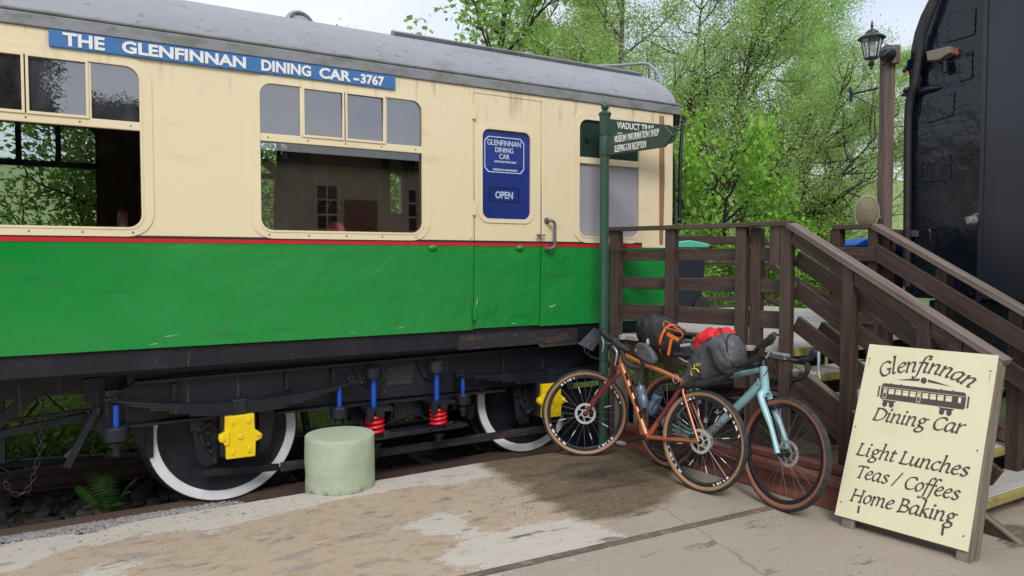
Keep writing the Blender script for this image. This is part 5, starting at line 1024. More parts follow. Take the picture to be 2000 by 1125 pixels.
# broad-nib italic hand, drawn stroke by stroke
GL={
'a':([[(.75,.86),(.48,1),(.12,.72),(.1,.2),(.34,0),(.68,.35),(.78,.98)],[(.78,1.0),(.73,.25),(.84,0),(1.02,.12)]],1.06),
'c':([[(.76,.84),(.5,1),(.12,.66),(.14,.2),(.44,0),(.78,.2)]],.86),
'e':([[(.13,.48),(.5,.58),(.70,.80),(.48,1.0),(.14,.65),(.14,.2),(.44,0),(.78,.2)]],.86),
'f':([[(.80,1.58),(.60,1.74),(.34,1.5),(.24,.5),(.18,-.35),(-.04,-.62),(-.28,-.52)],[(-.03,.97),(.60,1.0)]],.56),
'g':([[(.66,.86),(.40,1),(.14,.70),(.34,.40),(.62,.54),(.66,.86)],[(.66,.90),(.98,.98)],[(.34,.40),(.2,.22),(.45,.04),(.74,-.12),(.68,-.46),(.34,-.58),(.06,-.45),(.14,-.16),(.42,.03)]],.98),
'h':([[(.0,1.68),(.14,1.72),(.12,0)],[(.13,.62),(.42,.97),(.66,.95),(.72,.6),(.70,.18),(.80,0),(.98,.1)]],1.03),
'i':([[(.0,.86),(.15,.98),(.14,.18),(.24,0),(.42,.1)],[(.19,1.42),(.21,1.38)]],.50),
'k':([[(.0,1.68),(.14,1.72),(.12,0)],[(.70,.98),(.42,.82),(.16,.48)],[(.18,.52),(.48,.34),(.72,0),(.92,.06)]],.92),
'l':([[(.0,1.68),(.15,1.74),(.14,.18),(.24,0),(.44,.12)]],.52),
'm':([[(0,.86),(.12,.98),(.12,0)],[(.13,.6),(.38,.97),(.60,.95),(.66,.6),(.65,0)],[(.66,.6),(.92,.97),(1.13,.95),(1.19,.6),(1.18,.18),(1.28,0),(1.46,.1)]],1.52),
'n':([[(0,.86),(.12,.98),(.12,0)],[(.13,.6),(.42,.97),(.66,.95),(.72,.6),(.70,.18),(.80,0),(.98,.1)]],1.05),
'o':([[(.46,1),(.13,.68),(.14,.2),(.42,0),(.74,.35),(.72,.8),(.44,1)]],.92),
'r':([[(0,.86),(.12,.98),(.12,0)],[(.13,.58),(.42,.93),(.68,.97)]],.72),
's':([[(.66,.86),(.40,1.0),(.15,.78),(.40,.54),(.63,.28),(.40,.0),(.06,.14)]],.78),
't':([[(.26,1.32),(.20,.22),(.32,0),(.56,.14)],[(0,.96),(.58,.99)]],.62),
'u':([[(0,.86),(.12,.98),(.11,.28),(.28,0),(.56,.22),(.72,.98)],[(.74,1),(.70,.18),(.80,0),(.98,.1)]],1.05),
'B':([[(.0,1.5),(.17,1.5),(.15,0),(.0,0)],[(.17,1.5),(.58,1.52),(.80,1.2),(.55,.84),(.2,.80)],[(.5,.82),(.95,.6),(.86,.12),(.5,0),(.15,.0)]],1.12),
'C':([[(1.08,1.2),(1.02,1.42),(.72,1.53),(.30,1.3),(.12,.7),(.34,.1),(.74,0),(1.1,.24)]],1.16),
'D':([[(.17,1.5),(.15,0)],[(-.02,1.5),(.6,1.5),(1.10,1.12),(1.06,.42),(.6,.02),(-.02,0)]],1.30),
'G':([[(1.06,1.2),(1.0,1.42),(.72,1.53),(.30,1.3),(.12,.7),(.34,.1),(.72,0),(1.04,.16)],[(1.04,.66),(1.03,.06)],[(.76,.66),(1.2,.66)]],1.26),
'H':([[(.0,1.5),(.36,1.5)],[(.18,1.5),(.16,0)],[(-.02,0),(.34,0)],[(.92,1.5),(1.28,1.5)],[(1.10,1.5),(1.08,0)],[(.90,0),(1.26,0)],[(.17,.78),(1.09,.78)]],1.36),
'L':([[(.0,1.5),(.36,1.5)],[(.18,1.5),(.16,0)],[(-.02,0),(.72,.0),(.92,.2)]],.98),
'T':([[(-.02,1.28),(.06,1.48),(.98,1.5),(1.0,1.3)],[(.5,1.5),(.47,0)],[(.28,0),(.66,0)]],1.02),
'/':([[(.0,-.1),(.62,1.62)]],.72),' ':([],.5)}
SERIF='hklmnir'
def nib(mb,P,mapf,a=.135,b=.055,ang=R(38),layer=0):
    for k in range(len(P)-1):
        if (P[k]-P[k+1]).length<1e-5: return
    Ls=[];Rs=[]
    for i in range(len(P)):
        t=(P[min(i+1,len(P)-1)]-P[max(i-1,0)]).normalized(); n_=V((-t.y,t.x,0)); an=math.atan2(n_.y,n_.x)-ang
        h=1/math.sqrt((math.cos(an)/a)**2+(math.sin(an)/b)**2); h=math.sqrt((math.cos(an)*a)**2+(math.sin(an)*b)**2)
        Ls.append(P[i]+n_*h); Rs.append(P[i]-n_*h)
    vs=[mapf(p.x,p.y,layer) for p in Ls]+[mapf(p.x,p.y,layer) for p in Rs]; m_=len(P)
    mb.add(vs,[(m_+i,m_+i+1,i+1,i) for i in range(m_-1)])
def write(word,name,mapf,slant=.26,track=0.0):
    """mapf(x,y,layer) -> point; x in x-heights along the line"""
    mb=MB(); x=0; ly=0
    for ch in word:
        st,ad=GL[ch]
        for s_ in st:
            if ch.isupper(): s_=[(p[0],p[1]*.91) for p in s_]
            P=smoothpath([(x+p[0]+slant*p[1],p[1],0) for p in s_],5) if len(s_)>2 else [V((x+s_[0][0]+slant*s_[0][1],s_[0][1],0)),V((x+s_[1][0]+slant*s_[1][1],s_[1][1],0))]
            if ch=='i' and len(s_)==2: P=[P[0]+V((-.07,.07,0)),P[0]+V((.08,-.08,0))]
            nib(mb,P,mapf,layer=ly); ly+=1
        if ch in 'hkmnri' and ch!='i':
            P=[V((x+.12-.12,.0,0)),V((x+.12+.14,0,0))]; nib(mb,P,mapf,layer=ly); ly+=1
        x+=ad+track
    return mb,x
def line(word,pa,pb,xh,name='sign_lettering'):
    ua,va=abq(*pa); ub,vb=abq(*pb)
    _,wd_=write(word,name,lambda x,y,l:(x,y,l)); wd_-=.12
    k=math.hypot(ub-ua,vb-va)/wd_; ca,sa=(ub-ua)/(k*wd_),(vb-va)/(k*wd_)
    mp=lambda x,y,l: ab(ua+ca*x*k-sa*y*xh,va+sa*x*k+ca*y*xh,.0008+l*.00006)
    mb,_=write(word,name,mp); mb.build(name,BROWNT,face)
line('Dining Car',(1704,819),(1878,847),.053)
line('Light Lunches',(1672,887),(1887,931),.052)
line('Teas / Coffees',(1670,931),(1869,977),.052)
line('Home Baking',(1660,977),(1862,1022),.052)
# arched word
ua,va=abq(1718,737); ub,vb=abq(1893,757); um,vm=abq(1803,727)
mx_=(ua+ub)/2; half=(ub-ua)/2; sag=vm-(va+vb)/2; 
_,wd_=write('Glenfinnan','x',lambda x,y,l:(x,y,l)); wd_-=.1
def arch(x,y,l):
    s=x/wd_*2-1; xh=.058; R_=(half*half+sag*sag)/(2*sag); th=math.asin(min(1,half/R_)); a=s*th
    cu,cv=mx_,(va+vb)/2+sag-R_; tilt=math.atan2(vb-va,ub-ua)*.8; r=R_+y*xh; 
    pu,pv=r*math.sin(a),r*math.cos(a)-R_+sag*.0
    return ab(mx_+pu*math.cos(tilt)-pv*math.sin(tilt),(va+vb)/2+sag+pu*math.sin(tilt)+pv*math.cos(tilt),.0008+l*.00006)
mb,_=write('Glenfinnan','sign_lettering',arch); mb.build('sign_lettering',BROWNT,face)
# printed carriage
pa=abq(1716,793); pb_=abq(1890,802); e0=abq(1714,790); e1=abq(1892,801)
def car2(x,y,l=0): # x 0..1 along carriage, y in m up from its bottom edge
    a0=abq(1716,778); a1_=abq(1887,801); du,dv=a1_[0]-a0[0],a1_[1]-a0[1]; Lc=math.hypot(du,dv); cu,su=du/Lc,dv/Lc
    return ab(a0[0]+cu*x*Lc-su*y,a0[1]+su*x*Lc+cu*y,.0008+l*.0003)
m=MB(); q=lambda pts,l,mi: (setattr(m,'m',mi), m.add([car2(*p,l) for p in pts],[tuple(range(len(pts)))]))
hB=.098
q([(.03,0),(.97,0),(.985,.01),(.985,hB*.80),(.97,hB*.97),(.95,hB),(.05,hB),(.03,hB*.97),(.015,hB*.80),(.015,.01)],0,0)
q([(-.02,.01),(.0,.01),(.0,hB*.82),(-.02,hB*.78)],0,0); q([(1.0,.01),(1.02,.01),(1.02,hB*.78),(1.0,hB*.82)],0,0)
q([(.02,hB*.755),(.98,hB*.755),(.98,hB*.775),(.02,hB*.775)],1,1)
for i,x0 in enumerate([.11,.195,.28,.365,.51,.595,.68,.77]): q([(x0,hB*.36),(x0+.066,hB*.36),(x0+.066,hB*.68),(x0,hB*.68)],1,1); q([(x0,hB*.565),(x0+.066,hB*.565),(x0+.066,hB*.585),(x0,hB*.585)],2,0)
q([(.905,hB*.36),(.935,hB*.36),(.935,hB*.68),(.905,hB*.68)],1,1)
for x0 in (.045,.447): q([(x0,hB*.08),(x0+.045,hB*.08),(x0+.045,hB*.72),(x0,hB*.72)],1,1); q([(x0+.006,hB*.12),(x0+.039,hB*.12),(x0+.039,hB*.68),(x0+.006,hB*.68)],2,0); q([(x0+.012,hB*.38),(x0+.033,hB*.38),(x0+.033,hB*.63),(x0+.012,hB*.63)],3,1)
for x0 in (.06,.72): 
    q([(x0-.02,-.004),(x0+.16,-.004),(x0+.13,-.018),(x0+.01,-.018)],0,0)
    for xx in (x0+.025,x0+.105): q([(xx+.03*math.cos(t),-.028+.019*math.sin(t)) for t in [2*math.pi*i/16 for i in range(16)]],1,0)
for x0 in (.12,.24,.70,.83): q([(x0,hB),(x0+.015,hB),(x0+.011,hB+.008),(x0+.004,hB+.008)],0,0)
q([(.50+.036*math.cos(t),hB+.042+.019*math.sin(t)) for t in [2*math.pi*i/20 for i in range(20)]],0,0)
q([(.18,hB+.028),(.45,hB+.035),(.455,hB+.052),(.36,hB+.046)],0,0); q([(.82,hB+.024),(.55,hB+.035),(.545,hB+.052),(.64,hB+.044)],0,0)
m.build('carriage_emblem',[BROWNT,BCREAM],face)
# ============================================================ BICYCLES
class Bike: pass
def bike_frame(rp_,fp_,lean):
    b=Bike(); rc,fc=PZ(*rp_,gb),PZ(*fp_,gb); b.rc,b.fc=rc,fc; b.f=(fc-rc).normalized(); s=V((b.f.y,-b.f.x,0)); s=s if s.x>0 else -s
    b.s=s; b.up=V((0,0,math.cos(lean)))+s*math.sin(lean); n=b.f.cross(b.up); b.n=n if n.x<0 else -n
    b.L=lambda x,y,o=0.0: PP(x,y,rc+b.n*o,b.n); return b
def bwheel(t,hub,wd,up,Rw,tr,side,rotor,near,refl=True,spk=24,decal=None,knob=True):
    """a wheel of its own: rim, tyre with knobs, spokes, hub, brake rotor"""
    ax=wd.cross(up).normalized(); ax=ax if ax.dot(near)>0 else -ax
    m=MB(); ri=Rw-2*tr+.006; m.lathe([(ri-.030,-.004),(ri-.030,.004),(ri-.022,.011),(ri,.0125),(ri+.004,.010),(ri+.004,-.010),(ri,-.0125),(ri-.022,-.011),(ri-.030,-.004)],hub,ax,56,cap=False)
    w=m.build('wheel',RIMB,t,smooth=35)
    m=MB(); n,k=72,14; c=hub; u,v=m.frame(ax); vs=[];fs=[]
    for i in range(n):
        a=2*math.pi*i/n; d=u*math.cos(a)+v*math.sin(a)
        for j in range(k):
            b_=2*math.pi*j/k; vs.append(c+d*(Rw-tr+tr*math.cos(b_))+ax*tr*math.sin(b_))
    m.v=[tuple(p) for p in vs]
    for i in range(n):
        for j in range(k):
            m.f.append((i*k+j,i*k+(j+1)%k,((i+1)%n)*k+(j+1)%k,((i+1)%n)*k+j)); jj=(j+.5)/k; jj=min(jj,1-jj)*360; m.mi.append(1 if 78<jj<150 else 0)
    m.m=0
    if knob:
        for i in range(86):
            for q,off in ((-.62,0),(-.22,.5),(.22,0),(.62,.5)):
                a=2*math.pi*(i+off)/86; d=u*math.cos(a)+v*math.sin(a); tg=u*-math.sin(a)+v*math.cos(a); nr=d*math.cos(q*1.35)+ax*math.sin(q*1.35); lt_=ax*math.cos(q*1.35)-d*math.sin(q*1.35)
                m.obox(c+d*(Rw-tr)+nr*(tr+.0006),tg*.0062,lt_*.0042,nr*.0016)
    m.build('tyre',[TYRE,side],w,smooth=30)
    m=MB()
    for i in range(spk):
        a=2*math.pi*i/spk; d=u*math.cos(a)+v*math.sin(a); a2_=a+(.5 if i%4<2 else -.5); d2=u*math.cos(a2_)+v*math.sin(a2_); sg=1 if i%2 else -1
        m.cyl(c+d2*.026+ax*sg*.024,c+d*(ri-.026),.0017,n=4,cap=False)
    m.build('spokes',SPOKE,w)
    m=MB(); m.lathe([(.008,-.055),(.014,-.05),(.017,-.03),(.028,-.027),(.028,-.021),(.014,-.018),(.014,.018),(.028,.021),(.028,.027),(.017,.03),(.014,.05),(.008,.055)],c,ax,16); m.build('hub',CARB,w,smooth=35)
    m=MB(); rs=.036*rotor; o=c+ax*rs; th=.0018
    m.lathe([(.066,-th),(.066,th),(.086,th),(.086,-th),(.066,-th)],o,ax,48,cap=False); m.lathe([(.022,-th),(.022,th),(.034,th),(.034,-th),(.022,-th)],o,ax,24,cap=False)
    for i in range(6):
        a=2*math.pi*i/6; d=u*math.cos(a)+v*math.sin(a); d2=u*math.cos(a+.45)+v*math.sin(a+.45); m.beam(o+d*.030,o+d2*.066,.007,.0032,up=ax)
    m.build('brake_rotor',STEEL,w)
    if refl:
        for i in range(1,spk,3):
            a=2*math.pi*i/spk; d=u*math.cos(a)+v*math.sin(a); m=MB(); a2_=a+(.5 if i%4<2 else -.5); d2=u*math.cos(a2_)+v*math.sin(a2_); p0=c+d2*.026+ax*.024*(1 if i%2 else -1); p1=c+d*(ri-.026); t0=.55+.12*((i*7)%3-1)
            m.cyl(p0.lerp(p1,t0),p0.lerp(p1,t0+.20),.0031,n=6); m.build('spoke_reflector',REFL,w)
    if decal:
        m=MB()
        for a0,wd2 in decal:
            for j in range(5):
                for sgn in (1,):
                    q=[]
                    for aa,rr_ in ((a0+j*wd2/5,ri-.020),(a0+(j+(.25,.8,.5,.3,.75)[j])*wd2/5,ri-.020),(a0+(j+(.5,.8,.3,.6,.75)[j])*wd2/5,ri-.006),(a0+(j+.16)*wd2/5,ri-.006)):
                        d=u*math.cos(aa)+v*math.sin(aa); q.append(c+d*rr_+ax*.0138)
                    m.prism(q,ax*-.001)
        m.build('rim_print',REFL,w)['kind']='stuff'
    return w
def dropbar(t,C,bf,up,tape,width=.215,stemfrom=None,name='handlebar'):
    bl=up.cross(bf).normalized(); bf=bl.cross(up).normalized(); m=MB()
    hoods=[]
    for s in (1,-1):
        P=[C,C+bl*s*width*.55,C+bl*s*width*.86+bf*.01,C+bl*s*width+bf*.045+up*.0,C+bl*s*width*1.02+bf*.085-up*.012,C+bl*s*width*1.05+bf*.108-up*.05,C+bl*s*width*1.08+bf*.088-up*.098,C+bl*s*width*1.11+bf*.035-up*.125,C+bl*s*width*1.13-bf*.055-up*.132]
        m.tube(smoothpath(P,5),[.0135 if i<9 else .0158 for i in range(len(smoothpath(P,5)))],10); hoods.append(P[4])
    h=m.build(name,tape,t,smooth=50)
    for s,hp in zip((1,-1),hoods):
        q=MB(); P=[hp-bf*.02,hp+bf*.02+up*.004,hp+bf*.055+up*.012,hp+bf*.082+up*.034,hp+bf*.095+up*.058,hp+bf*.090+up*.068]; q.tube(smoothpath(P,4),[.019-.0*i for i in range(9)]+[.020,.021,.021,.020,.019,.018,.016,.014,.012,.010,.008,.006][:len(smoothpath(P,4))-9],10); q.build('brake_hood',RUBB,h,smooth=60)
        q=MB(); a=hp+bf*.098+up*.046; q.tube(smoothpath([a,a+bf*.012-up*.02,a+bf*.008-up*.06,a-bf*.004-up*.095,a-bf*.002-up*.118,a+bf*.006-up*.128],4),[.009,.010,.010,.010,.010,.010,.009,.009,.008,.008,.008,.008,.008,.007,.007,.007,.007,.006,.006,.005,.004][:21],8,flat=.55); q.build('brake_lever',SILV,h,smooth=60)
    if stemfrom is not None:
        q=MB(); q.tube([stemfrom,stemfrom.lerp(C,.5),C],[.018,.016,.017],10); q.cyl(C-bl*.03,C+bl*.03,.019,n=14); q.build('stem',CARB,h,smooth=50)
    return h,bl
def bars(t,bk,near,far,hoodn,hoodf,levn,levf,C,st,bf):
    """taped drop bar, hoods and levers measured on the near and far sides of the bicycle"""
    q=lambda P: smoothpath([bk.L(*p) for p in P],5); m=MB()
    for pr in (near,far): m.tube(q(pr[0]),.0145,10); m.tube(q(pr[1]),.0165,10)
    h=m.build('handlebar',RUBB,t,smooth=60)
    for P,lv in ((hoodn,levn),(hoodf,levf)):
        m=MB(); Q=q(P); n_=len(Q); m.tube(Q,[.020+.007*math.sin(math.pi*i/(n_-1))+(.006 if .6<i/(n_-1)<.95 else 0)-(.010 if i==n_-1 else 0) for i in range(n_)],12); m.build('brake_hood',RUBB,h,smooth=60)
        m=MB(); Q=q(lv); n_=len(Q); m.tube(Q,[.0135-.006*i/(n_-1) for i in range(n_)],8,flat=.75); m.build('brake_lever',SILV,h,smooth=60)
    m=MB(); a=bk.L(*near[0][0]); m.tube([st,st.lerp(a,.5),a],[.019,.017,.018],10); m.build('stem',CARB,h,smooth=50)
    bl=bk.up.cross(bf).normalized(); return h,bl
def loft(secs,lat,n=22,wr=.012,seed=0,k=9,):
    """soft bag: sections (centre, half height, half width) swept along a line, puckered"""
    m=MB(); C=[V(s[0]) for s in secs]; vs=[]; N_=len(C)
    for i in range(N_):
        t=(C[min(i+1,N_-1)]-C[max(i-1,0)]).normalized(); l=(lat-t*lat.dot(t)).normalized(); u=t.cross(l); 
        for j in range(n):
            a=2*math.pi*j/n; ca,sa=math.cos(a),math.sin(a); ce=math.copysign(abs(ca)**.85,ca); se=math.copysign(abs(sa)**.85,sa)
            p=C[i]+u*ce*secs[i][1]+l*se*secs[i][2]; p+= (p-C[i]).normalized()*wr*(mnoise.noise(p*k+V((seed,0,0)))+.5*mnoise.noise(p*k*2.6)+.35*math.sin(a*7+i*1.3+seed)*(1 if i>N_*.5 else .3)); vs.append(p)
    fs=[(i*n+j,i*n+(j+1)%n,(i+1)*n+(j+1)%n,(i+1)*n+j) for i in range(N_-1) for j in range(n)]+[tuple(range(n-1,-1,-1)),tuple(range((N_-1)*n,N_*n))]
    m.add(vs,fs); return m
def resec(S,n=5):
    P=smoothpath([s[0] for s in S],n); Q=smoothpath([V((s[1],s[2],0)) for s in S],n); return [(p,max(.004,q.x),max(.004,q.y)) for p,q in zip(P,Q)]
def rot_z(v,a): return Matrix.Rotation(a,3,'Z')@v
# ---------------- copper bicycle
o_=bike_frame((1367,960),(1137,890),R(5)); Rw=.352; L=o_.L
ob=thing('bicycle',(o_.rc+o_.fc)/2,'copper orange gravel bicycle with maroon fork, in front, leaning on the railing','bicycle','touring bicycles leaning on the railing')
rh=o_.rc+o_.up*Rw; fh=o_.fc+o_.up*Rw
wdir=rot_z(o_.f,R(50)); wdir=(wdir-o_.up*wdir.dot(o_.up)).normalized()
dec=[(.3,.75),(1.95,.5),(3.4,.8),(5.0,.45)]
bwheel(ob,rh,o_.f,o_.up,Rw,.0225,TAN,1,o_.n,decal=dec); bwheel(ob,fh,wdir,o_.up,Rw,.0225,TAN,1,o_.n,decal=dec)
HT,HB,CR=L(1218,690),L(1210,716),L(1207,723); SC_,BBp=L(1336,745),L(1266,853)
m=MB(); m.tube([HT,HB],[.023,.027],14); m.tube(smoothpath([L(1218,693),L(1260,712),L(1305,731),L(1337,747)],4),[.0185]*13,12); m.tube(smoothpath([L(1213,712),L(1228,752),L(1248,808),L(1262,849)],4),[.026]*5+[.024]*8,14); m.tube([L(1338,742),L(1330,758),L(1300,802),BBp],[.019,.0175,.0175,.021],12)
m.cyl(BBp+o_.n*.045,BBp-o_.n*.045,.026,n=18)
for s in (1,-1):
    o=o_.n*.05*s; m.tube([L(1336,750)+o*.25,L(1339,768)+o*.55,rh+o*1.1],[.012,.0105,.009],10); m.tube([BBp+o*.55+V((0,0,0)),BBp.lerp(rh,.35)+o*.75-o_.up*.004,rh+o*1.1],[.014,.013,.010],10)
frm=m.build('frame',ORANGE,ob,smooth=50)
m=MB(); m.tube([L(1331,757)+o_.n*.001,L(1285,825)+o_.n*.001],.0181,12); m.build('seat_tube_fade',MAROON,frm,smooth=50)
m=MB(); lat=wdir.cross(o_.up).normalized(); lat=lat if lat.dot(o_.n)>0 else -lat
m.tube([HB,CR],[.026,.027],12)
for s in (1,-1): m.tube(smoothpath([CR+lat*s*.012,CR+lat*s*.036-o_.up*.03+wdir*.004,CR.lerp(fh,.5)+lat*s*.047,fh+lat*s*.056],4),[.020]*5+[.016]*4+[.0125]*4,10)
m.build('fork',MAROON,ob,smooth=60)
m=MB(); m.tube([L(1207,712)+o_.n*.0,L(1212,706)],.030,14); m.build('headset_ring',CARB,frm,smooth=40)
m=MB()
for k in range(4): a=L(1222+k*9,728+k*25,.028); b_=L(1226+k*9,742+k*25,.028); m.beam(a,b_,.022,.002,up=o_.n)
m.build('down_tube_print',CARB,frm)['kind']='stuff'
st0=HT+(HT-HB).normalized()*.03
C_=st0+wdir*.075+o_.up*.012
hb1,bl1=bars(ob,o_,[[(1211,672,0),(1222,678,.10),(1228,684,.15),(1220,682,.17),(1210,676,.17)],[(1210,676,.17),(1216,690,.17),(1219,702,.17),(1225,711,.16),(1236,717,.15),(1252,719,.14)]],[[(1211,672,0),(1208,667,-.08),(1203,664,-.13),(1196,663,-.15)],[(1196,663,-.15),(1195,676,-.15),(1200,686,-.14),(1212,690,-.12)]],[(1224,683,.16),(1214,677,.17),(1205,671,.175),(1200,666,.175),(1197,663,.175)],[(1201,667,-.14),(1193,662,-.15),(1184,656,-.155),(1178,649,-.155),(1174,648,-.155)],[(1198,666,.18),(1199,676,.18),(1205,690,.18),(1203,703,.18),(1201,713,.18)],[(1174,650,-.15),(1177,662,-.15),(1179,674,-.15),(1176,688,-.15)],C_,st0,wdir)
m=MB(); m.tube([HT,st0],[.020,.018],12); m.build('spacer',CARB,frm,smooth=50)
m=MB(); m.obox(C_+wdir*.045+o_.up*.025,wdir*.04,bl1*.028,o_.up*.009); m.build('bike_computer',CARB,hb1,bevel=.004)
m=MB()
for s in (1,-1):
    h=C_+bl1*s*.215+wdir*.16+o_.up*.03; m.tube(smoothpath([h,h+wdir*.045+o_.up*.0,h+wdir*.05-o_.up*.10-bl1*s*.05,CR+wdir*.04+o_.up*.04,CR-o_.up*.04+wdir*.03],6),.0028,6)
m.build('cable',RUBB,ob,smooth=60)
sp0=L(1342,738); sp1=L(1365,700); m=MB(); m.tube([sp0,sp1],.0145,12); m.build('seatpost',CARB,ob,smooth=50)
def saddle(t,nose,tail,up,lat,name='saddle'):
    m=MB(); d=(tail-nose); S=[(nose-d*.02,.006,.008),(nose+d*.05,.014,.018),(nose+d*.4,.017,.024),(nose+d*.7,.020,.055),(nose+d*.92,.022,.070),(nose+d,.010,.055)]
    m=loft(resec(S,3),lat,14,0,0); s_=m.build(name,RUBB,t,smooth=60); q=MB()
    for k in (1,-1): q.tube([nose+d*.12-up*.015+lat*.0*k,nose+d*.4-up*.045+lat*.02*k,nose+d*.75-up*.045+lat*.022*k,nose+d*.92-up*.015+lat*.03*k],.0035,6)
    q.build('saddle_rail',STEEL,s_,smooth=60)
saddle(ob,L(1316,692),L(1384,697),o_.up,o_.n)
# drivetrain
def drive(t,bb,hub,f,up,side,crank_ang,mat=CARB,near=True):
    c=bb+side*.05; m=MB(); m.lathe([(.070,-.002),(.070,.002),(.086,.002),(.086,-.002),(.070,-.002)],c,side,48,cap=False)
    for i in range(44):
        a=2*math.pi*i/44; u,v=m.frame(side); m.obox(c+(u*math.cos(a)+v*math.sin(a))*.088,(u*math.cos(a)+v*math.sin(a))*.003,(v*math.cos(a)-u*math.sin(a))*.0028,side*.0015)
    for i in range(4):
        a=2*math.pi*i/4+.4; u,v=m.frame(side); m.beam(c,c+(u*math.cos(a)+v*math.sin(a))*.075,.016,.005,up=side)
    m.build('chainring',mat,t)
    h=hub+side*.045; m=MB()
    for r,o in ((.060,-.012),(.050,-.004),(.040,.004),(.030,.010)): m.lathe([(.012,o-.0012),(r,o-.0012),(r,o+.0012),(.012,o+.0012)],h,side,40)
    m.build('cassette',STEEL,t)
    d1=h-up*.075+f*.008; d2=h-up*.165+f*.035
    m=MB(); m.beam(h-up*.01,d1,.018,.018); m.beam(d1,d2,.014,.03,up=side); 
    for d in (d1,d2): m.lathe([(.004,-.005),(.024,-.004),(.024,.004),(.004,.005)],d,side,16)
    m.build('derailleur',CARB,t,bevel=.002)
    m=MB(); top=[c+up*.086,h+up*.05]; bot=[c-up*.086+f*.01,d2-up*.02]; m.tube(top,.0045,6); m.tube(bot,.0045,6); m.tube([d2+up*.0-f*.022,d1-f*.02],.0045,6); m.build('chain',pm('oily_chain',(.17,.155,.14),.5,metal=.6,mixes=[((.05,.045,.04),(130,130,130),.45,.55,.8)]),t,smooth=60)
    for s,a in ((1,crank_ang),(-1,crank_ang+math.pi)):
        d=f*math.cos(a)+up*math.sin(a); p=bb+side*s*.062; e=p+d*.165+side*s*.012; m=MB(); m.tube([p,p.lerp(e,.5),e],[.018,.013,.013],10,flat=.8); m.cyl(p-side*s*.02,p+side*s*.012,.020,n=16); cr_=m.build('crank',CARB,t,smooth=40)
        m=MB(); q=e+side*s*.055; m.cyl(e,q+side*s*.03,.006,n=8); m.obox(q,f*.032,side*.022,up*.009); m.obox(q+up*.009,f*.018,side*.012,up*.005); m.build('pedal',ALU,cr_,bevel=.004)
drive(ob,BBp,rh,o_.f,o_.up,-o_.n,math.pi-.42)
m=MB(); m.torus(L(1320,740,.03),(o_.n+o_.f*.2),.032,.0022,30,6); m.build('key_ring',STEEL,frm,smooth=60)
m=MB(); m.beam(rh+o_.n*.055+o_.f*.03+o_.up*.035,rh+o_.n*.055+o_.f*.075+o_.up*.02,.03,.03); m.beam(fh+lat*.05+o_.up*.05-wdir*.01,fh+lat*.05+o_.up*.01-wdir*.06,.025,.03); m.build('brake_caliper',CARB,ob,bevel=.005)
# ---------------- pale blue bicycle
b2=bike_frame((1297,912),(1519,995),R(8)); L2_=b2.L; Rb=.362
bb_=thing('bicycle',(b2.rc+b2.fc)/2,'pale blue gravel bicycle with brown-walled tyres, behind the copper one','bicycle','touring bicycles leaning on the railing')
rh2=b2.rc+b2.up*Rb; fh2=b2.fc+b2.up*Rb
bwheel(bb_,rh2,b2.f,b2.up,Rb,.0235,TANR,-1,b2.n,refl=False,spk=24); wd2=rot_z(b2.f,R(-4)); wd2=(wd2-b2.up*wd2.dot(b2.up)).normalized()
bwheel(bb_,fh2,wd2,b2.up,Rb,.0235,TANR,-1,b2.n,refl=False,spk=24)
HT2,HB2,CR2,ST2,BB2=L2_(1491,716),L2_(1494,752),L2_(1495,768),L2_(1362,742),L2_(1374,858)
m=MB(); m.tube([HT2,HB2],[.026,.031],14); m.tube(smoothpath([L2_(1484,722),L2_(1440,731),L2_(1400,737),ST2],4),[.023]+[.021]*12,12); m.tube(smoothpath([L2_(1488,745),L2_(1468,768),L2_(1440,795),L2_(1412,820)],4),[.034]+[.031]*12,14); m.tube([L2_(1360,738),L2_(1366,790),BB2],[.0175,.0165,.02],12)
m.cyl(BB2+b2.n*.045,BB2-b2.n*.045,.028,n=18)
for s in (1,-1):
    o=b2.n*.05*s; m.tube([L2_(1362,752)+o*.3,rh2+o*1.1],[.0105,.009],10); m.tube([BB2+o*.55,BB2.lerp(rh2,.4)+o*.8,rh2+o*1.1],[.014,.012,.010],10)
fr2=m.build('frame',SKYB,bb_,smooth=50)
m=MB(); m.tube([L2_(1413,819),L2_(1378,853)],[.0315,.031],14); m.build('muddy_down_tube',DIRTY,fr2,smooth=50)
m=MB(); la2=b2.n; m.tube([HB2,CR2],[.030,.032],12)
for s in (1,-1): m.tube(smoothpath([CR2+la2*s*.014,CR2+la2*s*.042-b2.up*.035+wd2*.006,CR2.lerp(fh2,.55)+la2*s*.050+wd2*.004,fh2+la2*s*.058],4),[.026]*4+[.021]*4+[.016]*5,12,flat=1.2)
fk=m.build('fork',SKYB,bb_,smooth=60)
m=MB()
for k in (.45,.62,.80): p=CR2.lerp(fh2,k)+la2*.066; m.cyl(p,p+la2*.004,.006,n=8)
m.build('fork_bolt',CARB,fk)
st2=L2_(1489,694); C2=st2+wd2*.085+b2.up*.012
m=MB(); m.tube([HT2,st2],[.026,.019],12); m.build('spacer',CARB,fr2,smooth=50)
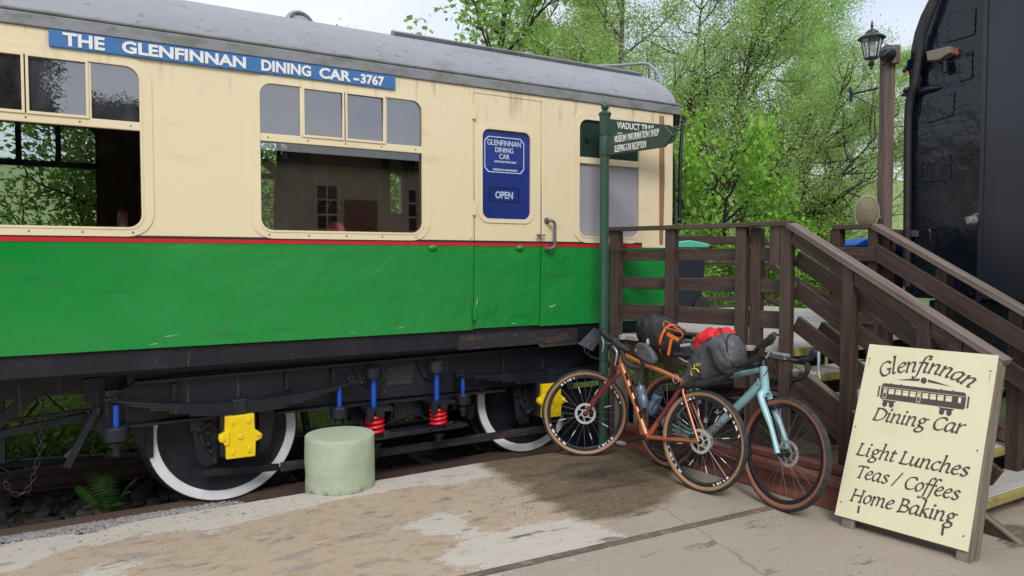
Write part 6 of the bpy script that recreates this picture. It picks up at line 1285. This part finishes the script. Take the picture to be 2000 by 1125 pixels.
hb2,bl2=bars(bb_,b2,[[(1493,697,0),(1482,697,.10),(1476,690,.18),(1480,680,.21),(1490,674,.22)],[(1490,674,.22),(1487,688,.22),(1476,700,.22),(1462,708,.22),(1446,713,.22)]],[[(1493,697,0),(1512,698,-.06),(1532,701,-.13),(1552,704,-.19),(1568,705,-.21)],[(1568,705,-.21),(1577,712,-.21),(1577,724,-.21),(1568,736,-.21),(1547,744,-.21)]],[(1480,679,.22),(1489,674,.22),(1500,667,.225),(1511,659,.225),(1518,654,.225)],[(1562,704,-.21),(1574,703,-.21),(1585,697,-.215),(1592,688,-.215),(1596,683,-.215)],[(1519,657,.23),(1513,671,.23),(1505,685,.23),(1496,699,.23)],[(1598,687,-.21),(1599,705,-.21),(1598,722,-.21),(1601,740,-.21)],C2,st2,wd2)
m=MB(); m.obox(C2+wd2*.075+b2.up*.012,wd2*.055,bl2*.030,b2.up*.011); m.obox(C2+wd2*.07-b2.up*.012,wd2*.05,bl2*.012,b2.up*.008); m.build('bike_computer',SILV,hb2,bevel=.006)
m=MB()
for s in (1,-1):
    h=C2+bl2*s*.21+wd2*.15+b2.up*.03; m.tube(smoothpath([C2+bl2*s*.03,C2+wd2*.10-b2.up*.09+bl2*s*.05,C2+wd2*.06-b2.up*.20+bl2*s*.03,HB2+la2*s*.02+wd2*.05],6),.0028,6)
m.tube([C2+wd2*.04-b2.up*.02,L2_(1478,753,.03)],.003,6); m.build('cable',RUBB,bb_,smooth=60)
m=MB(); m.tube([L2_(1427,730)-b2.up*.0,L2_(1435,729)],.027,14); m.build('frame_strap',STRAP,fr2,smooth=50)
s0=L2_(1361,738); s1=L2_(1355,668); m=MB(); m.tube([s0,s1],.0145,12); m.build('seatpost',CARB,bb_,smooth=50)
saddle(bb_,L2_(1382,655),L2_(1318,652),b2.up,b2.n)
drive(bb_,BB2,rh2,b2.f,b2.up,b2.n,.5)
# ---------------- bags, bottles, jacket
def strap_ring(S,lat,t,name,mat,parent,k=1.05,w=.022):
    P=[s for s in S]; i=t; C=[V(s[0]) for s in P]; tt=(C[min(i+1,len(C)-1)]-C[max(i-1,0)]).normalized(); l=(lat-tt*lat.dot(tt)).normalized(); u=tt.cross(l); m=MB(); n=26; vs=[]
    for q in range(n):
        a=2*math.pi*q/n; ca,sa=math.cos(a),math.sin(a)
        for r,o in ((k,-w/2),(k,w/2),(k-.03,w/2),(k-.03,-w/2)): vs.append(C[i]+tt*o+u*math.copysign(abs(ca)**.85,ca)*P[i][1]*r+l*math.copysign(abs(sa)**.85,sa)*P[i][2]*r)
    m.add(vs,[(q*4+j,q*4+(j+1)%4,((q+1)%n)*4+(j+1)%4,((q+1)%n)*4+j) for q in range(n) for j in range(4)]); return m.build(name,mat,parent,smooth=50)
S=resec([(L(1340,745),.030,.03),(L(1352,732),.065,.05),(L(1374,714),.115,.075),(L(1398,699),.135,.10),(L(1420,690),.138,.115),(L(1436,686),.122,.11),(L(1446,684),.075,.07),(L(1450,683),.025,.03)],5)
gb_=loft(S,o_.n,34,.014,3,15); sb=gb_.build('saddle_bag',BAGG,None,smooth=60); tag(sb,'grey roll-top saddle bag with a yellow mark, strapped behind the copper bicycle seat','saddle bag','bicycle luggage')
m=MB(); S2=resec([(L(1329,757),.012,.03),(L(1352,751),.03,.045),(L(1385,745),.035,.05),(L(1412,737),.03,.05),(L(1425,728),.012,.03)],4); loft_=loft(S2,o_.n,18,.004,5); loft_.build('bag_base',BAGD,sb,smooth=60)
strap_ring(S,o_.n,17,'bag_strap',STRAP,sb,1.05,.03); strap_ring(S,o_.n,9,'bag_strap',STRAP,sb,1.045,.018); strap_ring(S,o_.n,26,'roll_seam',STRAP,sb,1.04,.010)
m=MB(); yl=[L(1352,731,.10),L(1350,724,.11),L(1355,717,.115),L(1362,718,.115),L(1363,725,.115)]; m.tube(smoothpath([L(1352,734,.10),L(1349,727,.105),L(1353,720,.11),L(1361,721,.11),L(1365,727,.11)],4),.0065,6,flat=.4); m.tube([L(1356,720,.11),L(1356,711,.112)],.006,6,flat=.4)
for k in range(3): m.tube([L(1360+k*3.2,715-k*.5,.112),L(1361+k*3.2,710-k*.5,.113)],.003,5)
m.build('bag_emblem',YLOGO,sb)
D=resec([(L2_(1366,690,-.02),.04,.04),(L2_(1352,684,-.02),.075,.055),(L2_(1330,674,-.02),.105,.08),(L2_(1305,662,-.02),.130,.105),(L2_(1283,650,-.02),.150,.12),(L2_(1268,643,-.02),.125,.115),(L2_(1258,639,-.02),.085,.09),(L2_(1254,636,-.02),.03,.05)],5)
db=loft(D,b2.n,34,.017,8,14); db=db.build('saddle_bag',BAGD,None,smooth=60); tag(db,'dark roll-top saddle bag with orange straps, behind the pale blue bicycle seat','saddle bag','bicycle luggage')
strap_ring(D,b2.n,24,'roll_seam',STRAP,db,1.04,.012); strap_ring(D,b2.n,8,'bag_strap',STRAP,db,1.045,.016); strap_ring(D,b2.n,14,'orange_strap',ORST,db,1.055,.026)
m=MB(); p0,p1=L2_(1311,662,.115),L2_(1305,694,.125); m.beam(p0,p1,.026,.004,up=b2.n); m.beam(L2_(1303,652,.12),L2_(1326,664,.10),.028,.004,up=b2.n); m.build('strap_tail',ORST,db)
m=MB(); m.tube(smoothpath([L2_(1296,636,.06),L2_(1298,627,.05),L2_(1308,632,.06),L2_(1322,641,.06),L2_(1330,648,.07),L2_(1318,645,.07),L2_(1300,640,.07)],6),.0042,6); m.tube(smoothpath([L2_(1330,648,.07),L2_(1334,655,.08),L2_(1330,660,.085)],5),.004,6); m.build('shock_cord',ORST,db,smooth=60)
m=MB(); m.prism([L2_(1329+ (x_),676+y_*1.0+x_*-.02,.095) for x_,y_ in ((0,-2.5),(2,-4),(18,-5.5),(20,-4),(20,-1),(18,0),(2,1.5),(0,0))],b2.n*.004); m.build('bag_badge',GPRINT,db)
m=MB(); m.ball(L2_(1266,668,.085),.020,.012,.03,10,8); m.build('bag_reflector',pm('grey_reflector',(.45,.46,.47),.3),db,smooth=60)
jk=[(L(1362,680,-.02),.03,.03),(L(1372,668,-.02),.060,.06),(L(1386,660,-.02),.068,.07),(L(1400,658,-.02),.055,.07),(L(1416,657,-.02),.055,.07),(L(1430,662,-.02),.03,.05),(L(1438,664,-.02),.012,.03)]
jm=loft(resec(jk,5),o_.n,24,.030,21,13); pk=L(1384,637,-.01)
for i,v in enumerate(jm.v):
    q=V(v); d=(q-pk).length
    if d<.10: jm.v[i]=tuple(q.lerp(pk,.75*(1-d/.10)))
jo=jm.build('red_jacket',REDC,None,smooth=60); tag(jo,'crumpled bright red jacket stuffed under the straps between the two saddle bags','jacket','bicycle luggage')
m=MB(); m.prism([L(*p,.04) for p in ((1359,667),(1371,662),(1378,676),(1366,690),(1360,682))],o_.n*-.02); m.build('jacket_sleeve',REDC,jo,bevel=.004)
m=MB(); m.prism([L(*p,.025) for p in ((1237,682),(1241,672),(1247,668),(1256,671),(1266,679),(1274,690),(1278,702),(1276,711),(1268,711),(1254,704),(1240,694))],o_.n*-.05)
tb=m.build('top_tube_bag',BAGG,None,bevel=.014,segs=3); tag(tb,'small grey top tube bag just behind the copper bicycle handlebar','frame bag','bicycle luggage')
m=MB(); c=L(1241.5,684,.0275)
for k in range(3): 
    a=math.pi*k/3+.3; d=o_.f*math.cos(a)+o_.up*math.sin(a); m.beam(c-d*.012,c+d*.012,.0025,.002,up=o_.n)
m.build('snowflake_print',GPRINT,tb); m=MB(); m.tube([L(1255,700,.0),L(1261,714,.0)],.026,10); m.build('bag_strap',STRAP,tb)
m=MB(); S3=resec([(L2_(1444,722),.015,.02),(L2_(1455,713),.03,.028),(L2_(1472,712),.03,.028),(L2_(1484,715),.012,.02)],4); tb2=loft(S3,b2.n,16,.003,2).build('top_tube_bag',BAGD,None,smooth=60); tag(tb2,'low black top tube bag behind the pale blue bicycle stem','frame bag','bicycle luggage')
def bottle(p0,p1,mat,label,r=.037,txt=None,nrm_=None):
    p0,p1=V(p0),V(p1); d=(p0-p1); h=d.length; m=MB(); m.lathe([(r*.9,0),(r,.006),(r,h*.40),(r*.93,h*.43),(r*.93,h*.47),(r,h*.50),(r,h*.74),(r*.96,h*.77)],p1,d,24)
    b=m.build('water_bottle',mat,None,smooth=40); tag(b,label,'water bottle','water bottles on the bicycles'); m=MB(); m.lathe([(r*.98,h*.77),(r*.98,h*.86),(r*.6,h*.90),(r*.36,h*.91),(r*.36,h*.98),(r*.25,h)],p1,d,20); m.build('bottle_cap',CARB,b,smooth=40)
    return b
b1_=bottle(L(1246,742,.0),L(1261,798,.0),BOTT,'blue-grey water bottle on the copper bicycle down tube'); b1b=bottle(L(1291,758,.0),L(1271,806,.0),BOTT,'blue-grey water bottle on the copper bicycle seat tube')
m=MB()
for a,b_ in (((1246,770),(1258,800)),((1288,778),(1272,808))):
    for o in (.032,-.032): m.tube(smoothpath([L(*a,o),L((a[0]+b_[0])/2-4,(a[1]+b_[1])/2,o*1.15),L(*b_,o*.6)],4),.004,6)
m.build('bottle_cage',CARB,ob,smooth=60)
b3=bottle(L2_(1383,776),L2_(1376,846),RUBB,'black water bottle with white script on the pale blue bicycle seat tube',.036); b4=bottle(L2_(1428,786),L2_(1394,828),RUBB,'black water bottle lying along the pale blue bicycle down tube',.036)
text_obj('bottle_script','la',.055,face_mat(L2_(1374,824,.040),b2.f,b2.up),REFL,b3,shear=.3,bold=.002)
m=MB(); m.tube(smoothpath([L2_(1395,806,.04),L2_(1402,801,.04),L2_(1400,808,.04),L2_(1408,804,.04)],4),.004,6,flat=.5); m.build('bottle_script',REFL,b4); m=MB(); m.beam(L2_(1411,802,.04),L2_(1413,796,.04),.006,.003); m.build('bottle_mark',ORST,b4)
# ============================================================ PEOPLE AND SEATS IN THE CAR
def skinned(name,vs,es,rad,mat,parent,sub=2):
    me=bpy.data.meshes.new(name); me.from_pydata(vs,es,[]); o=bpy.data.objects.new(name,me); link(o,parent); me.materials.append(mat)
    sk=o.modifiers.new('skin','SKIN'); 
    if not me.skin_vertices: me.skin_vertices.new() if hasattr(me.skin_vertices,'new') else None
    for i,r in enumerate(rad): d=me.skin_vertices[0].data[i]; d.radius=r if isinstance(r,tuple) else (r,r)
    me.skin_vertices[0].data[0].use_root=True
    s=o.modifiers.new('sub','SUBSURF'); s.levels=sub; s.render_levels=sub
    sk.use_smooth_shade=True; return o
try:
    px_,py_,fz=1.60,6.55,1.25
    person=thing('person',(px_,py_,fz),'person in a dark slate coat standing inside the carriage behind the window, one hand raised','person')
    q=lambda x,y,z:(px_+x,py_+y,fz+z)
    bv=[q(0,0,.95),q(0,0,1.18),q(0,0,1.40),q(0,0,1.50),q(-.02,0,1.58),q(-.02,0,1.70),q(0,-.10,.90),q(0,-.11,.48),q(0,-.11,.08),q(-.14,-.11,.04),q(0,.10,.90),q(0,.11,.48),q(0,.11,.08),q(-.14,.11,.04),
        q(0,-.19,1.42),q(-.10,-.24,1.18),q(-.22,-.12,1.30),q(-.29,-.09,1.38),q(0,.19,1.42),q(.02,.24,1.14),q(-.05,.22,.90),q(-.07,.21,.82)]
    be=[(0,1),(1,2),(2,3),(3,4),(4,5),(0,6),(6,7),(7,8),(8,9),(0,10),(10,11),(11,12),(12,13),(2,14),(14,15),(15,16),(16,17),(2,18),(18,19),(19,20),(20,21)]
    br=[(.13,.10),(.12,.10),(.15,.10),.055,.065,.085,.08,.055,.04,.035,.08,.055,.04,.035,.055,.045,.035,.032,.055,.045,.035,.032]
    skinned('body',bv,be,br,SKIN,person)
    cv=[bv[0],bv[1],bv[2],bv[3],q(0,0,.62),bv[14],bv[15],q(-.19,-.15,1.27),bv[18],bv[19],q(-.045,.22,.93)]
    skinned('coat',cv,[(0,1),(1,2),(2,3),(0,4),(2,5),(5,6),(6,7),(2,8),(8,9),(9,10)],[(.20,.16),(.185,.15),(.20,.15),.08,(.22,.18),.085,.07,.055,.085,.07,.055],COATC,person)
    skinned('trousers',[bv[0],bv[6],bv[7],q(0,-.11,.12),bv[10],bv[11],q(0,.11,.12)],[(0,1),(1,2),(2,3),(0,4),(4,5),(5,6)],[.15,.10,.075,.06,.10,.075,.06],DARKI,person)
    m=MB(); m.ball(q(.0,0,1.70),.115,.105,.13,18,12); m.build('hair',HAIR,person,smooth=60)
    for k in range(5):
        m=MB(); b0=V(q(-.29-.01*k,-.09-.012+.008*k,1.40)); m.tube([b0,b0+V((-.035,-.01,.035-.008*k)),b0+V((-.06,-.005,.03-.014*k))],[.011,.010,.007],8); m.build('finger',SKIN,person,smooth=60)
    m=MB(); a=V(q(-.03,-.165,1.38)); m.beam(a+V((-.10,0,.03)),a+V((.10,0,-.03)),.012,.05); m.build('coat_patch',pm('grey_reflective_patch',(.42,.47,.46),.4,mixes=[((.1,.11,.11),(60,8,8),.5,.55,.8)]),person)
except Exception as ex: print('PERSON',ex)
def seat(x,y,label,mat,zt):
    t=thing('dining_chair',(x,y,1.25),label,'chair'); m=MB(); S=[]
    m.prism([(x+.04+.02*0,y+.24*math.cos(a)-.0,1.75+(zt-1.75)*abs(math.sin(a))**.6) for a in [math.pi*i/16 for i in range(17)]],(.06,0,0)); m.build('backrest',mat,t,bevel=.02)
    m=MB(); m.box(x-.42,x+.06,y-.23,y+.23,1.64,1.74); m.build('seat',mat,t,bevel=.03)
    for a in (-.38,.02):
        for b in (-.19,.19): m=MB(); m.cyl((x+a,y+b,1.25),(x+a,y+b,1.64),.02); m.build('leg',DARKI,t)
seat(1.66,5.75,'red upholstered dining chair inside the carriage below the middle window',PINKS,2.07)
seat(.14,5.75,'dark dining chair with rounded back inside the left carriage window',MAHOG,2.11)
# ============================================================ STATION BEHIND THE CAMERA (mirrored in the panes)
stn=thing('station_building',(5,-10,-.3),'cream and brick station building across the yard behind the viewpoint, mirrored in the panes','building')
m=MB(); m.box(1.3,16,-13,-8,-.3,4.2); m.build('wall',BRICK,stn)
m=MB(); m.box(5.72,6.6,-8.02,-7.97,-.3,3.3); m.box(8.2,12,-8.02,-7.97,-.3,2.2); m.build('brick_panel',pm('red_brick_panel',(.34,.15,.11),.85,mixes=[((.24,.10,.075),(4,4,14),.45,.6,.7)]),stn)
MB().box(1.2,16.1,-8.12,-7.75,4.15,4.38).build('fascia',DARKI,stn)
m=MB(); m.prism([(1.0,-13.4,4.36),(1.0,-7.55,4.36),(1.0,-12.9,4.62)],(15.4,0,0)); m.build('roof',SLATE,stn)
for x in (3.0,4.98,7.46,9.6,12.2):
    m=MB(); m.box(x-.06,x+.62,-8.03,-7.96,1.3,3.72); wv=m.build('window',pm('cream_joinery',(.66,.58,.46),.5),stn)
    for i in range(2):
        for j in range(6): m=MB(); m.box(x+.03+i*.28,x+.25+i*.28,-7.962,-7.945,1.40+j*.38,1.72+j*.38); m.build('window_pane',MAHOG,wv)
m=MB(); m.box(1.7,2.6,-8.03,-7.94,-.2,2.1); m.build('door',MAROON,stn)
# ============================================================ TREES
def leaf_cloud(P,N_,size,spread,seed,aspect=.62,upb=.35,droop=0.):
    rg=np.random.default_rng(seed); P=np.asarray(P,float); idx=rg.integers(0,len(P),N_); c=P[idx]+rg.normal(0,spread,(N_,3)); c[:,2]-=np.abs(rg.normal(0,droop,N_)) if droop else 0
    n=rg.normal(0,1,(N_,3)); n[:,2]=np.abs(n[:,2])+upb; n/=np.linalg.norm(n,axis=1)[:,None]; a=rg.normal(0,1,(N_,3)); a[:,2]-=.5; a-=n*np.sum(a*n,1)[:,None]; a/=np.linalg.norm(a,axis=1)[:,None]; b=np.cross(n,a)
    s=(size*rg.uniform(.6,1.25,N_))[:,None]; w=s*aspect/2
    v=np.stack([c-a*s*.5,c+b*w-a*s*.05+n*s*.08,c+a*s*.5,c-b*w-a*s*.05+n*s*.08],1).reshape(-1,3); q=np.arange(N_*4).reshape(-1,4); return v,q
def make_tree(seed,h,r0,first,nl,limbL,ang,nsub,ntw,twL,leafN,leafS,spread,mat,bark=BARK,lean=(0,0),droop=0.,aspect=.62,wob=.12,trop=(.04,.05,.0),multi=1):
    rg=random.Random(seed); W_=MB(); T_=[]
    def path(p,d,Lh,n,wb,tr):
        P=[V(p)]; d=V(d).normalized()
        for i in range(n):
            d=(d+V((rg.gauss(0,wb),rg.gauss(0,wb),rg.gauss(0,wb)*.6+tr))).normalized(); P.append(P[-1]+d*Lh/n)
        return P
    def at_(P,t):
        f=t*(len(P)-1); i=min(len(P)-2,int(f)); return P[i].lerp(P[i+1],f-i),(P[i+1]-P[i]).normalized()
    def off(d,a):
        u,w=W_.frame(d); ph=rg.uniform(0,6.283); return d*math.cos(a)+(u*math.cos(ph)+w*math.sin(ph))*math.sin(a)
    for mt in range(multi):
        d0=V((lean[0]+(rg.uniform(-.3,.3) if multi>1 else 0),lean[1]+(rg.uniform(-.3,.3) if multi>1 else 0),1)); TP=path((rg.uniform(-.2,.2)*(multi>1),rg.uniform(-.2,.2)*(multi>1),-.15),d0,h*(1 if mt==0 else rg.uniform(.75,1)),10,wob*.5,.02)
        W_.tube(TP,[r0*(1-.9*i/10)+.008 for i in range(11)],7)
        for k in range(nl):
            t=first+(1-first)*((k+rg.random())/nl)**.9; p,d=at_(TP,min(.985,t)); q=off(d,ang*rg.uniform(.75,1.25)); Lh=limbL*(1.15-.75*t)*rg.uniform(.75,1.2); LP=path(p,q,Lh,7,wob,trop[0]); rl=r0*.42*(1.1-t)+.009
            W_.tube(LP,[rl*(1-.85*i/7)+.003 for i in range(8)],5,cap=False)
            for s in range(nsub):
                u=.2+.8*(s+rg.random())/nsub; p2,d2=at_(LP,min(.99,u)); q2=off(d2,rg.uniform(.5,1.0)); SP=path(p2,q2,Lh*.42*(1.2-.6*u)*rg.uniform(.7,1.2),5,wob*1.3,trop[1]); W_.tube(SP,[rl*.4*(1-.8*i/5)+.002 for i in range(6)],4,cap=False)
                for w in range(ntw):
                    p3,d3=at_(SP,.25+.75*rg.random()); q3=off(d3,rg.uniform(.4,1.1)); Q=path(p3,q3,twL*rg.uniform(.5,1.3),4,wob*1.5,trop[2]-droop*.5); (W_.tube(Q,[.0028,.0022,.002,.0016,.0012],3,cap=False) if (w+s)%3==0 else None); T_.extend(Q[1:]); T_.append((Q[-1]+Q[-2])/2)
    v,q=leaf_cloud([tuple(p) for p in T_],leafN,leafS,spread,seed,aspect,droop=droop*.1)
    cm=np_mesh('crown',v,q); cm.materials.append(mat); return W_.mesh('trunk',bark,smooth=50),cm
def put_tree(kind,meshes,x,y,label,cat,rz=0,s=1.0,sz=None,group=None,z=None):
    zz_=float(terr(np.array([[x]]),np.array([[y]]))[0,0]) if z is None else z
    t=bpy.data.objects.new(kind,None); t.empty_display_size=.3; mw=Matrix.Translation((x,y,zz_))@Matrix.Rotation(rz,4,'Z')@Matrix.Diagonal((s,s,sz or s,1))
    link(t,None,mw); tag(t,label,cat,group)
    for nm,me in (('trunk',meshes[0]),('crown',meshes[1])):
        o=bpy.data.objects.new(nm,me); COL.objects.link(o); o.parent=t; WMAT[o.name]=mw
    return t
birchA=make_tree(11,9.5,.12,.14,24,3.2,.95,8,6,.5,54000,.061,.125,BIRCHL,droop=.28,wob=.13)
birchB=make_tree(12,10,.11,.12,26,2.9,.85,8,6,.5,54000,.061,.125,BIRCHL,droop=.3,wob=.15,lean=(.12,.05))
birchC=make_tree(13,8.5,.12,.10,24,3.4,1.05,8,6,.5,50000,.061,.125,BIRCHL,droop=.22,wob=.17,lean=(.35,-.1),bark=DBARK,multi=2)
alder=make_tree(21,8.2,.085,.20,20,2.3,.8,7,5,.42,7600,.098,.075,ALDERL,bark=DBARK,wob=.14,aspect=.78,trop=(.08,.06,.02))
maple=make_tree(31,3.2,.05,.08,15,1.7,1.25,6,5,.32,11500,.088,.075,MAPLEL,bark=DBARK,aspect=.85,wob=.16,multi=2,trop=(.03,-.02,-.03))
shrub=make_tree(41,2.4,.035,.05,14,1.15,.9,6,5,.26,11000,.078,.085,SHRUBL,bark=DBARK,aspect=.6,wob=.15,multi=3)
small=make_tree(51,4.6,.06,.10,20,1.7,.9,7,6,.36,17000,.075,.10,SHRUBL,bark=DBARK,aspect=.62,wob=.16,multi=2)
conifer=make_tree(61,9,.16,.06,50,2.3,1.35,6,5,.40,44000,.15,.14,CONIF,bark=DBARK,aspect=.28,wob=.08,trop=(-.05,-.03,-.02))
def wx(px,y): return y*math.tan(math.pi/2-ANG+math.atan((px-1000)/FPX))
TR=[('alder_tree',alder,945,10.2,0,1.08,1.0,'open alder with dark stems and single leaves against the sky, leftmost above the carriage roof'),
 ('birch_tree',birchB,1085,14.5,1.0,.95,.95,'slender birch rising above the middle of the carriage roof, next right of the alder'),
 ('birch_tree',birchA,1215,14,2.2,1.05,1.12,'tall full birch directly above the far end of the carriage roof'),
 ('birch_tree',birchC,1335,13.0,.4,1.0,1.12,'broad forked birch above the fingerpost arms'),
 ('birch_tree',birchB,1450,13.5,3.9,1.0,1.10,'drooping birch standing behind the bright maple'),
 ('birch_tree',birchC,1500,12.2,-.55,.78,.80,'leaning birch with a long dark bough reaching right toward the lamp post'),
 ('birch_tree',birchA,1560,15.5,5.0,1.0,1.08,'birch left of the lantern whose crown ends against the sky'),
 ('birch_tree',birchB,1735,21,2.6,.78,.86,'thin distant birch top behind the lantern and the wooden lamp post'),
 ('birch_tree',birchA,1655,17,.9,.62,.62,'small birch with low leafy crown just left of the lamp post'),
 ('birch_tree',birchA,1150,23,.3,1.1,1.15,'far birch filling the gap behind the carriage roof end pipe'),
 ('birch_tree',birchC,1390,24,1.7,1.1,1.2,'far birch deep behind the fingerpost'),
 ('birch_tree',birchB,1520,25,4.4,1.05,1.1,'far birch deep behind the leaning bough'),
 ('maple_tree',maple,1385,9.6,.5,1.0,1.34,'bright lime green young maple beside the carriage end'),
 ('maple_tree',maple,1462,9.3,2.4,.88,.86,'lower lime green maple right of the taller one, above the handrail'),]
for k,ms,px,y,rz,s,sz,lab in TR: put_tree(k,ms,wx(px,y),y,lab,'tree',rz,s,sz,'trees behind the carriages')
put_tree('maple_tree',maple,wx(1362,8.8),8.8,'lime green maple sapling close behind the black end pipes','tree',4,.85,.80,'trees behind the carriages')
for i,(px,y,s,lab) in enumerate([(1350,8.35,.70,'leafy shrub behind the dark wheelie bin'),(1420,8.5,.75,'leafy shrub seen through the back railing, right of the bin'),(1490,8.7,.75,'leafy shrub at the right end of the back railing'),(1560,9.0,.85,'leafy shrub between the two stair railings'),(1625,9.6,.8,'leafy shrub left of the blue bin'),(1540,11.5,1.15,'tall dense shrub below the leaning birch bough'),(1620,12.5,1.2,'tall dense shrub left of the satellite dish')]):
    put_tree('shrub',shrub,wx(px,y),y,lab,'shrub',i*1.7,s,s,'shrubs behind the deck',z=(.35 if y<10 else None))
for i,(x,y,s,lab) in enumerate([(-3.2,9.6,.92,'small tree seen at the far left through the left carriage window'),(-1.5,10.2,.95,'small tree left of centre through the left carriage window'),(.0,9.8,.9,'small tree through the right part of the left carriage window'),(1.6,10.4,.95,'small tree behind the carriage between its two big windows'),(3.0,9.8,.9,'small tree seen through the middle window at its left edge'),(4.3,10.2,.9,'small tree seen through the narrow far window'),(-5.0,10.4,.95,'small tree behind the left part of the carriage'),(6.0,10.5,.9,'small tree behind the carriage end')]):
    put_tree('small_tree',small,x,y,lab,'tree',i*1.3,s,s,'small trees behind the carriage')
for i,(x,y) in enumerate([(-6.0,-9.5),(-4.7,-10),(-3.5,-9.4),(-2.3,-9.9),(-1.2,-9.3),(-.1,-9.7),(.75,-9.2)]): put_tree('conifer',conifer,x,y,('first','second','third','fourth','fifth','sixth','seventh')[i]+' conifer of the row added to darken the pane reflections, counted towards the station','tree',i*2.1,.72,(.66,.74,.70,.80,.66,.62,.60)[i],'added conifer row darkening the pane reflections',z=-.2)  # unseen row put in to fill the left window's reflection with dark
for i,(x,y) in enumerate([(-5.3,-10.8),(-4.1,-11.2),(-2.9,-10.7),(-1.75,-11.1),(-.65,-10.6),(.35,-11.0),(1.0,-10.4)]): put_tree('conifer',conifer,x,y,('first','second','third','fourth','fifth','sixth','seventh')[i]+' conifer of the rear row added to close sky gaps in the reflection, counted towards the station','tree',i*1.3+.5,.85,.60,'added rear conifer row closing gaps in the reflection',z=-.2)  # second unseen row, added to hide sky gaps between the mirrored trees
for i,(x,y,s) in enumerate([(-2.6,-13,1.0),(-4.8,-15,1.1),(-7.5,-13,1.05),(-3.4,-17,1.15)]): put_tree('conifer',conifer,x,y,('dark conifer nearest the station behind the viewpoint','second dark conifer behind the viewpoint, further from the station','dark conifer farthest left behind the viewpoint','tall dark conifer at the back of the group behind the viewpoint')[i],'tree',i,s,s,'conifers behind the viewpoint',z=-.3)
# ground cover on the bank
rg=np.random.default_rng(77); n=2600; bx=rg.uniform(-7,9,n); by=rg.uniform(8.1,12.5,n); bz=terr(bx,by); hh=rg.uniform(.05,.75,n)
bx[:1300]=rg.uniform(-3.2,1.6,1300); by[:1300]=rg.uniform(7.95,9.4,1300); bz=terr(bx,by); P=np.stack([bx,by,bz+hh*.85+.05],1); v,q=leaf_cloud(P,42000,.075,.13,5,.55)
me=np_mesh('ground_cover',v,q); me.materials.append(WEEDL); o=bpy.data.objects.new('ground_cover',me); link(o); o['kind']='stuff'
n=9000; x=rg.uniform(-7,12,n); y=rg.uniform(8.0,13,n); z=terr(x,y); hgt=rg.uniform(.15,.5,n); lx=rg.normal(0,.10,(n,2)); w=.006
v=np.stack([np.stack([x-w,y,z],1),np.stack([x+w,y,z],1),np.stack([x+lx[:,0],y+lx[:,1],z+hgt],1)],1).reshape(-1,3); me=np_mesh('grass_blades',v,np.arange(n*3).reshape(-1,3)); me.materials.append(WEEDL); o=bpy.data.objects.new('grass_blades',me); link(o); o['kind']='stuff'
pk_=pm('pink_blossom',(.62,.30,.42),.6); c=U(38,842,9.2); P=[(c.x+rg.normal(0,.16),c.y+rg.normal(0,.1),c.z+rg.normal(0,.05)) for _ in range(30)]+[(c.x+.25+rg.normal(0,.2),9.0,c.z-.45+rg.normal(0,.05)) for _ in range(30)]
v,q=leaf_cloud(P,420,.04,.03,9,.8); me=np_mesh('pink_blossom',v,q); me.materials.append(pk_); o=bpy.data.objects.new('pink_blossom',me); link(o); o['kind']='stuff'
# fern and seedling on the ballast
fc=PY(208,955,6.05); fn_=thing('fern',(fc.x,fc.y,-.17),'dark green fern growing on the ballast under the carriage left of the wheel','fern')
rg2=random.Random(5)
for i,(px,py,yy) in enumerate([(168,990,5.85),(205,930,6.2),(235,985,5.8),(268,935,6.0),(180,920,6.3),(220,905,6.4),(150,950,6.2),(255,960,5.9),(200,965,5.8)]):
    a=V((fc.x+rg2.uniform(-.03,.03),fc.y,-.16)); e=PY(px,py,yy); mid=(a+e)/2+V((0,0,.10)); P=qcurve(a,mid,e,16); m=MB(); m.tube(P,.003,4)
    for k in range(3,17):
        t=(P[k]-P[k-1]).normalized(); sd_=t.cross(V((0,0,1))).normalized(); ln=.062*math.sin(math.pi*min(1,(k-1)/16))**.7+.008
        for s in (1,-1):
            b0=P[k]; tp=b0+sd_*s*ln+t*ln*.35-V((0,0,ln*.25)); m.add([b0-t*.003,b0+sd_*s*ln*.5+t*ln*.10-V((0,0,ln*.06)),tp,b0+sd_*s*ln*.45+t*ln*.30-V((0,0,ln*.06)),b0+t*.007],[(0,1,2,3,4)])
    m.build('frond',FERNL,fn_)
sc_=PY(203,992,5.70); sd2=thing('seedling',(sc_.x,5.70,-.17),'small bright green seedling on the ballast in front of the fern','plant')
for k in range(6):
    a=V((sc_.x,5.70,-.16)); an=k*1.05; e=a+V((.05*math.cos(an),.04*math.sin(an),.05+.015*(k%3))); m=MB(); m.tube([a,a.lerp(e,.6)],.002,4); d=(e-a).normalized(); s_=d.cross(V((0,0,1))).normalized(); m.add([a.lerp(e,.55),e+s_*.022-V((0,0,.004)),e+d*.035,e-s_*.022-V((0,0,.004))],[(0,1,2,3)]); m.build('leaf',MAPLEL,sd2)
m=MB(); c=PG(624,1063)+V((0,0,.006)); 
for k in range(5): a=k*1.256; d=V((math.cos(a),math.sin(a),.15)); s_=V((-math.sin(a),math.cos(a),0)); m.add([c,c+d*.009+s_*.005,c+d*.016,c+d*.009-s_*.005],[(0,1,2,3)])
tag(m.build('fallen_flower',YEL),'tiny yellow flower lying on the tan concrete','flower')
